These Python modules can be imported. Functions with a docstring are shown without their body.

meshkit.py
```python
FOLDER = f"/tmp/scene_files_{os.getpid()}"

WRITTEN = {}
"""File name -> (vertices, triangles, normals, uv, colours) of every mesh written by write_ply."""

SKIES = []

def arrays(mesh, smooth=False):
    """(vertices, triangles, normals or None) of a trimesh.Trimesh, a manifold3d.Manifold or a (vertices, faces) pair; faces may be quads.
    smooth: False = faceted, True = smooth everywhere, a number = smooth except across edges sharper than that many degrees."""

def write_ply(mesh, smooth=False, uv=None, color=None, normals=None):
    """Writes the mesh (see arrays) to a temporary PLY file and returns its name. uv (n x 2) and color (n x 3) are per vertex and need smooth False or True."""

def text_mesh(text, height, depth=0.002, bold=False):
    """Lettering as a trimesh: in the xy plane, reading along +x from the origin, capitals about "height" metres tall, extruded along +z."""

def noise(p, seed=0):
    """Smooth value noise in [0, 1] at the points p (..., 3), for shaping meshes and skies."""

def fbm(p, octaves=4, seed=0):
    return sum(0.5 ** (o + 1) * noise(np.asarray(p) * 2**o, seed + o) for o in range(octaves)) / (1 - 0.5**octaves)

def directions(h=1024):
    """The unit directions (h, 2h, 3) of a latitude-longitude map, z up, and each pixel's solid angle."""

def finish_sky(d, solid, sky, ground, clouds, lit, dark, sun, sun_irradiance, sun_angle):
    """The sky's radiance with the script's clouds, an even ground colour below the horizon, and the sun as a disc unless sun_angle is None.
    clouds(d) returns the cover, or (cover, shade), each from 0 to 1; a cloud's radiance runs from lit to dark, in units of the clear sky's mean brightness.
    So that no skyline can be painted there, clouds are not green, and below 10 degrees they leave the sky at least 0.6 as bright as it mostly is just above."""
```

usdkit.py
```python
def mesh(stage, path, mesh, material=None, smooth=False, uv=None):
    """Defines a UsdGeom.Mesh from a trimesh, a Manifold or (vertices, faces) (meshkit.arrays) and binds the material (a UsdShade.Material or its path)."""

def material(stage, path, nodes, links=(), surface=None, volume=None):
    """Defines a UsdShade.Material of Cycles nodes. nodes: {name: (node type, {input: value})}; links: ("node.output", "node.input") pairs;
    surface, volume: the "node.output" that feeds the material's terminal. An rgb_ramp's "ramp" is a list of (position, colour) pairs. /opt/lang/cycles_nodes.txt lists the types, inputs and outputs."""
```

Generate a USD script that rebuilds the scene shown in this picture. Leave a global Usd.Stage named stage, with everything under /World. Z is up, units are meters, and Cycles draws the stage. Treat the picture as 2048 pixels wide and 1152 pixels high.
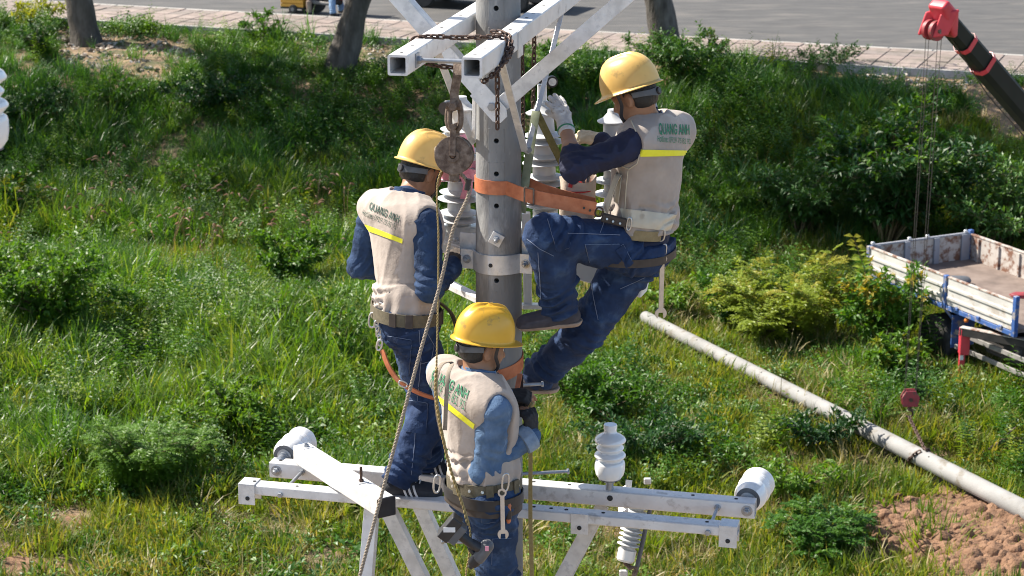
import math, random, numpy as np, trimesh, usdkit, meshkit
import manifold3d as m3
from scipy import ndimage
from pxr import Usd, UsdGeom, UsdLux, UsdShade, Gf, Sdf, Vt

stage = Usd.Stage.CreateInMemory()
UsdGeom.SetStageUpAxis(stage, 'Z'); UsdGeom.SetStageMetersPerUnit(stage, 1.0)
UsdGeom.Xform.Define(stage, '/World'); UsdGeom.Scope.Define(stage, '/World/Looks')

# ------------------------------------------------------------------ camera, sky, sun, exposure
CAM_H, PITCH, FPX = 9.5, math.radians(15.5), 4150.0
EXPOSURE = 1.22
SUN_EL, SUN_AZ = math.radians(45), (-0.90, 0.43)          # horizontal direction towards the sun
SUN_I, SKY_I = 1.25, 0.082
_cam = UsdGeom.Camera.Define(stage, '/World/camera')
_cam.AddTranslateOp().Set(Gf.Vec3d(0, 0, CAM_H)); _cam.AddRotateXOp().Set(90 - math.degrees(PITCH))
_cam.CreateHorizontalApertureAttr(36.0); _cam.CreateVerticalApertureAttr(20.25)
_cam.CreateFocalLengthAttr(36.0 * FPX / 2048); _cam.CreateClippingRangeAttr(Gf.Vec2f(0.1, 2000))
_cam.CreateFStopAttr(8.0); _cam.CreateFocusDistanceAttr(9.2); _cam.CreateExposureAttr(EXPOSURE)
_n = math.hypot(*SUN_AZ)
SUN = np.array([SUN_AZ[0] / _n * math.cos(SUN_EL), SUN_AZ[1] / _n * math.cos(SUN_EL), math.sin(SUN_EL)])
_sky = usdkit.material(stage, '/World/Looks/sky_look', {
    's': ('sky_texture', dict(sky_type='single_scattering', sun_disc=False, sun_elevation=SUN_EL, sun_rotation=math.atan2(SUN[0], SUN[1]), altitude=20.0, aerosol_density=1.6)),
    'b': ('background_shader', dict(strength=SKY_I))}, [('s.color', 'b.color')], surface='b.background')
_dome = UsdLux.DomeLight.Define(stage, '/World/sky'); UsdShade.MaterialBindingAPI.Apply(_dome.GetPrim()).Bind(_sky)
_sun = UsdLux.DistantLight.Define(stage, '/World/sun')
_sun.CreateIntensityAttr(SUN_I); _sun.CreateAngleAttr(0.53); _sun.CreateNormalizeAttr(True); _sun.CreateColorAttr(Gf.Vec3f(1.0, 0.93, 0.82))
_r = Gf.Rotation(Gf.Vec3d(0, 0, 1), Gf.Vec3d(*SUN.tolist())); _q = Gf.Matrix4d(); _q.SetRotate(_r); _sun.AddTransformOp().Set(_q)

# ------------------------------------------------------------------ picture to place
CP, SP = math.cos(PITCH), math.sin(PITCH)
def ray(px, py):
    a, b = (px - 1024) / FPX, -(py - 576) / FPX
    return np.array([a, CP + b * SP, -SP + b * CP])
def P(px, py, Y):
    d = ray(px, py); return np.array([0, 0, CAM_H]) + d * (Y / d[1])
def proj(p):
    p = np.asarray(p, float) - [0, 0, CAM_H]
    depth = p[..., 1] * CP - p[..., 2] * SP
    up = p[..., 1] * SP + p[..., 2] * CP
    return np.stack([1024 + FPX * p[..., 0] / depth, 576 - FPX * up / depth], -1)
def reach(parent, px, py, L, side):
    """the point on the pixel's ray at distance L from parent: side -1 nearer, +1 farther"""
    o, d = np.array([0, 0, CAM_H]), ray(px, py); d = d / np.linalg.norm(d)
    w = o - np.asarray(parent); b = w @ d; c = w @ w - L * L
    s = max(b * b - c, 0)
    return o + d * (-b + side * math.sqrt(s))
def unit(v):
    v = np.asarray(v, float); return v / max(np.linalg.norm(v), 1e-12)

# ------------------------------------------------------------------ scene objects
_names = {}
def _free(parent, name):
    k = (parent, name); n = _names.get(k, 0); _names[k] = n + 1
    return f'{parent}/{name}' if n == 0 else f'{parent}/{name}_{n:03d}'
class Thing:
    def __init__(s, name, label=None, cat=None, group=None, loc=(0, 0, 0), kind=None, matrix=None):
        s.path = _free('/World', name); s.loc = np.asarray(loc, float); x = UsdGeom.Xform.Define(stage, s.path); s.prim = x.GetPrim()
        s.matrix = matrix
        if matrix is not None: x.AddTransformOp().Set(Gf.Matrix4d(*np.asarray(matrix, float).T.ravel().tolist()))
        else: x.AddTranslateOp().Set(Gf.Vec3d(*s.loc.tolist()))
        tag(s.prim, label, cat, group, kind)
    def part(s, name, mesh, mat, smooth=35, label=None, kind=None, under=None):
        """under: the prim path of the part this is a sub-part of"""
        if mesh is None: print('nothing hit for', s.path, name); return None
        path = _free(under or s.path, name)
        v, f = vf(mesh)
        if s.matrix is None: v = v - s.loc
        pr = put(path, (v, f), mat, smooth)
        tag(pr, label, None, None, kind)
        return path
def tag(prim, label=None, cat=None, group=None, kind=None):
    for k, v in (('label', label), ('category', cat), ('group', group), ('kind', kind)):
        if v: prim.SetCustomDataByKey(k, v)
def vf(mesh):
    if isinstance(mesh, MB): return mesh.vf()
    if hasattr(mesh, 'to_mesh'):
        m = mesh.to_mesh(); return np.array(m.vert_properties[:, :3], float), np.array(m.tri_verts)
    if hasattr(mesh, 'vertices'): return np.array(mesh.vertices, float), np.array(mesh.faces)
    return np.asarray(mesh[0], float), np.asarray(mesh[1], int)
def put(path, mesh, mat, smooth):
    return usdkit.mesh(stage, path, mesh, MAT[mat], smooth=smooth).GetPrim()
def single(name, mesh, mat, label=None, cat=None, group=None, kind=None, smooth=35):
    pr = put(_free('/World', name), vf(mesh), mat, smooth); tag(pr, label, cat, group, kind); return pr
def copy_of(src, name, matrix, label, cat, group):
    path = _free('/World', name); x = UsdGeom.Xform.Define(stage, path)
    p = x.GetPrim(); p.GetReferences().AddInternalReference(src.path); p.SetInstanceable(True)
    x.ClearXformOpOrder(); x.AddTransformOp(opSuffix='place').Set(Gf.Matrix4d(*np.asarray(matrix, float).T.ravel().tolist()))
    tag(p, label, cat, group)
    return p

# ------------------------------------------------------------------ mesh building
def frame(d, up=(0, 0, 1)):
    """columns: side, up', along d"""
    d = unit(d); s = np.cross(d, up)
    if np.linalg.norm(s) < 1e-6: s = np.cross(d, (0, 1, 0))
    s = unit(s); return np.stack([s, np.cross(s, d), d], 1)
class MB:
    def __init__(s): s.v, s.f, s.n = [], [], 0
    def add(s, v, f):
        v = np.asarray(v, float); f = np.asarray(f, int)
        if f.shape[1] == 4: f = np.vstack([f[:, [0, 1, 2]], f[:, [0, 2, 3]]])
        s.v.append(v); s.f.append(f + s.n); s.n += len(v); return s
    def addm(s, m): return s.add(*vf(m))
    def vf(s): return np.vstack(s.v), np.vstack(s.f)
    def box(s, c, size, R=np.eye(3), ch=0.0):
        a = np.asarray(size, float) / 2; ch = min(ch, a.min() * .45)
        if ch <= 0:
            p = np.array([[x, y, z] for x in (-1, 1) for y in (-1, 1) for z in (-1, 1)]) * a
        else:
            p = []
            for x in (-1, 1):
                for y in (-1, 1):
                    for z in (-1, 1):
                        q = np.array([x, y, z])
                        for k in range(3):
                            w = a - ch; w[k] = a[k]; p.append(q * w)
            p = np.array(p)
        h = trimesh.convex.convex_hull(p) if ch > 0 else None
        if h is None:
            f = np.array([[0, 1, 3, 2], [4, 6, 7, 5], [0, 4, 5, 1], [2, 3, 7, 6], [0, 2, 6, 4], [1, 5, 7, 3]]); vv = p
        else: vv, f = np.array(h.vertices), np.array(h.faces)
        return s.add(vv @ np.asarray(R).T + np.asarray(c), f)
    def beam(s, a, b, w, h, up=(0, 0, 1), ch=0.0):
        """box from a to b, w wide (side), h tall (up)"""
        a, b = np.asarray(a, float), np.asarray(b, float); R = frame(b - a, up)
        return s.box((a + b) / 2, (w, h, np.linalg.norm(b - a)), R, ch)
    def prism(s, poly, a, b, up=(0, 0, 1)):
        """polygon (n,2) in (side, up) swept straight from a to b"""
        a, b = np.asarray(a, float), np.asarray(b, float); R = frame(b - a, up); L = np.linalg.norm(b - a)
        import shapely.geometry as sg
        m = trimesh.creation.extrude_polygon(poly if hasattr(poly, 'exterior') else sg.Polygon(poly), L, engine='earcut')
        return s.add(np.array(m.vertices) @ R.T + a, m.faces)
    def tube(s, pts, r, n=8, caps=True, closed=False):
        pts = np.asarray(pts, float); N = len(pts); r = np.broadcast_to(np.asarray(r, float), (N,))
        t = np.gradient(pts, axis=0) if not closed else np.roll(pts, -1, 0) - np.roll(pts, 1, 0)
        t /= np.maximum(np.linalg.norm(t, axis=1, keepdims=True), 1e-9)
        up = np.array([0, 0, 1.0]) if abs(t[0][2]) < .9 else np.array([1.0, 0, 0])
        u = unit(np.cross(t[0], up)); rings = []
        for i in range(N):
            u = unit(u - t[i] * (u @ t[i])); w = np.cross(t[i], u)
            a = np.arange(n) / n * 2 * np.pi
            rings.append(pts[i] + r[i] * (np.cos(a)[:, None] * u + np.sin(a)[:, None] * w))
        v = np.vstack(rings); f = []
        for i in range(N if closed else N - 1):
            j = (i + 1) % N
            for k in range(n):
                l = (k + 1) % n; f.append([i * n + k, i * n + l, j * n + l, j * n + k])
        f = np.array(f); f = np.vstack([f[:, [0, 1, 2]], f[:, [0, 2, 3]]])
        if caps and not closed:
            v = np.vstack([v, pts[0], pts[-1]]); c0, c1 = len(v) - 2, len(v) - 1
            e = []
            for k in range(n):
                l = (k + 1) % n; e += [[c0, l, k], [c1, (N - 1) * n + k, (N - 1) * n + l]]
            f = np.vstack([f, e])
        return s.add(v, f)
    def lathe(s, prof, a, d, n=32, up=(0, 0, 1)):
        """prof: (r, h) pairs along d from a; closed with caps where r > 0 at ends"""
        prof = [(max(r, 1e-5), h) for r, h in prof]
        if prof[0][0] > 1e-4: prof = [(1e-5, prof[0][1])] + prof
        if prof[-1][0] > 1e-4: prof = prof + [(1e-5, prof[-1][1])]
        R = frame(d, up); an = np.arange(n) / n * 2 * np.pi
        v = np.vstack([np.stack([r * np.cos(an), r * np.sin(an), np.full(n, h)], 1) for r, h in prof]) @ R.T + np.asarray(a)
        i = np.arange(len(prof) - 1)[:, None] * n; k = np.arange(n)[None]; l = (k + 1) % n
        f = np.stack([i + k, i + l, i + n + l, i + n + k], -1).reshape(-1, 4)
        return s.add(v, f)
    def bolt(s, c, d, r=.012, h=.012, shank=.0, washer=0.0):
        d = unit(d); c = np.asarray(c, float)
        if washer: s.lathe([(washer, 0), (washer, .003)], c, d, 16)
        s.lathe([(r, .0), (r, h * .8), (r * .85, h)], c, d, 6)
        if shank > 0: s.lathe([(r * .55, h), (r * .55, h + shank - .003), (r * .4, h + shank)], c, d, 10)
        elif shank < 0: s.lathe([(r * .55, shank), (r * .55, 0)], c, d, 10)
        return s
    def ribbon(s, pts, wdir, w, th):
        """flat band through pts; wdir = per-point or single width direction"""
        pts = np.asarray(pts, float); N = len(pts); wd = np.broadcast_to(np.asarray(wdir, float), (N, 3))
        t = np.gradient(pts, axis=0); t /= np.maximum(np.linalg.norm(t, axis=1, keepdims=True), 1e-9)
        wd = wd - t * (wd * t).sum(1, keepdims=True); wd = wd / np.maximum(np.linalg.norm(wd, axis=1, keepdims=True), 1e-9)
        nn = np.cross(t, wd)
        w = np.broadcast_to(np.asarray(w, float), (N,))[:, None]
        q = [pts + wd * w / 2 + nn * th / 2, pts - wd * w / 2 + nn * th / 2, pts - wd * w / 2 - nn * th / 2, pts + wd * w / 2 - nn * th / 2]
        v = np.stack(q, 1).reshape(-1, 3); f = []
        for i in range(N - 1):
            for k in range(4):
                l = (k + 1) % 4; f.append([i * 4 + k, i * 4 + l, i * 4 + 4 + l, i * 4 + 4 + k])
        f += [[3, 2, 1, 0], [N * 4 - 4, N * 4 - 3, N * 4 - 2, N * 4 - 1]]
        return s.add(v, f)
def smooth_path(pts, n=40):
    """Catmull-Rom through the points"""
    p = np.asarray(pts, float); p = np.vstack([2 * p[0] - p[1], p, 2 * p[-1] - p[-2]]); out = []
    m = len(p) - 3; per = max(2, n // m)
    for i in range(m):
        a, b, c, d = p[i:i + 4]
        for t in np.linspace(0, 1, per, endpoint=False):
            out.append(.5 * (2 * b + (c - a) * t + (2 * a - 5 * b + 4 * c - d) * t * t + (3 * b - a - 3 * c + d) * t ** 3))
    out.append(p[-2]); return np.array(out)
def resample(pts, step):
    pts = np.asarray(pts, float); s = np.r_[0, np.cumsum(np.linalg.norm(np.diff(pts, axis=0), axis=1))]
    q = np.linspace(0, s[-1], max(2, int(s[-1] / step) + 1))
    return np.stack([np.interp(q, s, pts[:, k]) for k in range(3)], 1)
def twisted(pts, r, pitch=.06, strands=3, n=6, step=.008):
    p = resample(pts, step); t = np.gradient(p, axis=0); t /= np.linalg.norm(t, axis=1, keepdims=True)
    u = unit(np.cross(t[0], (0.3, .9, .2))); m = MB(); U = []
    for i in range(len(p)):
        u = unit(u - t[i] * (u @ t[i])); U.append(u)
    U = np.array(U); W = np.cross(t, U); s = np.arange(len(p)) * step / pitch * 2 * np.pi
    for k in range(strands):
        a = s + k * 2 * np.pi / strands
        m.tube(p + r * .52 * (np.cos(a)[:, None] * U + np.sin(a)[:, None] * W), r * .54, n)
    return m
def mat4(R, t, s=1.0):
    m = np.eye(4); m[:3, :3] = np.asarray(R) * s; m[:3, 3] = t; return m

# ------------------------------------------------------------------ materials
MAT = {}
def look(name, cols, scale=20.0, rough=.6, metal=0.0, bump=0.0, bscale=60.0, detail=5.0, stretch=(1, 1, 1), rot=(0, 0, 0), spec=.5, rough2=None, coat=0.0, dist=.01, distortion=0.0, space='geometry.position', lo=.3, hi=.7, spots=None, sheen=0.0):
    """cols: colours along a noise ramp; spots: (colour, scale, threshold, softness) a second layer of patches"""
    sp_node, sp_out = space.split('.')
    nd = {'g': (sp_node, {}), 'm': ('mapping', dict(scale=stretch, rotation=rot)), 'n': ('noise_texture', dict(scale=scale, detail=detail, roughness=.6, distortion=distortion)),
          'r': ('rgb_ramp', dict(ramp=[(lo + (hi - lo) * i / max(1, len(cols) - 1), c) for i, c in enumerate(cols)])),
          'p': ('principled_bsdf', dict(roughness=rough, metallic=metal, specular_ior_level=spec, coat_weight=coat, coat_roughness=.15, sheen_weight=sheen, sheen_roughness=.5))}
    ln = [(f'g.{sp_out}', 'm.vector'), ('m.vector', 'n.vector'), ('n.fac', 'r.fac')]
    out = 'r.color'
    if spots:
        c, sc, th, so = spots
        nd['n2'] = ('noise_texture', dict(scale=sc, detail=6.0, roughness=.65)); nd['r2'] = ('rgb_ramp', dict(ramp=[(th, (0, 0, 0)), (min(1, th + so), (1, 1, 1))]))
        nd['x'] = ('mix_color', dict(b=c)); ln += [('m.vector', 'n2.vector'), ('n2.fac', 'r2.fac'), ('r2.color', 'xb.color'), ('xb.val', 'x.fac'), ('r.color', 'x.a')]
        nd['xb'] = ('rgb_to_bw', {}); out = 'x.result'
    ln.append((out, 'p.base_color'))
    if bump:
        nd['nb'] = ('noise_texture', dict(scale=bscale, detail=4.0, roughness=.6)); nd['b'] = ('bump', dict(strength=bump, distance=dist))
        ln += [('m.vector', 'nb.vector'), ('nb.fac', 'b.height'), ('b.normal', 'p.normal')]
    if rough2 is not None:
        nd['mr'] = ('map_range', dict(from_min=lo, from_max=hi, to_min=rough, to_max=rough2)); ln += [('n.fac', 'mr.value'), ('mr.result', 'p.roughness')]
    MAT[name] = usdkit.material(stage, f'/World/Looks/{name}', nd, ln, surface='p.BSDF')
def leaf_look(name, cols, patch=None, trans=.35, rough=.5, pscale=.35, spec=.3, plo=.4, phi=.62):
    """foliage: a ramp over single leaves, patches (a second ramp) over the ground, light passing through"""
    nd = {'g': ('geometry', {}), 'o': ('object_info', {}), 'ad': ('math', dict(math_type='add')), 'fr': ('math', dict(math_type='fraction')),
          'r': ('rgb_ramp', dict(ramp=cols)), 'p': ('principled_bsdf', dict(roughness=rough, specular_ior_level=spec)), 't': ('translucent_bsdf', {}),
          'mx': ('mix_closure', dict(fac=trans)), 'tc': ('mix_color', dict(blend_type='multiply', fac=1.0, b=(1.5, 1.35, .45)))}
    ln = [('g.random_per_island', 'ad.value1'), ('o.random', 'ad.value2'), ('ad.value', 'fr.value1'), ('fr.value', 'r.fac')]
    out = 'r.color'
    if patch:
        nd['n'] = ('noise_texture', dict(scale=pscale, detail=4.0, roughness=.6)); nd['r2'] = ('rgb_ramp', dict(ramp=patch))
        nd['pr'] = ('map_range', dict(from_min=plo, from_max=phi)); nd['pm'] = ('mix_color', {})
        ln += [('g.position', 'n.vector'), ('n.fac', 'pr.value'), ('pr.result', 'pm.fac'), ('fr.value', 'r2.fac'), ('r.color', 'pm.a'), ('r2.color', 'pm.b')]; out = 'pm.result'
    ln += [(out, 'p.base_color'), (out, 'tc.a'), ('tc.result', 't.color'), ('p.BSDF', 'mx.closure1'), ('t.BSDF', 'mx.closure2')]
    MAT[name] = usdkit.material(stage, f'/World/Looks/{name}', nd, ln, surface='mx.closure')
# ------------------------------------------------------------------ looks of the setting
look('soil', [(.11, .075, .045), (.20, .135, .08), (.30, .21, .13)], scale=3.0, rough=.95, bump=.9, bscale=14, dist=.05, spots=((.06, .07, .025), 1.3, .5, .12))
look('red_soil', [(.10, .052, .028), (.18, .098, .055), (.25, .145, .085)], scale=5.0, rough=.95, bump=.9, bscale=18, dist=.04)
look('asphalt', [(.052, .052, .053), (.068, .067, .067), (.085, .083, .081)], scale=.9, rough=.9, bump=.3, bscale=90, dist=.01, stretch=(1, 3, 1), rot=(0, 0, -.37), spots=((.13, .12, .11), .55, .52, .25))
for k, c in enumerate([(.23, .183, .162), (.195, .163, .148), (.26, .21, .186)]):
    look(f'paver_{k}', [tuple(x * .8 for x in c), c, tuple(min(1, x * 1.12) for x in c)], scale=6, rough=.9, bump=.4, bscale=60, spots=((.11, .10, .075), 1.6, .50, .2))
look('kerb_concrete', [(.26, .25, .235), (.38, .37, .35)], scale=5, rough=.9, bump=.4, bscale=60)
look('bark', [(.035, .03, .025), (.07, .061, .053), (.12, .108, .097)], scale=5, rough=.95, bump=.9, bscale=16, dist=.04, stretch=(1, 1, .35))
look('twig', [(.07, .05, .025), (.14, .11, .05)], scale=20, rough=.9)
look('rubble', [(.16, .11, .08), (.38, .32, .27), (.7, .68, .64)], scale=9, rough=.9)
G1 = [(0, (0.025, 0.083, 0.010)), (.35, (0.050, 0.147, 0.014)), (.7, (0.088, 0.201, 0.020)), (1, (0.151, 0.245, 0.045))]
G2 = [(0, (.075, .135, .014)), (.4, (.14, .205, .022)), (.8, (.22, .245, .04)), (1, (.33, .29, .10))]
leaf_look('tall_grass', G1, [(0, (0.052, 0.126, 0.012)), (.5, (0.115, 0.212, 0.020)), (.85, (0.185, 0.250, 0.035)), (1, (0.252, 0.265, 0.090))], trans=.5, spec=.5, rough=.38)
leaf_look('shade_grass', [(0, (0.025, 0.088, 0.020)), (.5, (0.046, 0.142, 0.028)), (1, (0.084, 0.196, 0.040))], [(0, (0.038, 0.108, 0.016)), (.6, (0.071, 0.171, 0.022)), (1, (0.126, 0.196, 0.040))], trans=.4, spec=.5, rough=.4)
leaf_look('lawn_grass', G2, [(0, (0.042, 0.098, 0.014)), (.5, (0.084, 0.152, 0.022)), (1, (0.176, 0.196, 0.050))], trans=.46, pscale=.6)
leaf_look('straw', [(0, (.13, .12, .045)), (.5, (.27, .23, .10)), (1, (.42, .36, .19))], trans=.25)
leaf_look('weed_leaf', [(0, (0.022, 0.078, 0.010)), (.5, (0.046, 0.137, 0.014)), (.9, (0.084, 0.191, 0.020)), (1, (0.143, 0.225, 0.030))], [(0, (0.034, 0.098, 0.010)), (.6, (0.076, 0.181, 0.016)), (1, (0.143, 0.235, 0.030))], trans=.35, spec=.4, rough=.45)
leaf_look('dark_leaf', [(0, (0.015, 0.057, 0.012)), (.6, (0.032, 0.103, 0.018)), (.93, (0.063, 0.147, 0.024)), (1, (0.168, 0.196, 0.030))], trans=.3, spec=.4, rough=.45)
leaf_look('mid_leaf', [(0, (0.027, 0.088, 0.010)), (.5, (0.063, 0.162, 0.014)), (.9, (0.118, 0.225, 0.020)), (1, (0.202, 0.255, 0.030))], trans=.4, spec=.4, rough=.45)
leaf_look('yellow_leaf', [(0, (0.059, 0.142, 0.012)), (.5, (0.101, 0.211, 0.018)), (.85, (0.176, 0.265, 0.025)), (1, (0.277, 0.274, 0.030))], trans=.4, spec=.4, rough=.45)
leaf_look('orange_leaf', [(0, (.10, .17, .015)), (.55, (.26, .26, .03)), (.8, (.36, .25, .04)), (1, (.42, .19, .06))], trans=.35)
leaf_look('seed_head', [(0, (.24, .14, .085)), (1, (.38, .23, .15))], trans=.3)

# ------------------------------------------------------------------ ground
E0 = np.array([-13.0, 51.9]); ED = unit([.935, -.355]); EN = np.array([-.355, -.935]); EN = unit(EN)
def edge_s(x, y): return (np.asarray(x) - E0[0]) * EN[0] + (np.asarray(y) - E0[1]) * EN[1]
def sstep(a, b, x):
    t = np.clip((x - a) / (b - a), 0, 1); return t * t * (3 - 2 * t)
def ground_z(x, y):
    x = np.asarray(x, float); y = np.asarray(y, float); s = edge_s(x, y)
    z = 2.06 - .16 * sstep(0, 1.6, s) - 1.9 * sstep(.8, 9.5, s)
    q = np.stack([x, y, 0 * x], -1)
    z = z + sstep(.4, 3, s) * (.30 * (meshkit.fbm(q * .35, 3, 5) - .5) + .10 * (meshkit.fbm(q * 1.7, 3, 9) - .5))
    return z
def G(px, py):
    d = ray(px, py); lo, hi = 10.0, 90.0
    for _ in range(40):
        m = (lo + hi) / 2; q = d * (m / d[1]) + [0, 0, CAM_H]
        if q[2] > ground_z(q[0], q[1]): lo = m
        else: hi = m
    q = d * (hi / d[1]) + [0, 0, CAM_H]; q[2] = ground_z(q[0], q[1]); return q
xs = np.unique(np.r_[np.linspace(-400, -40, 10), np.linspace(-40, -18, 12), np.linspace(-18, 18, 170), np.linspace(18, 40, 12), np.linspace(40, 400, 10)])
ys = np.unique(np.r_[np.linspace(-300, 0, 8), np.linspace(0, 18, 20), np.linspace(18, 56, 190), np.linspace(56, 90, 18), np.linspace(90, 600, 12)])
gx, gy = np.meshgrid(xs, ys, indexing='ij'); gz = ground_z(gx, gy)
def grid_faces(n, m):
    i, j = np.meshgrid(np.arange(n - 1), np.arange(m - 1), indexing='ij'); a = i * m + j
    return np.stack([a, a + m, a + m + 1, a + 1], -1).reshape(-1, 4)
single('ground', (np.stack([gx, gy, gz], -1).reshape(-1, 3), grid_faces(*gx.shape)), 'soil', kind='structure', smooth=True)

# road, kerb, paved walk (each slab and kerb stone a part)
def on_walk(u, s, z): p = E0 + ED * u + EN * s; return np.array([p[0], p[1], z])
RW = frame((ED[0], ED[1], 0))                       # side, up, along the road
WALK_W = 2.5
m = MB(); a, b = on_walk(-300, -WALK_W - .18, 2.10), on_walk(340, -WALK_W - .18, 2.10); c, d = on_walk(340, -WALK_W - 14, 2.10), on_walk(-300, -WALK_W - 14, 2.10)
single('road', (np.array([a, b, c, d]), np.array([[0, 1, 2, 3]])), 'asphalt', kind='structure', smooth=False)
walk = Thing('pavement', kind='structure', loc=on_walk(0, 0, 2.1))
m = MB()
for lo_, hi_ in ((-120, -1.9), (26.1, 160)): m.beam(on_walk(lo_, -WALK_W / 2, 2.165), on_walk(hi_, -WALK_W / 2, 2.165), WALK_W, .11)
walk.part('paving_beyond', m, 'paver_0', smooth=False)
m = MB(); m.beam(on_walk(-1.9, -WALK_W / 2, 2.13), on_walk(26.1, -WALK_W / 2, 2.13), WALK_W - .02, .13); walk.part('paving_bed', m, 'kerb_concrete', smooth=False)
rs = random.Random(4)
for i in range(56):
    for j in range(5):
        u, s = -1.9 + .5 * (i + .5), -.25 - .5 * j
        m = MB(); m.box(on_walk(u, s, 2.205 + rs.uniform(-.008, .008)), (.478, .05, .478), RW @ trimesh.transformations.rotation_matrix(rs.gauss(0, .012), (rs.random(), 0, rs.random()))[:3, :3], .006)
        walk.part('paving_slab', m, f'paver_{rs.choice((0, 0, 1, 2))}', smooth=False)
m = MB(); m.beam(on_walk(-120, .05, 2.13), on_walk(160, .05, 2.13), .1, .2); walk.part('edging', m, 'kerb_concrete', smooth=False)
kerb = Thing('kerb', kind='structure', loc=on_walk(0, -WALK_W - .1, 2.1))
for i in range(29):
    m = MB(); m.box(on_walk(-2 + i + .5, -WALK_W - .1, 2.145), (.16, .15, .985), RW, .012); kerb.part('kerb_stone', m, 'kerb_concrete', smooth=False)

# ------------------------------------------------------------------ plants: pieces
def leaf_mesh(base, tipdir, normal, L, W, fold=.25):
    """leaves as folded 4-triangle blades; arrays (n,3)"""
    t = tipdir / np.linalg.norm(tipdir, axis=1, keepdims=True); s = np.cross(t, normal); s /= np.maximum(np.linalg.norm(s, axis=1, keepdims=True), 1e-9); n = np.cross(s, t)
    L, W = np.asarray(L)[:, None], np.asarray(W)[:, None]
    mid = base + t * L * .45
    v = np.stack([base, mid + s * W / 2 + n * W * fold, mid, mid - s * W / 2 + n * W * fold, base + t * L - n * L * .12], 1)
    k = np.arange(len(base))[:, None, None] * 5
    f = (k + np.array([[0, 2, 1], [0, 3, 2], [1, 2, 4], [2, 3, 4]])[None]).reshape(-1, 3)
    return v.reshape(-1, 3), f
def rdirs(rng, n):
    v = rng.normal(size=(n, 3)); return v / np.linalg.norm(v, axis=1, keepdims=True)
def blades(rng, n, spread, hmin, hmax, w, lean=.5, curl=.6, segs=4):
    """a tuft: n grass blades of segs segments"""
    a = rng.uniform(0, 2 * np.pi, n); r = spread * np.sqrt(rng.random(n)); b = np.stack([r * np.cos(a), r * np.sin(a), np.zeros(n)], 1)
    h = rng.uniform(hmin, hmax, n); ld = a + rng.normal(0, .9, n); d = np.stack([np.cos(ld), np.sin(ld), 0 * ld], 1)
    l0 = np.abs(rng.normal(0, lean, n)); cu = np.abs(rng.normal(curl, curl * .5, n)); face = rng.uniform(0, np.pi, n); sd = np.stack([-np.sin(ld + .4 * np.cos(face)), np.cos(ld + .4 * np.cos(face)), 0 * ld], 1)
    V = []; pos = b.copy(); ang = l0 * .5; ww = w * rng.uniform(.7, 1.3, n)
    for k in range(segs + 1):
        t = k / segs; wk = ww * (1 - t ** 1.7) * .5 * (0.75 + .5 * min(1, t * 4))
        if k < segs: V += [pos - sd * wk[:, None], pos + sd * wk[:, None]]
        else: V += [pos]
        ang = np.minimum(ang + cu / segs * (0.4 + 1.2 * t), 2.4)
        pos = pos + (h / segs)[:, None] * (np.sin(ang)[:, None] * d + np.cos(ang)[:, None] * np.array([0, 0, 1.0]))
    V = np.stack(V, 1); nv = V.shape[1]; F = []
    for k in range(segs - 1): F += [[2 * k, 2 * k + 1, 2 * k + 3], [2 * k, 2 * k + 3, 2 * k + 2]]
    F += [[2 * segs - 2, 2 * segs - 1, 2 * segs]]
    f = (np.arange(n)[:, None, None] * nv + np.array(F)[None]).reshape(-1, 3)
    return V.reshape(-1, 3), f
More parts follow.
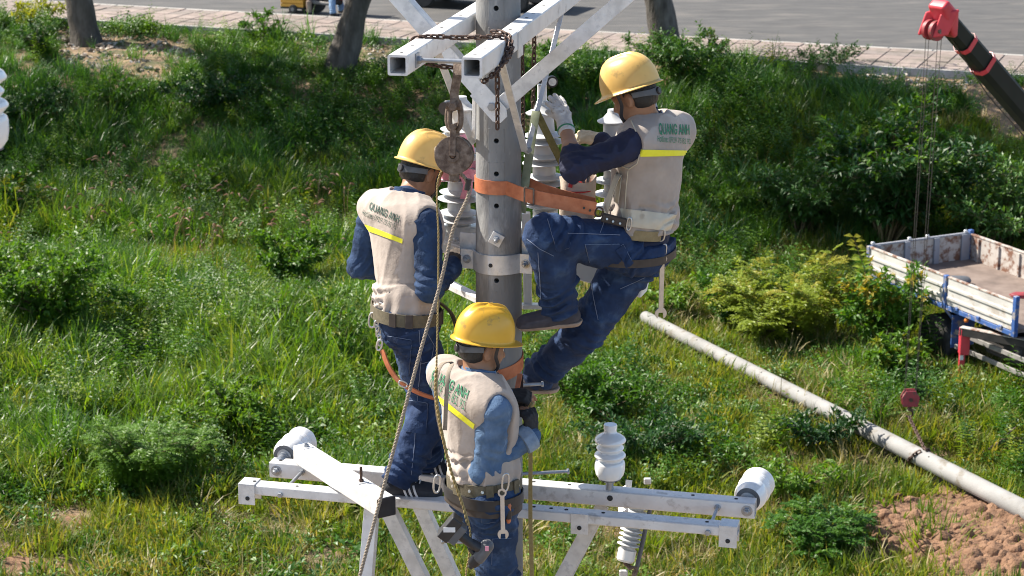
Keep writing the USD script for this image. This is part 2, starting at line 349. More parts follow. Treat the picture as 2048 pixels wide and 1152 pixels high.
def weed(rng, n, r, h, L, W):
    """low leafy plant: leaves over a small dome on a few stems"""
    a = rng.uniform(0, 2 * np.pi, n); q = r * np.sqrt(rng.random(n)); z = h * (1 - (q / r) ** 2 * .6) * rng.uniform(.35, 1, n)
    b = np.stack([q * np.cos(a), q * np.sin(a), z], 1); o = np.stack([np.cos(a), np.sin(a), 0 * a], 1)
    t = o * rng.uniform(.3, 1, (n, 1)) + rdirs(rng, n) * .6 + [0, 0, .1]; nn = np.array([0, 0, 1.0]) + rdirs(rng, n) * .35
    return leaf_mesh(b, t, nn, L * rng.uniform(.6, 1.2, n), W * rng.uniform(.6, 1.2, n))
def pinnate(rng, base, d, L, pairs, ll, lw):
    """one feathery leaf: rachis d from base with pairs of leaflets"""
    d = unit(d); s = unit(np.cross(d, (0, 0, 1)) + 1e-6); t = np.repeat(np.linspace(.2, 1, pairs), 2); sg = np.tile([1, -1], pairs)
    pos = base + d * (t * L)[:, None] - np.array([0, 0, 1.0]) * (t ** 2 * L * .25)[:, None]
    td = s * sg[:, None] + d * .5 + rng.normal(0, .12, (len(t), 3)); nn = np.array([0, 0, 1.0]) + rng.normal(0, .25, (len(t), 3))
    return leaf_mesh(pos, td, nn, ll * (1.1 - .5 * np.abs(t - .5)) * rng.uniform(.8, 1.1, len(t)), np.full(len(t), lw), .15)
def instancer(name, protos, mat, pos, yaw, scale, tilt, rng, label, cat):
    path = _free('/World', name); pi = UsdGeom.PointInstancer.Define(stage, path); rel = pi.CreatePrototypesRel()
    UsdGeom.Scope.Define(stage, path + '/kinds')
    for k, pm in enumerate(protos):
        q = path + '/kinds/tuft' + (f'_{k:03d}' if k else ''); put(q, pm, mat if isinstance(mat, str) else mat[k], False); rel.AddTarget(q)
    n = len(pos); pi.CreatePositionsAttr(Vt.Vec3fArray.FromNumpy(np.asarray(pos, np.float32)))
    pi.CreateProtoIndicesAttr(Vt.IntArray.FromNumpy(rng.integers(0, len(protos), n).astype(np.int32)))
    tx = rng.normal(0, tilt, (n, 2)); cy, sy = np.cos(yaw / 2), np.sin(yaw / 2)
    w, x, y, z = cy, tx[:, 0] / 2 * cy + tx[:, 1] / 2 * sy, tx[:, 1] / 2 * cy - tx[:, 0] / 2 * sy, sy
    q = np.stack([x, y, z, w], 1); q /= np.linalg.norm(q, axis=1, keepdims=True)
    pi.CreateOrientationsAttr(Vt.QuathArray([Gf.Quath(float(a[3]), float(a[0]), float(a[1]), float(a[2])) for a in q]))
    pi.CreateScalesAttr(Vt.Vec3fArray.FromNumpy(np.repeat(np.asarray(scale, np.float32)[:, None], 3, 1)))
    tag(pi.GetPrim(), label, cat, None, 'stuff')
# where things may grow, told by the ground they would stand on
def scatter(rng, per_m2, ymin=20.5, ymax=54, seed=0):
    n = int(per_m2 * (ymax - ymin) * 36); x = rng.uniform(-18, 18, n); y = rng.uniform(ymin, ymax, n)
    keep = (np.abs(x) < y * .262 + .8) & (edge_s(x, y) > .15); x, y = x[keep], y[keep]
    return np.stack([x, y, ground_z(x, y)], 1)
def in_poly(poly, q):
    poly = np.asarray(poly, float); x, y = q[:, 0], q[:, 1]; c = np.zeros(len(q), bool); j = len(poly) - 1
    for i in range(len(poly)):
        xi, yi = poly[i]; xj, yj = poly[j]
        c ^= ((yi > y) != (yj > y)) & (x < (xj - xi) * (y - yi) / (yj - yi + 1e-12) + xi); j = i
    return c
def gpoly(pts): return np.array([G(*p)[:2] for p in pts])
SOIL = gpoly([(1720, 1060), (1760, 1015), (1850, 1000), (1900, 960), (1960, 985), (2090, 1060), (2130, 1190), (1870, 1190), (1850, 1130), (1780, 1110)])
BANK = gpoly([(1925, 175), (2080, 190), (2080, 300), (1990, 290), (1940, 230)])
PATCH1 = gpoly([(70, 1030), (140, 1022), (210, 1045), (190, 1068), (110, 1062)])
PATCH2 = gpoly([(-20, 1115), (60, 1110), (200, 1140), (180, 1160), (-20, 1165)])
WHEELS = gpoly([(1690, 560), (1760, 500), (2080, 520), (2080, 760), (1830, 720)])
RUB = [gpoly([(110, 60), (360, 85), (430, 125), (300, 165), (120, 140)]), gpoly([(1660, 120), (1960, 165), (1960, 215), (1800, 205), (1670, 165)]), gpoly([(560, 80), (790, 95), (790, 140), (640, 140)]), gpoly([(1540, 100), (1660, 120), (1640, 150), (1550, 130)])]
def nz(p, sc, seed): return meshkit.fbm(np.stack([p[:, 0] * sc, p[:, 1] * sc, 0 * p[:, 0]], -1), 3, seed)
rng = np.random.default_rng(11)
def bare(p):
    b = np.zeros(len(p), bool)
    for poly in (SOIL, BANK, PATCH1, PATCH2): b |= in_poly(poly, p[:, :2])
    return b
def rubbly(p):
    b = np.zeros(len(p), bool)
    for poly in RUB: b |= in_poly(poly, p[:, :2])
    return b
pit = proj
PL0, PL1 = G(1290, 652)[:2], G(2060, 1050)[:2]
def by_pole(p):
    """distance in front of (+) or behind (-) the lying pole, in plan"""
    u = unit(PL1 - PL0); n = np.array([u[1], -u[0]]); n = n if n[1] < 0 else -n; w = p[:, :2] - PL0; t = w @ u; d = w @ n
    return np.where((t > -.2) & (t < 16), d, 9.0)
def clear(p, front, back=.12): d = by_pole(p); return (d > front) | (d < -back)
tall = [blades(rng, 30, .14, .40, .88, .017, .5, 1.0) for _ in range(4)] + [blades(rng, 20, .12, .45, .8, .026, .55, 1.3) for _ in range(3)]
mid = [blades(rng, 34, .17, .25, .5, .014, .5, .8) for _ in range(4)]
low = [blades(rng, 40, .16, .08, .22, .012, .6, .8, 3) for _ in range(4)]
def lumps(p): return np.clip(.35 + 2.6 * (nz(p, .55, 57) - .36), .35, 1.45)
# sunny meadow: clumps of long grass with hollows between
p = scatter(rng, 34, 22.6, 41); q = pit(p); wv = nz(p, .30, 3); lu = lumps(p)
k = ~bare(p) & ~in_poly(WHEELS, p[:, :2]) & (q[:, 1] < 1000 + 60 * (wv - .5) - .10 * np.maximum(0, q[:, 0] - 900)) & (rng.random(len(p)) < np.where(q[:, 0] < 930, 1.0, .34) * np.clip(.25 + .75 * lu, .2, 1.0)) & clear(p, 1.0)
p, q, lu = p[k], q[k], lu[k]; sc = rng.uniform(.65, 1.1, len(p)) * np.where(q[:, 0] > 930, .58, 1.02) * (.42 + .62 * lu)
instancer('tall_grass', tall, 'tall_grass', p, rng.uniform(0, 6.28, len(p)), sc, .18, rng, 'long green grass standing in the sunny meadow', 'tall grass')
# grass on the shaded bank
p = scatter(rng, 26, 36, 54); q = pit(p); s = edge_s(p[:, 0], p[:, 1]); lu = lumps(p)
k = ~bare(p) & ~(rubbly(p) & (rng.random(len(p)) < .93)) & (rng.random(len(p)) < np.clip(.3 + .6 * lu, .15, 1) * np.where(s < 1.0, .35, 1)) & ~in_poly(WHEELS, p[:, :2])
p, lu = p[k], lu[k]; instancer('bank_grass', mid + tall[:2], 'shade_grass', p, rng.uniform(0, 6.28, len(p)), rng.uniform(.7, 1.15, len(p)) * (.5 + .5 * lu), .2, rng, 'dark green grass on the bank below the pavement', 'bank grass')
# short turf everywhere, thick along the near edge
p = scatter(rng, 60, 20.5, 42); q = pit(p); wv = nz(p, .8, 13)
k = (~bare(p) | (rng.random(len(p)) < .16)) & (rng.random(len(p)) < np.where((q[:, 1] > 985) | (q[:, 0] > 1000), .95, .45) * np.clip(2.2 * wv - .1, .15, 1)) & clear(p, .22)
p = p[k]; instancer('short_grass', low, 'lawn_grass', p, rng.uniform(0, 6.28, len(p)), rng.uniform(.7, 1.5, len(p)) * (.75 + .5 * (nz(p, .9, 5) > .5)), .25, rng, 'short yellow green turf along the near edge of the meadow', 'short grass')
# dry straw where the meadow is trampled
p = scatter(rng, 20, 20.5, 42); q = pit(p); wv = nz(p, .7, 21)
k = ~bare(p) & (rng.random(len(p)) < np.where((q[:, 0] > 1080) | (q[:, 1] > 1000), 1.0, .10) * np.clip(4.2 * (wv - .38), 0, 1)) & clear(p, .3)
p = p[k]; instancer('dry_grass', [blades(rng, 22, .2, .15, .5, .012, 1.3, .8, 3) for _ in range(3)], 'straw', p, rng.uniform(0, 6.28, len(p)), rng.uniform(.6, 1.2, len(p)), .3, rng, 'dry straw coloured grass lying between the green tufts', 'dry grass')
# leafy weeds in drifts
wl = [weed(rng, 46, .22, .26, .085, .045) for _ in range(3)] + [weed(rng, 70, .26, .34, .06, .03) for _ in range(2)]
p = scatter(rng, 30, 20.5, 54); q = pit(p); wv = nz(p, .42, 31)
k = ~bare(p) & ~(rubbly(p) & (rng.random(len(p)) < .85)) & ~in_poly(WHEELS, p[:, :2]) & (rng.random(len(p)) < np.clip(4.2 * (wv - .35), 0, 1) * np.where(q[:, 1] > 1010, .35, 1)) & clear(p, .7)
p, wv = p[k], wv[k]; instancer('ground_weeds', wl, 'weed_leaf', p, rng.uniform(0, 6.28, len(p)), rng.uniform(.6, 1.3, len(p)) * (.7 + 1.6 * np.clip(wv - .45, 0, .4)), .25, rng, 'low broad leaved weeds growing through the grass', 'weeds')
# taller leafy herbs standing above the grass
def herb(rng):
    V, F, n = [], [], 0
    for _ in range(7):
        a = rng.uniform(0, 6.28); d = np.array([math.cos(a), math.sin(a), 0]) * rng.uniform(.05, .30); h = rng.uniform(.45, .85); k = 15; t = np.linspace(.3, 1, k); bs = d * t[:, None] + np.stack([0 * t, 0 * t, h * t], 1); an = np.arange(k) * 2.4 + a
        td = np.stack([np.cos(an), np.sin(an), .25 + 0 * an], 1); v, f = leaf_mesh(bs, td, np.array([0, 0, 1.]) + rdirs(rng, k) * .3, (.13 - .06 * t) * rng.uniform(.8, 1.2, k), .05 - .02 * t); V.append(v); F.append(f + n); n += len(v)
    return np.vstack(V), np.vstack(F)
p = scatter(rng, 8.0, 22.5, 52); q = pit(p); wv = nz(p, .5, 77)
k = ~bare(p) & ~rubbly(p) & ~in_poly(WHEELS, p[:, :2]) & (q[:, 1] < 990) & (rng.random(len(p)) < np.clip(4 * (wv - .40), 0, 1) * np.where((q[:, 0] > 1000) & (q[:, 1] > 640), .4, 1)) & clear(p, 1.2)
p = p[k]; instancer('leafy_herbs', [herb(rng) for _ in range(4)], 'mid_leaf', p, rng.uniform(0, 6.28, len(p)), rng.uniform(.6, 1.15, len(p)), .2, rng, 'leafy green herbs standing above the grass in drifts', 'herbs')
# reddish seed heads
def plume(rng):
    m = MB(); mm = MB()
    for _ in range(5):
        a = rng.uniform(0, 6.28); d = np.array([math.cos(a), math.sin(a), 0]); b = d * .08; h = rng.uniform(.7, 1.05)
        pts = smooth_path([b, b + [0, 0, h * .6] + d * .06, b + [0, 0, h] + d * .22, b + [0, 0, h * .97] + d * .36], 9)
        m.tube(pts, np.linspace(.003, .002, len(pts)), 3, False)
        pl = resample(pts[-4:], .02); m.tube(pl, .014 * np.sin(np.linspace(.25, 3.0, len(pl))) + .002, 5)
    return m.vf()
p = scatter(rng, 1.2, 24, 41); q = pit(p)
k = (in_poly([(60, 330), (250, 400), (480, 430), (720, 420), (700, 560), (330, 560), (60, 480)], q) & (rng.random(len(p)) < .75)) | ((q[:, 0] < 900) & (q[:, 1] < 900) & (rng.random(len(p)) < .04))
p = p[k]; instancer('seed_grass', [plume(rng) for _ in range(4)], 'seed_head', p, rng.uniform(0, 6.28, len(p)), rng.uniform(.7, 1.1, len(p)), .15, rng, 'reddish feathery seed heads nodding above the meadow grass', 'seed heads')
# litter and rubble under the pavement edge
def stone(rng, r, sub=1):
    s = trimesh.creation.icosphere(sub, r); v = np.array(s.vertices); v *= rng.uniform(.45, 1.2, 3); v += r * .3 * (meshkit.noise(v / r * 1.7 + rng.uniform(0, 50, 3)) - .5)[:, None]; return v, np.array(s.faces)
p = scatter(rng, 30, 38, 54); s = edge_s(p[:, 0], p[:, 1]); k = (rubbly(p) & (rng.random(len(p)) < .9)) | ((s < 2.0) & (rng.random(len(p)) < .22)) | (in_poly(BANK, p[:, :2]) & (rng.random(len(p)) < .35))
p = p[k]; instancer('rubble', [stone(rng, .05) for _ in range(4)] + [leaf_mesh(np.zeros((3, 3)), rdirs(rng, 3) * [1, 1, .2], np.array([[0, 0, 1.0]] * 3) + rdirs(rng, 3) * .4, np.full(3, .16), np.full(3, .1)) for _ in range(2)], 'rubble', p, rng.uniform(0, 6.28, len(p)), rng.uniform(.4, 1.5, len(p)), .4, rng, 'broken stones and fallen leaves under the pavement edge', 'rubble')
# dug earth at lower right
xs_, ys_ = np.linspace(2.9, 8.2, 110), np.linspace(20.0, 25.6, 110); mx_, my_ = np.meshgrid(xs_, ys_, indexing='ij')
def earth(name, poly, x0, x1, y0, y1, step, high, mat, rough, seed, kind='structure'):
    nx, ny = int((x1 - x0) / step), int((y1 - y0) / step); X, Y = np.meshgrid(np.linspace(x0, x1, nx), np.linspace(y0, y1, ny), indexing='ij')
    q = np.stack([X, Y, 0 * X], -1); mk = in_poly(poly, np.stack([X.ravel(), Y.ravel()], 1)).reshape(X.shape).astype(float)
    mk = ndimage.gaussian_filter(mk, .16 / step); mk = np.clip(mk + .35 * (meshkit.fbm(q * 4, 3, seed) - .5) * (mk > .02), 0, 1); up = sstep(.25, .8, mk)
    cl = np.abs(meshkit.fbm(q * 7, 4, seed + 3) - .5) * 2; h = up * (high * (.4 + .9 * meshkit.fbm(q * 1.1, 2, seed + 7)) + rough * (1 - cl) * 1.0 + rough * .6 * meshkit.fbm(q * 22, 2, seed + 1)) - .10 * (1 - up)
    single(name, (np.stack([X, Y, ground_z(X, Y) + h], -1).reshape(-1, 3), grid_faces(nx, ny)), mat, kind=kind, smooth=True)
earth('dug_earth', SOIL, 2.9, 8.2, 19.6, 26.0, .035, .0, 'red_soil', .085, 41)
earth('earth_bank', BANK, 7.0, 12.5, 35.0, 44.5, .07, .06, 'soil', .10, 61)
for pl_, sd_ in ((PATCH1, 71), (PATCH2, 73)):
    lo_, hi_ = pl_.min(0) - .5, pl_.max(0) + .5; earth('bare_earth', pl_, lo_[0], hi_[0], lo_[1], hi_[1], .05, .02, 'red_soil', .03, sd_)
p = scatter(rng, 200, 20.0, 27); wide = (SOIL - SOIL.mean(0)) * 1.15 + SOIL.mean(0); p = p[in_poly(SOIL, p[:, :2]) | (in_poly(wide, p[:, :2]) & (rng.random(len(p)) < .35))]; p = p[rng.random(len(p)) < np.clip(2.6 * (nz(p, 1.1, 19) - .3), .08, 1)]; p[:, 2] += .04
instancer('earth_clods', [stone(rng, .045, 2) for _ in range(5)], 'red_soil', p, rng.uniform(0, 6.28, len(p)), rng.uniform(.15, 1.6, len(p)) ** 2.2, .5, rng, 'crumbled clods of reddish earth dug beside the fallen pole', 'earth clods')

# ------------------------------------------------------------------ bushes, each a thing
def bush(name, label, cat, px, py, h, r, nleaf, L, W, mat, style='leaf', seed=0, stems=9, flat=1.0, group=None, lean=(0, 0), base=None, tip=None):
    rg = np.random.default_rng(seed); b0 = G(px, py) if base is None else np.asarray(base, float)
    t = Thing(name, label, cat, group, loc=b0); wood = MB(); LV, LF, n = [], [], 0; TV, TF, tn = [], [], 0
    per = nleaf // stems
    for i in range(stems):
        a = i / stems * 2 * np.pi + rg.uniform(-.4, .4); o = r * math.sqrt(rg.uniform(.08, 1)); zt = h * rg.uniform(.62, 1.0) * (1 - .35 * (o / r) ** 2)
        e = np.array([o * math.cos(a) + lean[0] * zt, o * math.sin(a) + lean[1] * zt, zt]); m1 = e * [.35, .35, .55] + rg.normal(0, .04 * h, 3)
        pts = smooth_path([b0 + [.03 * math.cos(a), .03 * math.sin(a), -.05], b0 + m1, b0 + e], 12); wood.tube(pts, np.linspace(.007 + .008 * h, .003, len(pts)), 5, False)
        nt = max(3, per // 9)
        for j in range(nt):
            q = pts[int(len(pts) * rg.uniform(.35, .999))]; d = rdirs(rg, 1)[0]; d[2] = abs(d[2]) * .6 - .05; d = unit(d + .5 * unit([math.cos(a), math.sin(a), .3])); tl = rg.uniform(.35, 1) * .34 * min(r, h) * flat
            tw = np.linspace(q, q + d * tl - [0, 0, tl * .15], 4); wood.tube(tw, [.004, .003, .003, .002], 3, False)
            if style == 'leaf':
                k = max(4, per // nt); u = rg.random(k) ** .7; bs = q + d * (u * tl)[:, None] + rg.normal(0, .018, (k, 3)); td = d + rdirs(rg, k) * 1.0 + [0, 0, -.05]; nn = np.array([0, 0, 1.0]) + rdirs(rg, k) * .45 + .3 * d
                v, f = leaf_mesh(bs, td, nn, L * rg.uniform(.55, 1.2, k), W * rg.uniform(.6, 1.15, k))
            else:
                vs, fs, c = [], [], 0
                for _ in range(3):
                    dd = d + rdirs(rg, 1)[0] * .8; dd[2] = dd[2] * .5 + .15; v, f = pinnate(rg, q + d * tl * rg.random(), dd, L * rg.uniform(.7, 1.15), 9 if style == 'fern' else 7, L * .30, W); vs.append(v); fs.append(f + c); c += len(v)
                v, f = np.vstack(vs), np.vstack(fs)
            if tip and rg.random() < .22 and q[2] > b0[2] + h * .45: TV.append(v); TF.append(f + tn); tn += len(v)
            else: LV.append(v); LF.append(f + n); n += len(v)
    t.part('stem', wood, 'twig', smooth=True); t.part('foliage', (np.vstack(LV), np.vstack(LF)), mat, smooth=False)
    if tn: t.part('young_foliage', (np.vstack(TV), np.vstack(TF)), tip, smooth=False, label='yellowing leaves at the shoot tips')
    return t
B = bush
B('leafy_bush', 'large broad leaved bush with bright leaves at the left edge of the meadow', 'bush', 95, 690, 1.75, 1.25, 5600, .12, .07, 'mid_leaf', seed=1, stems=16, tip='yellow_leaf')
B('leafy_bush', 'smaller bush with yellow and brown shoots at the left edge above the large bush', 'bush', 25, 450, 1.25, .75, 2000, .13, .065, 'mid_leaf', seed=2, stems=9, tip='orange_leaf')
B('shrub', 'yellow green shrub glowing in the dark grass above the meadow', 'shrub', 385, 408, 1.0, .95, 1700, .11, .05, 'yellow_leaf', seed=3, stems=9)
B('shrub', 'round shrub of yellowish leaves left of the standing worker', 'shrub', 585, 575, 1.15, .72, 2600, .11, .06, 'mid_leaf', seed=4, stems=11, tip='yellow_leaf')
B('fern_bush', 'low feathery light green bush above the near turf at left', 'bush', 280, 985, 0.95, .80, 2800, .24, .022, 'mid_leaf', style='fern', seed=5, tip='yellow_leaf', stems=14)
B('weed_bush', 'tall loose weed with pale leaves beside the standing worker at left', 'weed', 690, 745, 1.15, .38, 420, .10, .05, 'mid_leaf', seed=6, stems=6, tip='orange_leaf')
B('fern_bush', 'wide feathery yellow green bush right of the climbing worker', 'bush', 1560, 690, 1.5, 1.05, 3200, .30, .035, 'yellow_leaf', style='pinnate', seed=7, stems=12, tip='orange_leaf')
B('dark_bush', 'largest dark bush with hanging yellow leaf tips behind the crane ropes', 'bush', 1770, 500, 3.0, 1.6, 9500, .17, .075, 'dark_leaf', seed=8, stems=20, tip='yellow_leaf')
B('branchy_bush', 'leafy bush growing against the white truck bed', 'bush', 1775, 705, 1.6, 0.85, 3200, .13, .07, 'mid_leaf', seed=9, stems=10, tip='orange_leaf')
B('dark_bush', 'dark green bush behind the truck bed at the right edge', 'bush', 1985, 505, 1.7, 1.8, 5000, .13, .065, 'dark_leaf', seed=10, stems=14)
B('grass_clump', 'dark upright shrub near the leaning tree at upper left', 'shrub', 72, 122, 1.3, .5, 1100, .16, .035, 'dark_leaf', seed=11, stems=12)
B('sapling', 'spindly sapling at the pavement edge right of the far right tree', 'sapling', 1428, 122, 1.0, .28, 170, .13, .07, 'dark_leaf', seed=12, stems=3)
B('sapling', 'leafy sapling by the pavement between the two left trees', 'sapling', 525, 95, .95, .55, 420, .14, .075, 'mid_leaf', seed=13, stems=6)
B('fern_bush', 'bright feathery weeds at the edge of the dug earth', 'bush', 1640, 1110, .55, .62, 1300, .20, .03, 'mid_leaf', style='fern', seed=14, stems=12, tip='yellow_leaf')
B('dark_bush', 'leafy bush below the climbing worker behind the concrete pole', 'bush', 1195, 850, 1.15, 0.85, 3600, .10, .05, 'mid_leaf', seed=15, stems=14)
B('shrub', 'shrub with yellow flowering tips below the hanging spanner', 'shrub', 1335, 640, .8, .55, 800, .11, .055, 'mid_leaf', seed=16, stems=8, tip='yellow_leaf')
B('dark_bush', 'small dark bush on rubble at the pavement edge right of centre', 'bush', 1670, 142, .7, .75, 900, .10, .04, 'dark_leaf', seed=17, stems=10)
B('weed_bush', 'pale weeds around the foot of the leaning tree at upper left', 'weed', 75, 60, 1.0, .8, 700, .14, .07, 'yellow_leaf', seed=18, stems=8)
B('dark_bush', 'dark bush at the foot of the far right tree', 'bush', 1360, 165, 1.1, 1.3, 3600, .13, .06, 'dark_leaf', seed=19, stems=14)
B('dark_bush', 'broad dark leafy bush under the middle tree', 'bush', 1130, 180, 1.0, 1.2, 3200, .13, .06, 'dark_leaf', seed=20, stems=12)
B('shrub', 'green leafy shrub in the meadow between insulator and fallen pole', 'shrub', 1590, 1010, .6, .6, 900, .10, .05, 'mid_leaf', seed=21, stems=9)
B('shrub', 'bushy green growth right of the truck bushes by the large dark bush', 'shrub', 1930, 620, .8, .6, 700, .12, .06, 'mid_leaf', seed=22, stems=8, base=G(1905, 330))
B('shrub', 'light green shrub on the slope right of the climbing worker', 'shrub', 1480, 420, .8, .9, 2000, .11, .05, 'mid_leaf', seed=23, stems=10)
B('shrub', 'dark shrub on the shaded slope at upper left', 'shrub', 240, 220, .8, .8, 900, .12, .055, 'mid_leaf', seed=24, stems=9)

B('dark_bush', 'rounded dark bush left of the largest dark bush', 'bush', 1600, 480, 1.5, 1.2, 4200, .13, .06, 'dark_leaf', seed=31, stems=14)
B('leafy_bush', 'bright leafy bush left of the truck bed beside the feathery bush', 'bush', 1480, 660, 1.1, .8, 2200, .12, .06, 'mid_leaf', seed=32, stems=11, tip='yellow_leaf')
B('leafy_bush', 'leafy bush below the truck bed left of its rear wheel', 'bush', 1790, 762, .7, .45, 1500, .12, .06, 'mid_leaf', seed=33, stems=9, tip='orange_leaf')
B('leafy_bush', 'broad leaved bush in the meadow behind the thick rope', 'bush', 640, 690, 1.1, .8, 2000, .11, .05, 'mid_leaf', seed=34, stems=10)
B('leafy_bush', 'low leafy bush in the long grass at lower left', 'bush', 470, 880, .85, .75, 1800, .10, .05, 'mid_leaf', seed=35, stems=10)
B('dark_bush', 'dark leafy growth on the bank at the left edge', 'bush', 60, 250, .9, 1.2, 2200, .13, .06, 'dark_leaf', seed=36, stems=11)
B('dark_bush', 'dark leafy growth on the bank above the glowing shrub', 'bush', 420, 220, .9, 1.3, 2400, .13, .06, 'dark_leaf', seed=37, stems=11)

B('dark_bush', 'low dark growth behind the upright white insulator', 'bush', 1290, 925, .7, .95, 2600, .10, .045, 'dark_leaf', seed=41, stems=12)
B('dark_bush', 'low dark growth beside the fallen pole right of the upright insulator', 'bush', 1650, 900, .55, .7, 1500, .11, .045, 'dark_leaf', seed=42, stems=10)

# cassia frond standing up before the truck
b0 = G(1790, 700); fr = Thing('tall_frond', 'upright yellow tipped leafy frond before the truck bed corner', 'plant', loc=b0)
tipf = P(1707, 474, b0[1] - .1); mf = P(1735, 560, b0[1] - .05); st = smooth_path([b0, P(1750, 640, b0[1]), mf, tipf], 30)
m = MB(); m.tube(st, np.linspace(.014, .004, len(st)), 5, False); fr.part('stem', m, 'twig', smooth=True)
rg = np.random.default_rng(5); q = resample(st[11:], .075); V, F, V2, F2 = [], [], [], []
for i, c in enumerate(q):
    for sg in (-1, 1):
        d = np.array([[sg * 1.0, rg.uniform(-.6, .6), rg.uniform(-.1, .4)]]); v, f = leaf_mesh(c[None], d, np.array([[0, -.5, 1.0]]) + rdirs(rg, 1) * .3, np.array([.22 - .004 * i]), np.array([.085]))
        (V2 if i > len(q) - 4 else V).append(v)
def joinl(V): return np.vstack(V), np.vstack([leaf_mesh(np.zeros((1, 3)), np.array([[1., 0, 0]]), np.array([[0, 0, 1.]]), np.ones(1), np.ones(1))[1] + 5 * i for i in range(len(V))])
fr.part('leaflets', joinl(V), 'yellow_leaf', smooth=False); fr.part('tip_leaflets', joinl(V2), 'yellow_leaf', smooth=False)

# ------------------------------------------------------------------ street trees (crowns above the picture shade the bank)
def tree(px, py, top_px, r0, seed, label, crown, crown_c, nleaf):
    rg = np.random.default_rng(seed); b0 = G(px, py); t = Thing('street_tree', label, 'tree', loc=b0)
    d = P(top_px[0], top_px[1], b0[1] + .1) - b0; d = d / d[2]; cc = b0 + np.asarray(crown_c)
    pts = smooth_path([b0 - d * .25, b0 + d * 1.4, b0 + d * 3.0, (b0 + d * 4.0) * .6 + (cc) * .4], 24)
    rr = np.interp(np.linspace(0, 1, len(pts)), [0, .12, .3, .7, 1], [r0 * 1.45, r0 * 1.15, r0, r0 * .85, r0 * .6])
    m = MB(); m.tube(pts, rr, 20); v, f = m.vf(); nn = meshkit.fbm(v * 2.2, 3, seed) - .5; ax = v - pts[np.clip(((v[:, 2] - pts[0][2]) / (pts[-1][2] - pts[0][2]) * len(pts)).astype(int), 0, len(pts) - 1)]; v = v + ax * (nn * .35)[:, None]
    tp = t.part('trunk', (v, f), 'bark', smooth=True); br = MB(); LV, LF, n = [], [], 0; crown = np.asarray(crown, float)
    for i in range(26):
        e = cc + rdirs(rg, 1)[0] * crown * rg.uniform(.45, .95); s0 = pts[-1 - rg.integers(0, 6)]
        q = smooth_path([s0, s0 * .5 + e * .5 + rg.normal(0, .3, 3) + [0, 0, .4], e], 10); br.tube(q, np.linspace(r0 * .32, .02, len(q)), 6, False)
        k = nleaf // 26; c = e + rdirs(rg, k) * (rg.random((k, 1)) ** .4) * crown * .42; v, f = leaf_mesh(c, rdirs(rg, k) * [1, 1, .5], np.array([0, 0, 1.]) + rdirs(rg, k) * .6, rg.uniform(.14, .26, k), rg.uniform(.07, .13, k)); LV.append(v); LF.append(f + n); n += len(v)
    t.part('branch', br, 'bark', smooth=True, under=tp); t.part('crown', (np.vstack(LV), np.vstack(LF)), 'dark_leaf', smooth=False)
TREE_X = [((172, 85), (150, -40), .30, 1, 'slim leaning street tree beside the pavement at upper left', (5.0, 4.2, 3.0), (-.6, -4.0, 7.6), 6800),
          ((680, 142), (722, -20), .29, 2, 'grey barked street tree with a curved foot left of the steel arms', (5.2, 4.2, 3.4), (-.8, -3.6, 8.0), 7400),
          ((1338, 118), (1315, -10), .30, 3, 'dark straight street tree behind the yellow helmet at right', (4.2, 3.8, 3.0), (-2.0, -2.0, 7.4), 5200)]
TREE_X.append(((-560, 150), (-590, -40), .30, 4, 'street tree beyond the left picture edge whose crown shades the bank', (5.0, 4.6, 3.0), (.5, -2.5, 7.4), 6500))
for a in TREE_X: tree(a[0][0], a[0][1], a[1], a[2], a[3], a[4], a[5], a[6], a[7])
# ------------------------------------------------------------------ looks of the hardware
look('concrete', [(.155, .158, .162), (.20, .203, .205), (.25, .25, .247)], scale=5, rough=.85, bump=.35, bscale=70, stretch=(1, 1, .35), spots=((.35, .35, .345), 6, .55, .10))
look('pale_concrete', [(.19, .187, .18), (.245, .242, .235), (.30, .294, .287)], scale=2, rough=.85, bump=.3, bscale=50, spots=((.17, .15, .12), 3.5, .56, .12))
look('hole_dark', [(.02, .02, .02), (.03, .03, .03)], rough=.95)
look('galvanised', [(.50, .515, .53), (.60, .61, .62), (.68, .685, .69)], scale=14, rough=.42, metal=.45, rough2=.58, bump=.12, bscale=45, spots=((.50, .51, .53), 30, .54, .12), lo=.35, hi=.65)
look('galvanised_white', [(.55, .555, .56), (.64, .64, .64), (.70, .70, .695)], scale=9, rough=.4, metal=.15, rough2=.6, bump=.1, bscale=50, spots=((.44, .43, .42), 11, .57, .10))
look('zinc_bolt', [(.26, .28, .31), (.40, .42, .45)], scale=30, rough=.4, metal=.7)
look('white_steel', [(.60, .64, .66), (.68, .71, .72)], scale=6, rough=.35, coat=.2)
look('porcelain', [(.70, .71, .72), (.76, .77, .775)], scale=5, rough=.12, coat=.5)
look('polymer_grey', [(.46, .475, .49), (.52, .535, .55)], scale=5, rough=.35)
look('rust_iron', [(.07, .045, .034), (.15, .11, .085), (.25, .20, .165)], scale=35, rough=.75, metal=.35, bump=.5, bscale=120, dist=.004)
look('chain_iron', [(.035, .022, .018), (.075, .045, .035), (.12, .075, .05)], scale=60, rough=.55, metal=.5)
look('rope_fibre', [(.22, .18, .14), (.33, .28, .22)], scale=120, rough=.95, stretch=(1, 1, 2))
look('rope_olive', [(.26, .19, .075), (.36, .28, .12)], scale=90, rough=.85)
look('webbing_olive', [(.13, .11, .035), (.19, .165, .06)], scale=70, rough=.8, bump=.3, bscale=250, dist=.003)
look('webbing_green', [(.27, .31, .20), (.36, .40, .27)], scale=60, rough=.7)
look('strap_orange', [(.36, .105, .045), (.46, .15, .065), (.52, .19, .09)], scale=25, rough=.6, bump=.15, bscale=150, dist=.003)
look('pink_tape', [(.62, .20, .30), (.78, .38, .46)], scale=30, rough=.6)
look('black_plastic', [(.012, .012, .014), (.025, .025, .028)], scale=30, rough=.4)
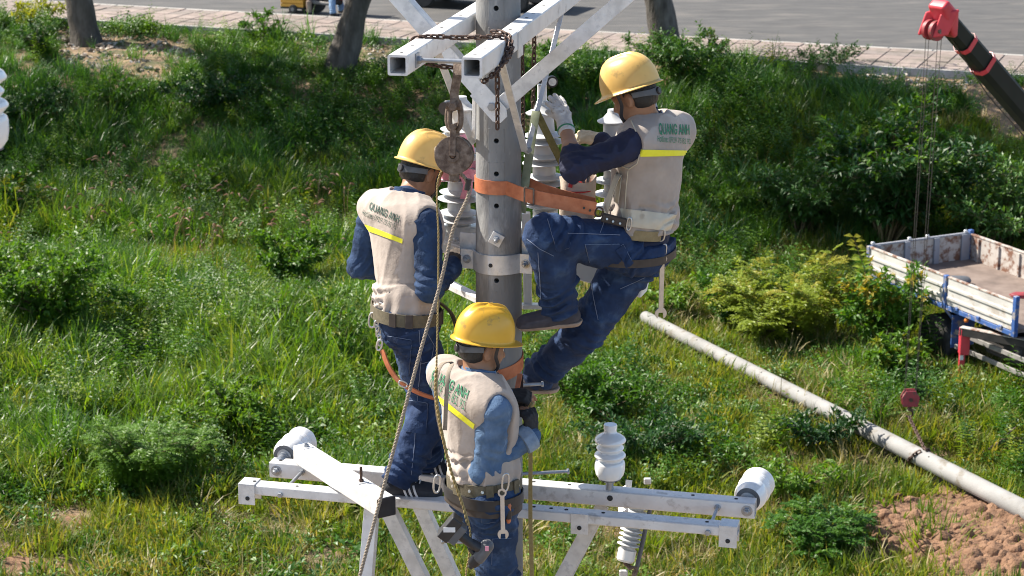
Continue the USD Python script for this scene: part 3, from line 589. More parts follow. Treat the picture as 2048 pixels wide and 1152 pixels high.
look('grey_plastic', [(.075, .08, .09), (.11, .115, .125)], scale=30, rough=.5)
look('canvas', [(.42, .34, .27), (.55, .46, .38)], scale=22, rough=.9, bump=.3, bscale=120, dist=.004)
look('red_cloth', [(.35, .02, .02), (.5, .03, .03)], rough=.8)
look('tool_steel', [(.50, .46, .42), (.62, .58, .54)], scale=30, rough=.35, metal=.6)
look('red_paint', [(.42, .03, .045), (.55, .05, .07)], scale=4, rough=.4, spots=((.28, .06, .05), 9, .6, .1))
look('worn_red', [(.16, .025, .03), (.30, .035, .045)], scale=8, rough=.55, spots=((.08, .05, .04), 14, .54, .1))
look('boom_paint', [(.006, .009, .007), (.012, .015, .011)], scale=3, rough=.6, spec=.25)
look('wire_dark', [(.05, .045, .04), (.08, .07, .06)], rough=.6, metal=.4)

X0, Y0 = P(997.5, 576, 9.0)[0], 9.0
AX = np.array([X0, Y0, 0.0])
def pole_r(z): return .0965 + (8.3 - z) * .0054
# ------------------------------------------------------------------ the standing pole, with its drilled step holes
hole_px = [(987, 17), (987, 80), (985, 152), (988, 282), (988, 348), (988, 412), (988, 561), (990, 700)]
shaft = m3.Manifold.cylinder(9.8, pole_r(-.5), pole_r(9.3), 72).translate((X0, Y0, -.5))
hd = unit([-.09, -1, 0]); HR = frame(hd)
for hx, hy in hole_px:
    z = P(hx, hy, 8.9)[2]; c = AX + [0, 0, z] + hd * (pole_r(z) - .03)
    shaft = shaft - m3.Manifold.cylinder(.08, .0115, .0115, 14).transform(np.column_stack([HR, c]))
pole = Thing('utility_pole', 'tall standing grey concrete pole that the three workers are strapped to', 'utility pole', loc=AX)
sp_ = pole.part('shaft', shaft, 'concrete', smooth=30)
for hx, hy in hole_px:
    z = P(hx, hy, 8.9)[2]; c = AX + [0, 0, z] + hd * (pole_r(z) - .0295)
    q_ = [AX + [0, 0, z + dz] + (pole_r(z) + .0002) * np.array([math.cos(t), math.sin(t), 0]) for dz, t in [(dz, math.atan2(hd[1], hd[0]) + s_ * .36) for dz, s_ in ((.052, -1), (.052, 0), (.052, 1), (0, 1), (-.052, 1), (-.052, 0), (-.052, -1), (0, -1), (.052, -1))]]
    pole.part('form_mark', MB().tube(q_, .0013, 4), 'concrete', under=sp_, smooth=False)
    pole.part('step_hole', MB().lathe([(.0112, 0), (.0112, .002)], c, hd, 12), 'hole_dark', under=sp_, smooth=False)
for bx, by, sd, L in ((1080, 772, 1, .12), (1062, 950, 1, .24), (1060, 645, 1, .12), (945, 690, -1, .10)):          # step bolts
    z = P(bx, by, 9.0)[2]; d = unit([sd, .15 * sd, 0]); a = AX + [0, 0, z] + d * (pole_r(z) - .03)
    m = MB().tube([a, a + d * L], .0085, 8); m.bolt(a + d * L, d, .014, .01); pole.part('step_bolt', m, 'zinc_bolt')
z = P(987, 478, 8.9)[2]; n = unit([-.09, -1, 0]); c = AX + [0, 0, z] + n * (pole_r(z) + .004); R = frame(n) @ trimesh.transformations.rotation_matrix(math.radians(28), (0, 0, 1))[:3, :3]
wp = pole.part('square_washer', MB().box(c, (.056, .056, .005), R, .001), 'galvanised', smooth=False)
pole.part('bolt', MB().bolt(c + n * .002, n, .015, .012, .035), 'zinc_bolt', under=wp)

# ------------------------------------------------------------------ collar clamp round the pole
zc = P(970, 533, 8.88)[2]; cd = unit([math.cos(.33), -math.sin(.33), 0]); cn = unit([-math.sin(.33), -math.cos(.33), 0]); rc = pole_r(zc) + .003
cl = Thing('pole_clamp', 'galvanised two part collar clamp bolted round the pole at mid height', 'clamp', loc=AX + [0, 0, zc])
def strap_plate(sgn, hgt, ear, z0, off):
    a = np.radians(np.linspace(-64, 64, 21)); pts = [AX + [0, 0, z0] + rc * (np.sin(t) * cd + np.cos(t) * cn * sgn) for t in a]
    y = off; l0 = AX + [0, 0, z0] - cd * (rc * .93) + cn * sgn * y; r0 = AX + [0, 0, z0] + cd * (rc * .93) + cn * sgn * y
    pts = [l0 - cd * (ear + .012), l0 - cd * .012] + pts[1:-1] + [r0 + cd * .012, r0 + cd * (ear + .012)]
    return MB().ribbon(pts, (0, 0, 1), hgt, .007)
cl.part('front_plate', strap_plate(1, .088, .058, zc, .030), 'galvanised', smooth=30)
cl.part('rear_plate', strap_plate(-1, .15, .075, zc + .035, .004), 'galvanised', smooth=30)
for sg in (-1, 1):
    c = AX + [0, 0, zc] + cd * sg * (rc * .93 + .04) + cn * .034
    m = MB().bolt(c, cn, .015, .011, .022, .02); m.tube([c, c - cn * .12], .007, 8); cl.part('clamp_bolt', m, 'zinc_bolt')
m = MB().lathe([(.0095, 0), (.0095, .002)], AX + [0, 0, zc] + cn * (rc + .0035), cn, 12); cl.part('centre_hole', m, 'hole_dark')

# ------------------------------------------------------------------ lower crossarms
dL = unit([1, -.2365, 0]); nL = unit([-.2365, -1, 0]); ZL = 5.99
def lower(t, off, z=ZL): p = AX + dL * t - nL * off; p[2] = z; return p
def box_tube(m, a, b, w, h, th=.005, up=(0, 0, 1)):
    import shapely.geometry as sg
    o, i = sg.box(-w / 2, -h / 2, w / 2, h / 2).buffer(-.008).buffer(.008, 4), sg.box(-w / 2 + th, -h / 2 + th, w / 2 - th, h / 2 - th).buffer(-.006).buffer(.006, 4)
    return m.prism(o.difference(i), a, b, up)
far = Thing('crossarm', 'rear lower white steel crossarm carrying the upright white insulator', 'crossarm', loc=lower(0, .155))
far.part('beam', box_tube(MB(), lower(-1.165, .155), lower(1.17, .155), .078, .078), 'galvanised_white', smooth=25)
near = Thing('crossarm', 'front lower white steel crossarm with hanging end lugs', 'crossarm', loc=lower(0, -.155))
near.part('beam', box_tube(MB(), lower(-1.205, -.155, 6.005), lower(1.13, -.155, 6.005), .078, .048), 'galvanised_white', smooth=25)
for t in (-1.165, .42, 1.09):
    m = MB(); c = lower(t, -.155 - .0425, 5.982); R = frame(dL); m.box(c, (.006, .098, .08), R, .001)
    if t != .42: m.box(lower(t, -.155 + .0425, 5.982), (.006, .098, .08), R, .001); m.box(lower(t, -.155, 6.0325), (.09, .005, .08), R, .001)
    k = near.part('end_lug', m, 'galvanised', smooth=False)
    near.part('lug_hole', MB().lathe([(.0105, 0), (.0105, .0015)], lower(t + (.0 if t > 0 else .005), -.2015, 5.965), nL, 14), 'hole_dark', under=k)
for t, th in ((-1.13, far), (1.135, far)):
    m = MB().bolt(lower(t, .116), nL, .017, .013, .016, .026); th.part('bolt', m, 'zinc_bolt')
for t in (-1.0, 1.0):
    m = MB().tube([lower(t, .116, 5.995), lower(t, -.20, 5.995)], .008, 10); m.bolt(lower(t, .116, 5.995), nL, .016, .012); m.bolt(lower(t, -.194, 5.995), nL, .014, .012); near.part('spacer_rod', m, 'zinc_bolt')
def top_holes(th, pts, r=.009, d=(0, 0, 1)):
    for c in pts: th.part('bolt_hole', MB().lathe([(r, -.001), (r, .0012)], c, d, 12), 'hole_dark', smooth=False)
top_holes(far, [lower(t, .155, 6.029) for t in (-1.12, .13, .30, 1.08, .88)]); top_holes(near, [lower(t, -.155, 6.0288) for t in (.20, .35, .52, .99, 1.08, .28)])
top_holes(near, [lower(-1.14, -.155, 6.0355), lower(-.93, -.155, 6.0288)])
top_holes(far, [lower(.50, .1152, 5.995)], .014, nL)
# diagonal box across the left ends
a, b = P(603, 903, 9.36), P(772, 1014, 8.66); a[2] = b[2] = 6.086; dd = unit(b - a)
dg = Thing('diagonal_arm', 'short white box arm laid across the left ends of the lower crossarms', 'crossarm', loc=(a + b) / 2)
dg.part('beam', box_tube(MB(), a, b, .088, .088), 'galvanised_white', smooth=25)
dg.part('end_cap', MB().beam(b - dd * .004, b + dd * .01, .091, .091, ch=.006), 'black_plastic', smooth=False, label='black plastic end cap')
c = a + dd * .05 + [0, 0, .045]; pl = dg.part('washer_plate', MB().box(c, (.055, .055, .005), frame((0, 0, 1), dd), .001), 'galvanised', smooth=False); dg.part('nut', MB().bolt(c + [0, 0, .002], (0, 0, 1), .014, .012, .008), 'zinc_bolt', under=pl)
c = a + dd * .60 + [0, 0, .045]; pl = dg.part('washer_plate', MB().box(c, (.055, .055, .005), frame((0, 0, 1), dd), .001), 'galvanised', smooth=False); dg.part('threaded_rod', MB().bolt(c + [0, 0, .002], (0, 0, 1), .012, .010, .06), 'chain_iron', under=pl)
# braces below
def angle_bar(name, label, a, b, w, t=.006, up=(0, 0, 1), mat='galvanised', flip=1, holes=()):
    a, b = np.asarray(a), np.asarray(b); th = Thing(name, label, 'brace', loc=(a + b) / 2)
    th.part('bar', MB().prism([(0, 0), (w * flip, 0), (w * flip, t), (t * flip, t), (t * flip, w), (0, w)][::flip], a, b, up), mat, smooth=False); return th
def flat_bar(name, label, a, b, w, t=.008, up=(0, -1, 0), mat='galvanised'):
    a, b = np.asarray(a), np.asarray(b); th = Thing(name, label, 'brace', loc=(a + b) / 2); th.part('bar', MB().beam(a, b, w, t, up, .001), mat, smooth=False); return th
low_c = AX + [0, 0, 5.05]
flat_bar('steel_brace', 'white upright brace under the capped end of the diagonal arm', P(744, 1015, 8.80), P(712, 1420, 8.72), .062, .05, mat='galvanised_white', up=nL)
flat_bar('steel_brace', 'left front brace slanting from the front crossarm down to the pole', lower(-.50, -.155, 5.975), low_c - dL * .06 + nL * .14, .066, .05, up=nL)
flat_bar('steel_brace', 'left rear brace slanting from the rear crossarm down to the pole', lower(-.46, .155, 5.945), low_c - dL * .06 - nL * .14, .066, .05, up=nL)
th = Thing('steel_brace', 'right angle brace slanting from the front crossarm to the pole', 'brace', loc=lower(.3, -.155, 5.6))
a, b = lower(.47, -.150, 5.985), low_c + dL * .02 + nL * .13; R = frame(b - a, nL)
th.part('flange', MB().beam(a, b, .062, .006, nL, .001), 'galvanised', smooth=False)
th.part('web', MB().beam(a - R[:, 0] * .034 - nL * .034, b - R[:, 0] * .034 - nL * .034, .006, .062, nL, .001), 'galvanised', smooth=False)
flat_bar('steel_brace', 'right rear brace slanting from the rear crossarm to the pole', lower(.46, .15, 5.945), low_c + dL * .05 - nL * .13, .062, .01, up=nL)

# ------------------------------------------------------------------ white insulators on the lower arms
INS = [(.0, -.045), (.022, -.045), (.022, -.012), (.03, -.01), (.034, 0), (.052, .010), (.066, .030), (.0705, .055), (.0705, .082), (.066, .094), (.058, .098), (.060, .104), (.073, .118), (.0735, .124), (.066, .134), (.054, .140), (.055, .144), (.0645, .156), (.0645, .161), (.056, .170), (.052, .174), (.056, .178), (.0725, .190), (.0735, .197), (.066, .210), (.048, .222), (.032, .230), (.029, .240), (.029, .246), (.031, .250), (.031, .268), (.0295, .271), (.0, .271)]
def insulator(label, base, d, s=1.0, pin=True):
    R = frame(d); t = Thing('pin_insulator', label, 'insulator', matrix=mat4(R, base, s))
    t.part('body', MB().lathe([(r, h) for r, h in INS[5:]], (0, 0, 0), (0, 0, 1), 56), 'porcelain', smooth=50)
    t.part('pin', MB().lathe([(.018, -.05), (.018, -.012), (.024, -.012), (.024, .0), (.035, .001), (.035, .012)], (0, 0, 0), (0, 0, 1), 24), 'zinc_bolt', smooth=30)
    t.part('base_ring', MB().lathe([(.049, .006), (.053, .006), (.053, .0095), (.049, .0095)], (0, 0, 0), (0, 0, 1), 36), 'grey_plastic', smooth=30)
    return t
c = lower(.575, .155, 6.029); 
pb = P(1219, 985, c[1]); insulator('upright white porcelain insulator standing on the rear lower crossarm', [pb[0], lower(.56, .155)[1], 6.029 + .048], (0, 0, 1))
back = -nL
insulator('white insulator lying on its side at the left end of the lower crossarm', lower(-1.125, .194) + back * .022 + [0, 0, .034], back + np.array([.10, 0, .03]), 1.08)
insulator('white insulator lying on its side at the right end of the lower crossarm', lower(1.125, .194) + back * .022 + [0, 0, .012], back + np.array([.12, 0, .05]), 1.08)
edge = insulator('large white insulator cut off by the left picture edge', P(-34, 303, 5.2), (0, 0, 1), 0.98)
arm = Thing('steel_bracket', 'white post under the insulator at the left picture edge', 'bracket', loc=P(-25, 420, 5.2)); arm.part('post', MB().beam(P(-33, 345, 5.2), P(-33, 405, 5.2), .06, .06, ch=.006), 'galvanised_white', smooth=False); arm.part('arm', MB().beam(P(-20, 415, 5.2), P(-900, 380, 5.5), .08, .08, ch=.006), 'galvanised_white', smooth=False)
# dropped fuse on the right
a, b = P(1281, 985, 9.36), P(1246, 1140, 9.28); d = unit(b - a); fz = Thing('fuse_cutout', 'grey ribbed fuse cutout hanging behind the right lower crossarms', 'fuse', loc=a)
prof = [(.03, 0), (.034, .01), (.034, .03)]
for i in range(10): h = .045 + i * .0235; prof += [(.034, h - .006), (.056, h), (.058, h + .004), (.036, h + .009)]
prof += [(.036, .278), (.043, .282), (.043, .335), (.036, .34)]
fz.part('ribbed_body', MB().lathe(prof, a, d, 32), 'polymer_grey', smooth=40); fz.part('white_foot', MB().lathe([(.0445, .284), (.0445, .332), (.038, .342)], a, d, 32), 'porcelain', smooth=30)
s_ = np.array([.06, -.03, 0]); fz.part('fuse_tube', MB().tube([a + s_ + d * .0, a + s_ + d * .37], .011, 10), 'grey_plastic')
fz.part('hinge', MB().tube([a + d * .345, a + d * .37 + s_ * .5, a + s_ + d * .36, a + s_ * .9 + d * .42], .013, 8), 'rust_iron'); fz.part('upper_contact', MB().tube([a + d * .01, a + s_ - d * .02], .012, 8), 'rust_iron')
fz.part('terminal', MB().box(P(1295, 962, 9.33), (.035, .02, .03), ch=.004), 'galvanised'); fz.part('terminal', MB().box(P(1247, 1146, 9.27), (.04, .02, .03), ch=.004), 'galvanised')
fz.part('mount', MB().beam(P(1243, 975, 9.18), P(1248, 1035, 9.02), .045, .006, nL), 'galvanised', smooth=False)
fz.part('mount_tab', MB().beam(P(1258, 960, 9.22), P(1256, 985, 9.2), .03, .005, nL), 'galvanised', smooth=False)

# ------------------------------------------------------------------ upper crossarms, running towards the camera
al = math.radians(11.5); dU = np.array([math.sin(al), math.cos(al), 0]); nU = np.array([math.cos(al), -math.sin(al), 0]); ZU = 8.20
def upper(t, side, z=ZU): p = AX + dU * t + nU * side; p[2] = z; return p
ub = []
for sd, lab in ((-.145, 'left upper white box crossarm pointing at the camera'), (.145, 'right upper white box crossarm that the chain and pulley hang from')):
    t = Thing('crossarm', lab, 'crossarm', loc=upper(0, sd)); t.part('beam', box_tube(MB(), upper(-1.18, sd), upper(1.15, sd), .08, .08, .009), 'galvanised_white', smooth=25); ub.append(t)
    top_holes(t, [upper(q, sd, ZU + .0398) for q in (-1.12, -.95, -.45, -.1, .05, .3, .6)], .008)
    c = upper(-1.185, sd); 
m = MB().tube([upper(-1.04, -.105), upper(-1.04, .105)], .0095, 12); m.box(upper(-1.04, -.102), (.004, .055, .055), np.stack([nU, dU, (0, 0, 1)], 1)); m.bolt(upper(-1.04, -.1), nU, .017, .014); ub[0].part('spacer_rod', m, 'zinc_bolt')
m = MB(); m.box(upper(-.45, .188, ZU - .015), (.006, .09, .11), np.stack([nU, dU, (0, 0, 1)], 1), .001); ub[1].part('side_plate', m, 'galvanised', smooth=False)
ub[1].part('end_lug', MB().box(upper(1.12, .20, ZU + .01), (.1, .06, .05), np.stack([nU, dU, (0, 0, 1)], 1), .002), 'galvanised', smooth=False)
# braces of an arm out of sight above, joined on the pole front
j = P(985, 212, 8.865); up_l, up_r = P(700, -110, 9.12), P(1375, -112, 8.60)
xb = flat_bar('steel_brace', 'left upper brace crossing behind the left crossarm to the plate on the pole', j - unit(up_l - j) * .0, up_l, .066, .008, nL)
_s = frame(up_l - j, nL)[:, 0]; _s = _s if _s[2] > 0 else -_s
xb.part('web', MB().beam(j + unit(up_l - j) * .16 + _s * .030 - nL * .037, up_l + _s * .030 - nL * .037, .008, .066, nL, .001), 'galvanised', smooth=False)
th = Thing('steel_brace', 'right upper brace rising from the pole plate to the upper right', 'brace', loc=j); a, b = j + [.0, .012, -.03], up_r; th.part('bar', MB().beam(a, b, .066, .010, nL, .001), 'galvanised', smooth=False)
d = unit(up_l - j); R = frame(d, nL); pl = MB(); import shapely.geometry as _sg
shape = _sg.Polygon([(-.042, -.05), (-.02, -.078), (.02, -.078), (.042, -.05), (.042, .10), (-.042, .10)]); e = trimesh.creation.extrude_polygon(shape, .008, engine='earcut'); v = np.array(e.vertices)
pl.add(v[:, :1] * R[:, 0] + v[:, 1:2] * d + v[:, 2:] * (nL) + j + nL * .004, e.faces); k = xb.part('end_plate', pl, 'galvanised', smooth=False); xb.part('bolt', MB().bolt(j + nL * .012, nL, .019, .013, 0, .0), 'zinc_bolt', under=k)
top_l, top_r = up_l, up_r
th = Thing('crossarm', 'steel crossarm just above the picture that the upper braces rise to', 'crossarm', loc=(up_l + up_r) / 2)
_e = unit(up_r - up_l); th.part('beam', box_tube(MB(), up_l - _e * .2 + nL * .055, up_r + _e * .2 + nL * .055, .078, .078), 'galvanised_white', smooth=25)
# flat braces of the upper crossarms
rb = P(1048, 302, 8.97); lb = P(946, 288, 9.02)
fb1 = flat_bar('flat_brace', 'flat bar brace crossing the pole from the right upper crossarm', upper(-.62, .13, ZU - .02), rb + [0.004, -.014, 0], .032, .007, up=(-.3, -1, 0))
fb1.part('bolt', MB().bolt(rb + [.02, -.022, .01], (.5, -1, 0), .014, .012), 'zinc_bolt')
flat_bar('flat_brace', 'flat bar brace right of the pole rising to the far end of the right crossarm', upper(.62, .17, ZU - .03), rb + [.012, .0, -.01], .022, .007, up=(.1, -1, 0))
flat_bar('flat_brace', 'flat bar brace behind the pulley from the left upper crossarm', upper(-.62, -.13, ZU - .02), lb, .032, .007, up=(.5, -1, 0))
flat_bar('flat_brace', 'thin flat bar along the left edge of the pole under the upper arms', P(949, 190, 8.95), P(948, 275, 8.95), .018, .01, up=(-.6, -1, 0), mat='galvanised_white')

# ------------------------------------------------------------------ chains: every link a part
def chain(label, pts, seed=0, pitch=.0245, r=.0042, w=.0105):
    p = resample(smooth_path(pts, 60), pitch); t = Thing('chain', label, 'chain', 'chains on the pole and crane', loc=p[0]); a = np.linspace(0, 2 * np.pi, 15)[:-1]
    L = pitch * .5 + r * .9; sh = np.stack([np.where(np.cos(a) >= 0, 1, -1) * (L - w * .75) + w * .75 * np.cos(a) * 1.0, (w - r * .6) * np.sin(a), 0 * a], 1); rg = random.Random(seed)
    for i in range(len(p) - 1):
        d = unit(p[i + 1] - p[i]); R = frame(d); x = math.radians(45 + 90 * (i % 2) + rg.uniform(-16, 16)); s_ = math.cos(x) * R[:, 0] + math.sin(x) * R[:, 1]
        q = (p[i] + p[i + 1]) / 2 + sh[:, :1] * d + sh[:, 1:2] * s_; t.part('link', MB().tube(q, r, 6, closed=True), 'chain_iron', smooth=True)
    return t
def on_beam(px, side, z): # the point on an upper beam seen at column px
    best = min(np.linspace(-1.2, 1.15, 400), key=lambda t: abs(proj(upper(t, side, z))[0] - px)); return upper(best, side, z)
l1 = on_beam(826, -.192, ZU + .02); t0 = ((l1 - AX) @ dU)
cu = lambda s, z, dt=0.0: upper(t0 + dt, s, ZU + z)
chain('rusty chain wrapped over both upper crossarms', [cu(.09, -.085, .05), cu(-.08, -.075, .02), cu(-.155, -.055), cu(-.195, -.03), cu(-.197, .03), cu(-.15, .048, .0), cu(0, .046, .01), cu(.10, .050, .02), cu(.165, .052, .03), cu(.192, .03, .02), cu(.196, -.02, -.05), cu(.185, -.055, -.16), cu(.15, -.085, -.25)], 1)
chain('rusty chain knotted round the right upper crossarm beside the plate', [cu(.105, .056, .12), cu(.16, .058, .10), cu(.197, .035, .06), cu(.205, -.005, -.02), cu(.195, -.04, -.10), cu(.205, -.02, -.02), cu(.2, .0, .08)], 5)
hp = cu(.188, -.05, -.16); chain('free chain end hanging straight down before the pole', [hp, hp - [0, 0, .10], hp - [0, 0, .235]], 2)
chain('rusty chain hanging along the right edge of the pole', [P(1044, 35, 9.16), P(1045, 150, 9.16), P(1046, 285, 9.16)], 3)
chain('outer rusty chain hanging right of the pole behind the flat brace', [P(1069, 18, 9.3), P(1068, 110, 9.3), P(1066, 215, 9.3)], 4)

# ------------------------------------------------------------------ pulley block, shackle
YP = 8.12; pc = P(909, 310, YP); pa = unit([-.22, -1, .10]); rP = .077
pb_ = Thing('pulley_block', 'rusty single pulley block hanging from the right upper crossarm', 'pulley', loc=pc)
def disc(c, d, r, th, hub): return MB().lathe([(hub * .45, -th), (hub * .45, th * .2), (hub * .5, th * 1.5), (hub, th * 1.5), (hub, th * .8), (hub * 1.15, th * .6), (r * .93, th * .75), (r, th * .35), (r, -th * .5)], c, d, 44)
ck = pb_.part('cheek_plate', disc(pc + pa * .022, pa, rP, .006, .026), 'rust_iron', smooth=35)
pb_.part('cheek_plate', disc(pc - pa * .022, -pa, rP * .985, .006, .026), 'rust_iron', smooth=35)
pb_.part('wheel', MB().lathe([(rP * .97, -.017), (rP * .84, -.004), (rP * .84, .004), (rP * .97, .017)], pc, pa, 40), 'rust_iron', smooth=40)
pb_.part('axle', MB().lathe([(.010, -.036), (.010, .031), (.007, .033)], pc, pa, 16), 'chain_iron', under=ck)
sx = unit(np.cross(pa, (0, 0, 1))); sz = np.cross(sx, pa)
pb_.part('side_strap', MB().beam(pc + pa * .031, pc + pa * .031 + sz * .105, .024, .006, pa, .002), 'rust_iron', smooth=False)
pb_.part('side_strap', MB().beam(pc - pa * .031, pc - pa * .031 + sz * .105, .024, .006, pa, .002), 'rust_iron', smooth=False)
pb_.part('tail_lug', MB().beam(pc - sz * .07, pc - sz * .105, .038, .03, pa, .003), 'rust_iron', smooth=False)
hc = pc + sz * .115; m = MB(); m.tube([hc - pa * .04, hc + pa * .045], .012, 12); pb_.part('head_pin', m, 'rust_iron')
a = np.radians(np.linspace(-200, 20, 24)); bow = np.stack([.030 * np.cos(a), np.where(np.sin(a) > 0, .04, .04) * -np.sin(a)], 1)
def loop(c, w, h, u1, u2, r): 
    a = np.linspace(0, 2 * np.pi, 33)[:-1]; return MB().tube(c + (w * np.sign(np.cos(a)) * np.abs(np.cos(a)) ** .8)[:, None] * u1 + (h * np.sign(np.sin(a)) * np.abs(np.sin(a)) ** .8)[:, None] * u2, r, 10, closed=True)
pb_.part('shackle', loop(hc + sz * .045, .028, .058, unit(sx * .6 + pa * .8), sz, .010), 'rust_iron', smooth=True)
pb_.part('shackle', loop(hc + sz * .035 + sx * .004, .032, .052, unit(sx * .95 - pa * .3), sz, .011), 'rust_iron', smooth=True)
m = MB().tube([hc + sz * .082 - sx * .03 + pa * .025, hc + sz * .082 + sx * .03 + pa * .02], .015, 10); m.bolt(hc + sz * .08 + pa * .03, pa, .018, .02); pb_.part('shackle_bolt', m, 'rust_iron')
tp = P(915, 150, YP + .03); m = MB().ribbon([hc + sz * .075 + sx * .002, hc + sz * .13 + sx * .005, tp, tp + [0, .04, .05]], sx, .034, .012); pb_.part('hanger_strap', m, 'rust_iron', smooth=30)

# ------------------------------------------------------------------ ropes
rp = [pc + sx * rP * .9 * math.cos(t) + sz * rP * .9 * math.sin(t) for t in np.radians([150, 110, 70, 30, 0])]
rope1 = smooth_path(rp + [P(938, 372, YP), P(906, 460, YP - .02), P(880, 570, YP - .05), P(845, 688, YP - .1), P(790, 890, YP - .16), P(712, 1180, YP - .22), P(640, 1450, YP - .3)], 120)
t = Thing('rope', 'thick twisted rope running from the pulley down past the standing worker', 'rope', loc=pc); t.part('strands', twisted(rope1, .0080, .042, 3, 6, .007), 'rope_fibre', smooth=True)
t.part('wrapping_tape', MB().tube([P(938, 358, YP), P(934, 380, YP)], .0125, 10), 'black_plastic')

# ------------------------------------------------------------------ switch behind the pole: white frame, grey ribbed posts
YS = 9.36
def ribbed(name, label, px, ytop, ybase, big, seed):
    a, b = P(px[1], ybase, YS), P(px[0], ytop, YS); L = np.linalg.norm(b - a); t = Thing(name, label, 'insulator', loc=a); pr = [(.058, 0), (.058, .05), (.050, .055)]
    h = .075
    while h < L - .05:
        pr += [(.052, h - .012), (.096, h - .002), (.101, h + .002), (.054, h + .016), (.052, h + .024)]
        if big: pr += [(.089, h + .030), (.092, h + .034), (.054, h + .046)]; h += .098
        else: h += .062
    pr += [(.05, L - .02), (.075, L - .012), (.078, L - .006), (.05, L + .008), (.03, L + .03), (.028, L + .045)]
    t.part('ribbed_body', MB().lathe(pr, a, b - a, 44), 'polymer_grey', smooth=40); return t, b
t, b = ribbed('post_insulator', 'grey ribbed insulator right of the pole that the gloved worker touches', (1085, 1091), 222, 440, True, 1)
m = MB(); m.box(P(1084, 190, YS), (.045, .03, .10), ch=.006); m.lathe([(.02, 0), (.02, .06)], P(1084, 217, YS), (0, 0, 1), 16); t.part('terminal', m, 'porcelain', smooth=30)
m = MB(); m.beam(P(1066, 160, YS - .02), P(1098, 162, YS - .02), .03, .028, ch=.004); m.lathe([(.026, -.012), (.026, .012)], P(1104, 163, YS - .02), (.15, -1, 0), 24); t.part('contact_arm', m, 'black_plastic', smooth=30); t.part('contact_ring', MB().lathe([(.012, .0125), (.018, .0125), (.018, .0145), (.012, .0145)], P(1104, 163, YS - .02), (.15, -1, 0), 20), 'galvanised')
t, b = ribbed('post_insulator', 'grey ribbed insulator between pulley and pole on the white frame', (921, 917), 212, 470, True, 2)
m = MB(); m.lathe([(.03, -.02), (.03, .02)], P(893, 216, YS - .12), (-.6, -1, 0), 24); m.beam(P(893, 208, YS - .1), P(920, 205, YS), .03, .03, ch=.004); t.part('contact_arm', m, 'black_plastic', smooth=30)
t, b = ribbed('post_insulator', 'grey ribbed insulator behind the climbing worker chest', (1228, 1232), 238, 470, False, 3)
sw = Thing('switch_frame', 'white painted steel frame behind the pole that carries the ribbed insulators', 'frame', loc=P(990, 500, YS))
fa, fb = P(868, 463, YS), P(1290, 540, YS - .12); 
sw.part('long_channel', MB().beam(P(858, 470, 9.44), P(1052, 478, 9.38), .16, .13, ch=.006), 'white_steel', smooth=False)
sw.part('tray', MB().beam(P(1040, 500, 9.40), P(1292, 572, 9.22), .12, .09, ch=.006), 'white_steel', smooth=False)
sw.part('upright', MB().beam(P(1052, 425, 9.28), P(1056, 612, 9.28), .05, .04, ch=.004), 'white_steel', smooth=False)
sw.part('foot', MB().beam(P(1040, 612, 9.24), P(1082, 612, 9.3), .06, .02, ch=.003), 'white_steel', smooth=False)
sw.part('stay', MB().beam(P(866, 425, 9.25), P(840, 470, 9.55), .05, .05, ch=.004), 'white_steel', smooth=False)
sw.part('lower_stay', MB().beam(P(880, 560, 9.5), P(966, 602, 9.2), .05, .03, ch=.003), 'galvanised_white', smooth=False)
sw.part('ledge', MB().beam(P(880, 478, 9.3), P(952, 500, 9.2), .07, .016, ch=.003), 'galvanised_white', smooth=False)
m = MB(); m.bolt(P(912, 482, 9.24), (0, 0, 1), .014, .014); m.bolt(P(925, 484, 9.22), (0, 0, 1), .014, .03); sw.part('bolt', m, 'zinc_bolt')
# pink tape round the left ribbed post
pt = [P(x, y, 9.2) for x, y in ((890, 345), (915, 352), (942, 350))]; t = Thing('pink_tape', 'pink marking tape tied round the ribbed insulator below the pulley', 'tape', loc=pt[1])
a = np.linspace(0, 2 * np.pi, 25); c = P(918, 342, YS); q = c + np.stack([.094 * np.cos(a), .094 * np.sin(a), .012 * np.sin(3 * a)], 1); m = MB().ribbon(q, (0, 0, 1), .055, .002); t.part('band', m, 'pink_tape', smooth=True)
m = MB().ribbon(smooth_path([P(932, 335, YS - .1), P(938, 300, YS - .13), P(930, 268, YS - .12)], 10), (1, .2, 0), .05, .002); m.ribbon(smooth_path([P(928, 350, YS - .1), P(936, 370, YS - .13), P(929, 398, YS - .12)], 10), (1, .2, .2), .045, .002); t.part('tail', m, 'pink_tape', smooth=True)
# olive sling and tool bag
hk = P(1074, 222, 9.12); t = Thing('webbing_sling', 'olive webbing sling hooked over the ribbed insulator top', 'sling', loc=hk)
t.part('near_run', MB().ribbon(smooth_path([P(1072, 222, 9.1), P(1060, 300, 9.05), P(1050, 370, 9.0), P(1043, 425, 9.02)], 16), (1, -.2, .2), .038, .004), 'webbing_green', smooth=True)
t.part('far_run', MB().ribbon(smooth_path([P(1073, 224, 9.13), P(1098, 275, 9.1), P(1136, 350, 9.08)], 10), (.9, -.3, .5), .034, .004), 'webbing_olive', smooth=True)
bc = P(1155, 395, 9.06); t = Thing('tool_bag', 'beige canvas tool bag hanging behind the climbing worker knee', 'bag', loc=bc); n = 40; a = np.arange(n) / n * 2 * np.pi; rows = []
for k, (h, s_) in enumerate(((.09, 1.03), (.086, 1.06), (.05, 1.0), (0, .97), (-.06, 1.0), (-.12, 1.02), (-.14, .9))):
    wv = 1 + .06 * np.sin(3 * a + k) + .03 * np.sin(7 * a - k); rows.append(bc + np.stack([.078 * s_ * wv * np.cos(a), .055 * s_ * wv * np.sin(a), h + (.012 * np.sin(2 * a + .6) if k < 2 else 0 * a)], 1))
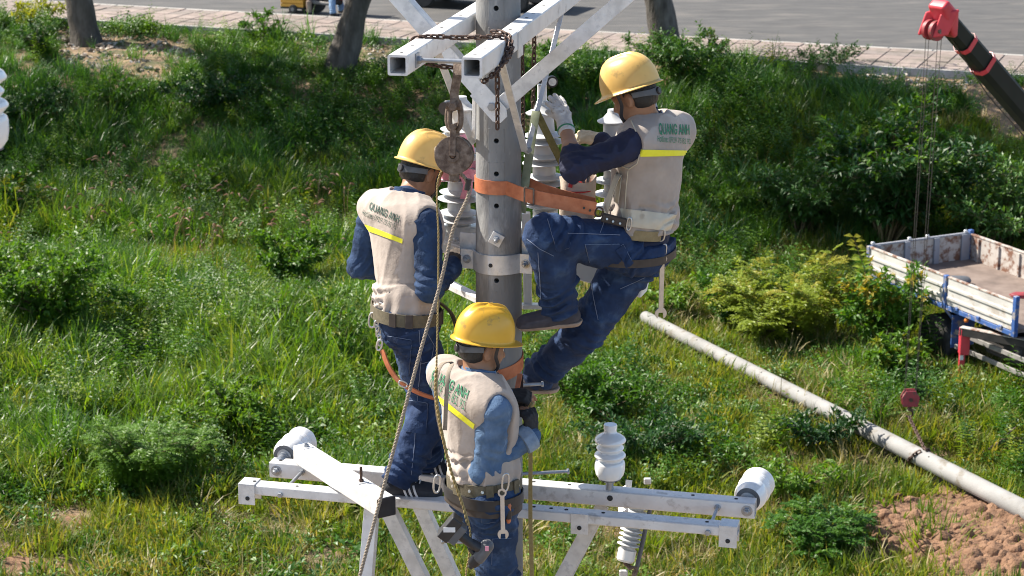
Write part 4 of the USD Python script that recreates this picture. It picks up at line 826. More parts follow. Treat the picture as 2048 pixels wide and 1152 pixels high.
inner = [bc + (r - bc) * [.94, .94, 1] - [0, 0, .004] for r in rows[1:4]][::1]
v = np.vstack([np.vstack(rows[::-1]), rows[1] * .0 + bc + (rows[1] - bc) * [.93, .93, 1], bc + (rows[2] - bc) * [.92, .92, .6]]); nr = len(v) // n; i, k_ = np.meshgrid(np.arange(nr - 1), np.arange(n), indexing='ij'); l = (k_ + 1) % n
t.part('sack', (v, np.stack([i * n + k_, i * n + l, (i + 1) * n + l, (i + 1) * n + k_], -1).reshape(-1, 4)), 'canvas', smooth=60)
t.part('lining', MB().lathe([(.068, .0), (.068, .004)], bc + [0, 0, .035], (0, 0, 1), 24), 'red_cloth')
m = MB().ribbon(smooth_path([P(1140, 375, 9.0), P(1148, 345, 9.02), P(1152, 330, 9.05)], 8), (1, 0, 0), .018, .004); m.ribbon(smooth_path([P(1160, 365, 9.0), P(1164, 345, 9.05)], 6), (1, 0, 0), .016, .004); t.part('red_handle', m, 'red_cloth')
m = MB(); m.tube([P(1175, 370, 9.05), P(1178, 340, 9.08)], .008, 8); m.tube([P(1168, 372, 9.03), P(1166, 335, 9.08)], .007, 8); t.part('tool_handle', m, 'grey_plastic')
t.part('handle', MB().tube(smooth_path([P(1130, 365, 9.02), P(1136, 348, 9.06), P(1150, 340, 9.08), P(1172, 355, 9.1)], 16), .006, 6), 'webbing_olive')
# ------------------------------------------------------------------ people: bodies and clothes as smooth distance fields, meshed
def vn(p, scale, seed=0): return meshkit.noise(np.asarray(p, float) * scale, seed)
class Field:
    def __init__(s, lo, hi, h):
        s.lo = np.asarray(lo, float); s.h = h; n = np.ceil((np.asarray(hi) - s.lo) / h).astype(int) + 1; s.n = n; s.a = np.full(n, .4, np.float32)
    def copy(s, off=0.0):
        o = Field.__new__(Field); o.lo, o.h, o.n, o.a = s.lo, s.h, s.n, s.a - np.float32(off); return o
    def _sub(s, lo, hi):
        i = np.clip(np.floor((lo - s.lo) / s.h).astype(int), 0, s.n - 1); j = np.clip(np.ceil((hi - s.lo) / s.h).astype(int) + 1, 1, s.n)
        if (j <= i).any(): return None, None
        sl = tuple(slice(a, b) for a, b in zip(i, j)); g = np.meshgrid(*[s.lo[k] + s.h * np.arange(i[k], j[k]) for k in range(3)], indexing='ij')
        return sl, np.stack(g, -1).astype(np.float32)
    def _put(s, sl, d, k, op):
        A = s.a[sl]
        if op == 'cut': d = -d
        if k > 0:
            if op == 'add': h = np.clip(.5 + .5 * (A - d) / k, 0, 1); s.a[sl] = A * (1 - h) + d * h - k * h * (1 - h)
            else: h = np.clip(.5 - .5 * (A - d) / k, 0, 1); s.a[sl] = A * (1 - h) + d * h + k * h * (1 - h)
        else: s.a[sl] = np.minimum(A, d) if op == 'add' else np.maximum(A, d)
    def cone(s, a, b, ra, rb, k=.02, axis=None, q=1.0, op='add'):
        a, b = np.asarray(a, float), np.asarray(b, float); m = max(ra, rb) * max(q, 1) + .05 + k
        sl, p = s._sub(np.minimum(a, b) - m, np.maximum(a, b) + m)
        if sl is None: return s
        ba = b - a; w = p - a.astype(np.float32); t = np.clip(w @ (ba / max(ba @ ba, 1e-9)).astype(np.float32), 0, 1); v = w - t[..., None] * ba.astype(np.float32)
        if axis is not None: u = unit(axis).astype(np.float32); v = v + ((1 / q - 1) * (v @ u))[..., None] * u
        s._put(sl, np.sqrt((v * v).sum(-1)) - (ra + (rb - ra) * t), k, op); return s
    def ell(s, c, R, r, k=.02, op='add'):
        c = np.asarray(c, float); r = np.asarray(r, float); m = r.max() + .05 + k; sl, p = s._sub(c - m, c + m)
        if sl is None: return s
        v = (p - c.astype(np.float32)) @ np.asarray(R, np.float32); k0 = np.sqrt(((v / r) ** 2).sum(-1)); k1 = np.sqrt(((v / r ** 2) ** 2).sum(-1))
        s._put(sl, (k0 * (k0 - 1) / np.maximum(k1, 1e-6)).astype(np.float32), k, op); return s
    def plane(s, c, n, k=.01):
        """cuts away everything beyond the plane (along n)"""
        n = unit(n); g = [s.lo[k_] + s.h * np.arange(s.n[k_]) for k_ in range(3)]
        d = ((g[0] - c[0]) * n[0])[:, None, None] + ((g[1] - c[1]) * n[1])[None, :, None] + ((g[2] - c[2]) * n[2])[None, None]
        s._put(tuple(slice(None) for _ in range(3)), d.astype(np.float32), k, 'max'); return s
    def bump(s, fn, band=.03):
        m = np.abs(s.a) < band; idx = np.argwhere(m); p = s.lo + s.h * idx; s.a[m] += fn(p).astype(np.float32); return s
    def val(s, p):
        q = (np.asarray(p, float) - s.lo) / s.h; return ndimage.map_coordinates(s.a, q.reshape(-1, 3).T, order=1, mode='nearest').reshape(q.shape[:-1])
    def grad(s, p):
        e = s.h; g = np.stack([s.val(p + np.eye(3)[k] * e) - s.val(p - np.eye(3)[k] * e) for k in range(3)], -1); return g / np.maximum(np.linalg.norm(g, axis=-1, keepdims=True), 1e-9)
    def hit(s, o, d, start, far=3.2, off=.0):
        """first point on the surface from o+start*d along d"""
        o, d = np.broadcast_arrays(np.asarray(o, float), np.asarray(d, float)); t = np.full(o.shape[:-1], float(start)); ok = np.zeros(t.shape, bool)
        for _ in range(260):
            v = s.val(o + d * t[..., None]) - off; ok |= v < .0012; t = np.where(ok, t, t + np.clip(v * .6, .001, .03)); 
            if ok.all(): break
        return o + d * t[..., None], ok & (t < start + far)
    def mesh(s):
        a = s.a; ins = a < 0; n = s.n; c = np.zeros(n - 1, np.int8); O = [(i, j, k) for i in (0, 1) for j in (0, 1) for k in (0, 1)]
        for o in O: c += ins[o[0]:n[0] - 1 + o[0], o[1]:n[1] - 1 + o[1], o[2]:n[2] - 1 + o[2]]
        act = (c > 0) & (c < 8); idx = np.argwhere(act); V = {o: a[tuple((idx + o).T)] for o in O}; acc = np.zeros((len(idx), 3)); cnt = np.zeros(len(idx))
        for o in O:
            for k in range(3):
                if o[k] == 0:
                    o2 = tuple(x + (i == k) for i, x in enumerate(o)); va, vb = V[o], V[o2]; m = (va < 0) != (vb < 0); t = np.where(m, va / np.where(m, va - vb, 1), 0)
                    pt = np.tile(np.array(o, float), (len(idx), 1)); pt[:, k] += t; acc[m] += pt[m]; cnt[m] += 1
        v = s.lo + s.h * (idx + acc / cnt[:, None]); vid = np.full(act.shape, -1); vid[tuple(idx.T)] = np.arange(len(idx)); F = []
        for k in range(3):
            i, j = [x for x in range(3) if x != k]; lo = [slice(None)] * 3; hi = [slice(None)] * 3; lo[k] = slice(0, n[k] - 1); hi[k] = slice(1, n[k]); A, B = ins[tuple(lo)], ins[tuple(hi)]
            e = np.argwhere(A != B); e = e[(e[:, i] > 0) & (e[:, j] > 0) & (e[:, i] < n[i] - 1) & (e[:, j] < n[j] - 1)]
            if not len(e): continue
            u, w = np.zeros(3, int), np.zeros(3, int); u[i], w[j] = 1, 1; q = np.stack([vid[tuple((e - u - w).T)], vid[tuple((e - w).T)], vid[tuple(e.T)], vid[tuple((e - u).T)]], 1)
            flip = ~A[tuple(e.T)] if k != 1 else A[tuple(e.T)]; q[flip] = q[flip][:, ::-1]; F.append(q)
        q = np.vstack(F); q = q[(q >= 0).all(1)]; return v, np.vstack([q[:, [0, 1, 2]], q[:, [0, 2, 3]]])
def ik(a, b, l1, l2, hint):
    a, b = np.asarray(a), np.asarray(b); d = b - a; L = min(np.linalg.norm(d), (l1 + l2) * .995); u = unit(d); x = (l1 * l1 - l2 * l2 + L * L) / (2 * L); h = math.sqrt(max(l1 * l1 - x * x, 0))
    w = np.asarray(hint, float); w = unit(w - u * (w @ u)); return a + u * x + w * h
def cloth(seed, amp, sc, st=(1, 1, 1)):
    amp = amp * 1.25
    """creases: two layers of warped ridges"""
    def fn(p):
        q = p * np.asarray(st); w = np.stack([vn(q, sc * .6, seed + 5), vn(q, sc * .6, seed + 6), vn(q, sc * .6, seed + 7)], -1); q = q + (w - .5) * (.9 / sc)
        r = 1 - np.abs(2 * vn(q, sc, seed) - 1); r2 = 1 - np.abs(2 * vn(q, sc * 2.1, seed + 1) - 1); r3 = 1 - np.abs(2 * vn(q, sc * 4.3, seed + 2) - 1); return -amp * (r ** 3 - .25) - amp * .5 * (r2 ** 2 - .35) - amp * .16 * (r3 - .5)
    return fn
def rings(a, b, s0, s1, amp, wl, seed=0):
    """bunched folds across a limb from a to b between fractions s0 and s1"""
    a, b = np.asarray(a), np.asarray(b); L = np.linalg.norm(b - a); u = (b - a) / L
    def fn(p):
        w = p - a; t = (w @ u) / L; rad = np.linalg.norm(w - (w @ u)[:, None] * u, axis=1); win = sstep(s0 - .12, s0 + .05, t) * (1 - sstep(s1 - .05, s1 + .12, t)) * (rad < .16)
        return -amp * 1.1 * win * (2 * vn(p, 11, seed + 3)) * np.sin(2 * np.pi * (t * L / wl + 2.6 * vn(p, 7, seed)))
    return fn
def hand(F, w, d, n, curl, side, sc=1.0, k=.006, spread=.10, extra=0.0, thumb=None):
    """w wrist, d towards the knuckles, n out of the back of the hand, side +1 when the thumb lies on cross(d, n)"""
    d = unit(d); n = unit(np.asarray(n) - d * (np.asarray(n) @ d)); s = np.cross(d, n) * side; w = np.asarray(w, float); E = extra
    kn = [w + d * (.088 + o) * sc + s * x * sc + n * .004 for x, o in ((.030, -.004), (.010, .002), (-.010, 0), (-.029, -.008))]
    for q in kn: F.cone(w + (q - w) * .12, q, .019 * sc + E, .0125 * sc + E, .012)
    F.cone(w + s * .012 * sc + d * .02, kn[0] - d * .03, .019 * sc + E, .014 * sc + E, .012)
    for i, (q, L) in enumerate(zip(kn, (.072, .080, .075, .060))):
        c = curl[i] if np.ndim(curl) else curl; p = q; dd = unit(d + s * spread * (1.5 - i) * (1 - .6 * min(c, 1))); a = 0.0
        for j, fr in enumerate((.45, .31, .24)):
            a += c * (.85, 1.0, .75)[j]; e = p + (dd * math.cos(a) - n * math.sin(a)) * L * fr * sc; F.cone(p, e, (.0092, .0086, .0080)[j] * sc + E, (.0086, .0080, .0072)[j] * sc + E, k if j == 0 else .002); p = e
    t0 = w + d * .028 * sc + s * .020 * sc; td = unit(s * .75 + d * .65 - n * .15) if thumb is None else unit(thumb); t1 = t0 + td * .042 * sc; t2 = t1 + unit(td + d * .45 - n * .35) * .032 * sc; t3 = t2 + unit(td * .6 + d * .7 - n * .5) * .026 * sc
    F.cone(t0, t1, .0145 * sc + E, .0105 * sc + E, .010); F.cone(t1, t2, .0105 * sc + E, .0092 * sc + E, .003); F.cone(t2, t3, .0092 * sc + E, .0078 * sc + E, .003)
def helmet_mesh(c, hf, hu):
    """hard hat: dome with three ribs, rolled brim, front peak; c = centre of the brim plane"""
    hr = np.cross(hf, hu); A = np.linspace(0, 2 * np.pi, 97)[:-1]; T = np.r_[np.linspace(0, 1, 22)]
    rows = []
    def ring(sx, sy, z, rib=0):
        x, y = sx * np.cos(A), sy * np.sin(A); return np.stack([x, y, np.full_like(x, z)], 1)
    for t in T:                                         # brim edge up to crown
        th = t * np.pi / 2; rr = np.cos(th) ** .62; z = .012 + .137 * np.sin(th) ** .92; q = ring(.138 * rr, .108 * rr, z)
        lat = q[:, 1]; up = sstep(.25, .75, t) * sstep(-.11, -.04, q[:, 0]) * (1 - .85 * sstep(.075, .12, q[:, 0])); rb = sum(np.exp(-((lat - o) / .0085) ** 2) * h for o, h in ((0, .012), (.034, .008), (-.034, .008)))
        q[:, 2] += rb * up; q[:, :2] *= (1 + (.02 * up * rb / .012))[:, None]; rows.append(q)
    def brim(out, z, peak):
        fr = np.clip(np.cos(A), 0, 1) ** 2.2; q = ring(.138 + out, .108 + out, z); q[:, 0] += fr * peak; q[:, 2] -= fr * peak * .28; return q
    outer = [brim(.001, .004, .006), brim(.010, .000, .030), brim(.013, -.003, .036), brim(.012, -.0065, .036), brim(.004, -.005, .018)]
    inner = [ring(.134, .104, .004)] + [ring(.134 * np.cos(t * np.pi / 2) ** .62, .104 * np.cos(t * np.pi / 2) ** .62, .010 + .134 * np.sin(t * np.pi / 2) ** .92) for t in np.linspace(.1, .98, 9)]
    allr = inner[::-1] + outer[::-1] + rows; n = len(A); v = np.vstack(allr); i, k = np.meshgrid(np.arange(len(allr) - 1), np.arange(n), indexing='ij'); l = (k + 1) % n
    f = np.stack([i * n + k, i * n + l, (i + 1) * n + l, (i + 1) * n + k], -1).reshape(-1, 4)
    return v @ np.stack([hf, hr, hu]) + c, f
look('skin', [(.23, .115, .065), (.30, .155, .09), (.34, .185, .11)], scale=14, rough=.5, spec=.4)
look('hair_black', [(.008, .007, .006), (.02, .017, .015)], scale=160, rough=.55, bump=.6, bscale=260, dist=.004)
look('helmet_yellow', [(.58, .325, .028), (.64, .365, .034), (.68, .395, .042)], scale=7, rough=.32, coat=.2, bump=.06, bscale=90, dist=.003, spots=((.36, .22, .05), 15, .60, .10))
look('helmet_faded', [(.60, .37, .10), (.65, .41, .12), (.69, .45, .145)], scale=7, rough=.42, coat=.1, bump=.06, bscale=90, dist=.003, spots=((.40, .26, .09), 13, .58, .12))
look('vest_beige', [(.30, .255, .222), (.355, .302, .265), (.40, .345, .305)], scale=8, rough=.9, bump=.35, bscale=30, dist=.008, sheen=.2)
look('vest_cream', [(.48, .43, .34), (.55, .50, .40), (.6, .55, .45)], scale=8, rough=.9, bump=.35, bscale=30, dist=.008)
look('denim_dark', [(.010, .021, .057), (.016, .035, .091), (.027, .055, .130)], scale=9, rough=.85, bump=.55, bscale=34, dist=.012, spec=.25, spots=((.042, .075, .15), 9, .56, .14))
look('denim_mid', [(.010, .024, .062), (.018, .040, .095), (.030, .062, .135)], scale=10, rough=.85, bump=.55, bscale=34, dist=.012, spec=.25, spots=((.06, .10, .19), 9, .56, .14))
look('denim_light', [(.05, .095, .175), (.08, .14, .245), (.12, .195, .32)], scale=12, rough=.85, bump=.55, bscale=34, dist=.012, spec=.25, spots=((.20, .29, .43), 13, .60, .12))
look('denim_faded', [(.12, .18, .27), (.20, .27, .37), (.28, .36, .46)], scale=14, rough=.9, bump=.5, bscale=30, dist=.01, spec=.25)
look('navy_knit', [(.004, .007, .028), (.008, .012, .045)], scale=14, rough=.8, bump=.5, bscale=36, dist=.010)
look('stitch', [(.16, .20, .30), (.24, .28, .38)], scale=300, rough=.9)
look('stripe_yellow', [(.78, .76, .03), (.86, .84, .05)], scale=20, rough=.45)
look('print_green', [(.02, .16, .075), (.03, .22, .11)], scale=90, rough=.7)
look('print_dark', [(.025, .06, .045), (.05, .10, .08)], scale=90, rough=.7)
look('glove_white', [(.42, .41, .41), (.55, .54, .53)], scale=40, rough=.9, bump=.5, bscale=380, dist=.003, spots=((.30, .27, .23), 30, .58, .1))
look('glove_tan', [(.42, .34, .22), (.56, .48, .34)], scale=40, rough=.9, bump=.4, bscale=300, dist=.003)
look('glove_black', [(.010, .010, .012), (.022, .022, .025)], scale=40, rough=.85, bump=.4, bscale=300, dist=.003)
look('glove_dark', [(.045, .035, .03), (.09, .07, .055)], scale=40, rough=.85, bump=.4, bscale=300, dist=.003)
look('shoe_black', [(.012, .014, .02), (.025, .027, .035)], scale=30, rough=.7, bump=.3, bscale=200, dist=.003)
look('shoe_grey', [(.035, .032, .042), (.06, .055, .065)], scale=30, rough=.8, bump=.4, bscale=260, dist=.003)
look('shoe_sole', [(.52, .47, .42), (.66, .62, .57)], scale=18, rough=.8)
look('tan_sole', [(.24, .18, .14), (.34, .26, .21)], scale=18, rough=.8)
look('white_trim', [(.62, .62, .62), (.72, .72, .72)], scale=30, rough=.7)
look('leather_dark', [(.03, .022, .018), (.055, .042, .035)], scale=30, rough=.6)
look('belt_olive', [(.075, .065, .04), (.13, .11, .07)], scale=40, rough=.8, bump=.4, bscale=260, dist=.004)
look('belt_tan', [(.20, .15, .07), (.28, .215, .11)], scale=40, rough=.8, bump=.4, bscale=260, dist=.004)
look('steel_bright', [(.50, .50, .50), (.62, .62, .62)], scale=30, rough=.28, metal=.8)
look('scarf', [(.02, .025, .06), (.02, .025, .06), (.55, .55, .58), (.6, .6, .62)], scale=75, rough=.9, lo=.46, hi=.56)
def cam_rays(px, py):
    px, py = np.asarray(px, float), np.asarray(py, float); a, b = (px - 1024) / FPX, -(py - 576) / FPX
    d = np.stack([a, CP + b * SP, -SP + b * CP], -1); return d / np.linalg.norm(d, axis=-1, keepdims=True)
CAMP = np.array([0, 0, CAM_H])
def on_cloth(F, px, py, off=.002, start=7.6):
    """points on the garment where the photograph shows them"""
    d = cam_rays(px, py); p, ok = F.hit(CAMP, d, start); g = F.grad(p); return p + g * off, ok
def compact(v, f):
    u, inv = np.unique(f, return_inverse=True); return v[u], inv.reshape(f.shape)
def sheet(F, q, nu, nv, off=.003, start=7.6, thick=.0):
    """a patch sewn on: q = four picture corners (tl, tr, br, bl)"""
    q = np.asarray(q, float); u, v = np.meshgrid(np.linspace(0, 1, nu), np.linspace(0, 1, nv), indexing='ij'); u, v = u[..., None], v[..., None]
    p = (1 - u) * (1 - v) * q[0] + u * (1 - v) * q[1] + u * v * q[2] + (1 - u) * v * q[3]; pt, ok = on_cloth(F, p[..., 0], p[..., 1], off, start); f = grid_faces(nu, nv)
    ok = ok.reshape(-1); f = f[ok[f].all(1)]; pts = pt.reshape(-1, 3)
    if not len(f): return None
    e = np.abs(pts[f] - pts[np.roll(f, 1, 1)]).max((1, 2)); f = f[e < .06]
    if not len(f): return None
    lab = trimesh.graph.connected_component_labels(np.vstack([f[:, [0, 1]], f[:, [1, 2]], f[:, [2, 3]]]), node_count=len(pts)); big = np.bincount(lab[f[:, 0]]).argmax(); f = f[lab[f[:, 0]] == big]
    m = f[len(f) // 2]; flip = np.dot(np.cross(pts[m[1]] - pts[m[0]], pts[m[2]] - pts[m[0]]), CAMP - pts[m[0]]) < 0
    return compact(pts, f[:, ::-1] if flip else f)
def seam(F, px, r=.0016, off=.0015, start=7.6, n=40):
    px = np.asarray(px, float); s = np.r_[0, np.cumsum(np.linalg.norm(np.diff(px, axis=0), axis=1))]; q = np.linspace(0, s[-1], n); pt, ok = on_cloth(F, np.interp(q, s, px[:, 0]), np.interp(q, s, px[:, 1]), off, start)
    pt = pt[ok]; j = np.linalg.norm(np.diff(pt, axis=0), axis=1); 
    if (j > .08).any(): pt = pt[:int(np.argmax(j > .08)) + 1]
    return MB().tube(pt, r, 5) if len(pt) > 3 else None
def lettering(F, text, q, bold=False, start=7.6, off=.0018):
    """print on cloth: the line of text laid over the picture quad q, letter by letter on the cloth"""
    m = meshkit.text_mesh(text, 1.0, .02, bold); v = np.array(m.vertices); f = np.array(m.faces); top = v[:, 2] > .01; keep = top[f].all(1); f = f[keep]
    for _ in range(2):
        v, f = trimesh.remesh.subdivide(v, f)
    x0, x1 = v[:, 0].min(), v[:, 0].max(); u = ((v[:, 0] - x0) / (x1 - x0))[:, None]; w = (1 - np.clip(v[:, 1], -.3, 1.2) / 1.0)[:, None]; q = np.asarray(q, float)
    p = (1 - u) * (1 - w) * q[0] + u * (1 - w) * q[1] + u * w * q[2] + (1 - u) * w * q[3]; pt, ok = on_cloth(F, p[:, 0], p[:, 1], off, start); f = f[ok[f].all(1)]
    if not len(f): return None
    e = np.linalg.norm(pt[f] - pt[np.roll(f, 1, 1)], axis=2).max(1); return compact(pt, f[e < .03])
def belt_ring(F, c, n, right, off=.006, w=.045, th=.005, N=72, dz=None):
    """a band round the waist in the plane through c"""
    n = unit(n); r = unit(np.asarray(right) - n * (np.asarray(right) @ n)); f = np.cross(n, r); a = np.linspace(0, 2 * np.pi, N + 1); d = np.cos(a)[:, None] * r + np.sin(a)[:, None] * f
    o = np.tile(np.asarray(c, float), (N + 1, 1)); t = np.full(N + 1, .25)
    for _ in range(300):
        v = F.val(o + d * t[:, None]); t = np.maximum(np.where(v > .001, t - np.clip(v * .5, .0008, .02), t), .07)
    t = t[:-1]; t = np.where(t > .26, np.nan, t); t = np.where(np.isnan(t), np.nanmedian(t), t); t = ndimage.gaussian_filter1d(ndimage.median_filter(t, 9, mode='wrap'), 2.0, mode='wrap'); t = np.r_[t, t[0]]; p = o + d * (t + off)[:, None]
    if dz is not None: p = p + n * np.asarray(dz(a))[:, None]
    return MB().ribbon(p, n, w, th), p
def person(spec):
    """builds the figure; returns everything later details need"""
    J = spec['J']; o = {}; pts = np.array(list(J.values())); lo, hi = pts.min(0) - .2, pts.max(0) + .2; h = spec.get('h', .0075)
    pel, neck = J['pelvis'], J['neck']; up = unit(neck - pel); right = unit(J['shR'] - J['shL']); fw = unit(np.cross(up, right)); rt = np.cross(fw, up); R = np.stack([rt, fw, up], 1); L = np.linalg.norm(neck - pel)
    rp = unit(J['hipR'] - J['hipL']); fp = unit(np.cross(up, rp)); RP = np.stack([rp, fp, up], 1)
    hf, hu = unit(spec['hf']), np.array([0, 0, 1.0]); hu = unit(spec.get('hu', hu) - hf * (np.asarray(spec.get('hu', hu)) @ hf)); hr = np.cross(hf, hu); RH = np.stack([hr, hf, hu], 1); hc = J['head']
    def torso(F, e, k=.05):
        F.ell(pel + up * .01, RP, np.array([.155, .112, .125]) + e, k).ell(pel + up * L * .36 - fw * .0, R, np.array([.140, .100, .150]) + e, k).ell(pel + up * L * .68, R, np.array([.160, .112, .175]) + e, k)
        F.cone(J['shL'] + rt * .03, J['shR'] - rt * .03, .058 + e, .058 + e, k); F.cone(neck - up * .02, (J['shL'] + neck) / 2 - up * .03, .05 + e * .8, .05 + e, k); F.cone(neck - up * .02, (J['shR'] + neck) / 2 - up * .03, .05 + e * .8, .05 + e, k); return F
    def arm(F, s, r0, r1, r2, k=.03, stop=1.0, fore=1.0):
        F.cone(J['sh' + s], J['el' + s], r0, r1, k); F.cone(J['el' + s], J['el' + s] + (J['wr' + s] - J['el' + s]) * fore, r1, r1 + (r2 - r1) * fore, .02); return F
    def leg(F, s, r0, r1, r2, r3, k=.04):
        a, b, c = J['hip' + s], J['kn' + s], J['an' + s]; F.cone(a, b, r0, r1, k); m = b + (c - b) * .35 - unit(spec['toe' + s]) * .012; F.cone(b, m, r1, r2, .03).cone(m, c, r2, r3, .03); return F
    body = Field(lo, hi, h); torso(body, -.004)
    for s in 'LR':
        arm(body, s, .050, .041, .029); leg(body, s, .085, .056, .055, .040); body.cone(J['el' + s], J['el' + s] * .6 + J['wr' + s] * .4, .040, .041, .02)
        t = unit(spec['toe' + s]); body.cone(J['an' + s] - t * .02 - [0, 0, .03], J['an' + s] + t * .13 - [0, 0, .05], .036, .028, .03)
        hd_ = spec['hand' + s]; hand(body, J['wr' + s], hd_['d'], hd_['n'], hd_['curl'], hd_['side'], hd_.get('sc', 1.0), thumb=hd_.get('thumb'))
    # head
    body.ell(hc + hu * .028 - hf * .012, RH, (.074, .094, .088), .02).ell(hc - hu * .035 + hf * .030, RH, (.060, .062, .082), .03).cone(hc - hu * .092 + hf * .055 - hr * .012, hc - hu * .092 + hf * .055 + hr * .012, .024, .024, .03)
    body.cone(neck - up * .03, hc - hu * .05 - hf * .022, .056, .054, .03)
    for sg in (-1, 1):
        body.ell(hc + hr * sg * .030 + hf * .088 + hu * .008, RH, (.016, .012, .011), .012, 'cut'); body.ell(hc + hr * sg * .030 + hf * .077 + hu * .008, RH, (.0125, .0125, .0125), .002); body.ell(hc + hr * sg * .076 - hf * .006 - hu * .004, RH, (.010, .020, .032), .008); body.ell(hc + hr * sg * .086 + hf * .002 - hu * .004, RH, (.008, .010, .018), .006, 'cut'); body.ell(hc + hr * sg * .040 + hf * .062 - hu * .022, RH, (.022, .022, .020), .025)
    body.cone(hc + hf * .088 + hu * .010, hc + hf * .108 - hu * .026, .008, .013, .014); body.cone(hc + hf * .092 - hu * .032 - hr * .012, hc + hf * .092 - hu * .032 + hr * .012, .009, .009, .012)
    body.cone(hc + hf * .086 - hu * .054 - hr * .016, hc + hf * .086 - hu * .054 + hr * .016, .007, .007, .008); body.cone(hc + hf * .083 - hu * .066 - hr * .013, hc + hf * .083 - hu * .066 + hr * .013, .007, .007, .008); body.cone(hc + hf * .086 + hu * .026 - hr * .035, hc + hf * .086 + hu * .026 + hr * .035, .009, .009, .014)
    T = Thing('person', spec['label'], 'person', spec.get('group'), loc=(J['pelvis'] * [1, 1, 0] + [0, 0, min(J['anL'][2], J['anR'][2]) - .09])); o['T'] = T
    o['bodyp'] = T.part('body', body.mesh(), 'skin', smooth=True)
    for sg in (-1, 1):
        T.part('eye', MB().addm(trimesh.creation.icosphere(2, .0105)).vf()[0] + hc + hr * sg * .030 + hf * .0795 + hu * .008 if False else (np.array(trimesh.creation.icosphere(2, .0118).vertices) + hc + hr * sg * .030 + hf * .0800 + hu * .008, np.array(trimesh.creation.icosphere(2, .0118).faces)), 'white_trim', smooth=True)
    H = Field(hc - .16, hc + .16, .005); H.ell(hc + hu * .028 - hf * .014, RH, (.0765, .0955, .092), .02); H.cone(hc - hu * .012 - hf * .050 - hr * .026, hc - hu * .012 - hf * .050 + hr * .026, .041, .041, .03)
    hl = spec.get('hair', .05); H.plane(hc + hf * .030, hf + hu * .3, .01); H.plane(hc - hu * hl, -hu + hf * .55, .01); H.bump(lambda p: -.004 * (vn(p @ RH, [150, 150, 40], 3) - .4), .02)
    for sg in (-1, 1): H.ell(hc + hr * sg * .084 - hf * .002 - hu * .012, RH, (.03, .026, .036), .01, 'cut')
    H.plane(hc + hu * .075, hu, .02); T.part('hair', H.mesh(), 'hair_black', smooth=True)
    # helmet
    hb = hc + hu * spec.get('hz', .040) + hf * .004; ht = unit(hf + hu * spec.get('htilt', 0)); hh = unit(hu - ht * (hu @ ht)); hp = T.part('helmet', helmet_mesh(hb, ht, hh), spec['helmet'], smooth=50); o['helmet'] = hp
    a = np.linspace(.60 * np.pi, 1.40 * np.pi, 26); hrr = np.cross(ht, hh); q = hb - hh * .026 + (.121 * np.cos(a))[:, None] * ht + (.091 * np.sin(a))[:, None] * hrr - (np.cos(a) ** 2 * .016)[:, None] * hh
    T.part('headband', MB().ribbon(q, hh, .024 + .014 * np.exp(-((a - np.pi) / .35) ** 2), .004), 'grey_plastic', smooth=True, under=hp)
    T.part('ratchet_knob', MB().lathe([(.017, 0), (.017, .008), (.014, .011)], hb - ht * .120 - hh * .042, -ht, 18), 'black_plastic', under=hp)
    for sg in (-1, 1):
        q = smooth_path([hb + hrr * sg * .104 - hh * .004 + ht * .02, hb + hrr * sg * .092 - hh * .055 + ht * .022, hb + hrr * sg * .072 - hh * .105 + ht * .05, hc - hu * .118 + hf * .055 + hr * sg * .012], 18); T.part('chin_strap', MB().ribbon(q, ht, .015, .003), 'black_plastic', smooth=True, under=hp)
    # shirt
    S = Field(lo, hi, h); torso(S, .005); fo = spec.get('sleeve', {'L': .96, 'R': .96}); c1 = cloth(spec['seed'], .0075, 7)
    for s in 'LR': arm(S, s, .068, .055, .047, fore=fo[s]); S.cone(J['el' + s], J['el' + s], .053, .053, .03)
    S.plane(pel - up * spec.get('shirt_low', .05), -up, .01); S.bump(c1)
    for s in 'LR': S.bump(rings(J['sh' + s], J['el' + s], .62, 1.15, .003, .045, 2)); S.bump(rings(J['el' + s], J['wr' + s], -.1, .45, .0026, .04, 4)); S.bump(rings(J['sh' + s], J['el' + s], .0, .5, .002, .06, 8))
    shp_ = T.part('shirt', S.mesh(), spec['shirt'], smooth=True); o['S'] = S
    if spec.get('collar', True):
        a = np.linspace(-2.5, 2.5, 34); rad = -np.cos(a)[:, None] * fw + np.sin(a)[:, None] * rt; cc = neck + up * .022 + fw * .016
        for k_, (r_, dz_, w_, fl) in enumerate(((.066, .012, .040, .15), (.078, -.002, .046, .75))):
            T.part('collar_stand' if k_ == 0 else 'collar', MB().ribbon(cc + rad * (r_ + .006 * np.abs(np.sin(a))[:, None]) + up * (dz_ - .030 * (1 - np.cos(a)) * .55)[:, None], up * 1.0 - rad * fl, w_, .004), spec['shirt'], smooth=50, under=shp_)
    # trousers
    Q = Field(lo, hi, h); Q.ell(pel + up * .01, RP, (.163, .122, .13), .04); Q.ell(pel - up * .035 - fp * .03, RP, (.160, .105, .10), .05); Q.cone(J['hipL'], J['hipR'], .10, .10, .05); Q.plane(pel + up * spec.get('trouser_top', .06), up, .01); w = spec.get('leg', (.104, .082, .080, .078))
    for s in 'LR': leg(Q, s, *w)
    Q.bump(cloth(spec['seed'] + 20, .0105, 6.5))
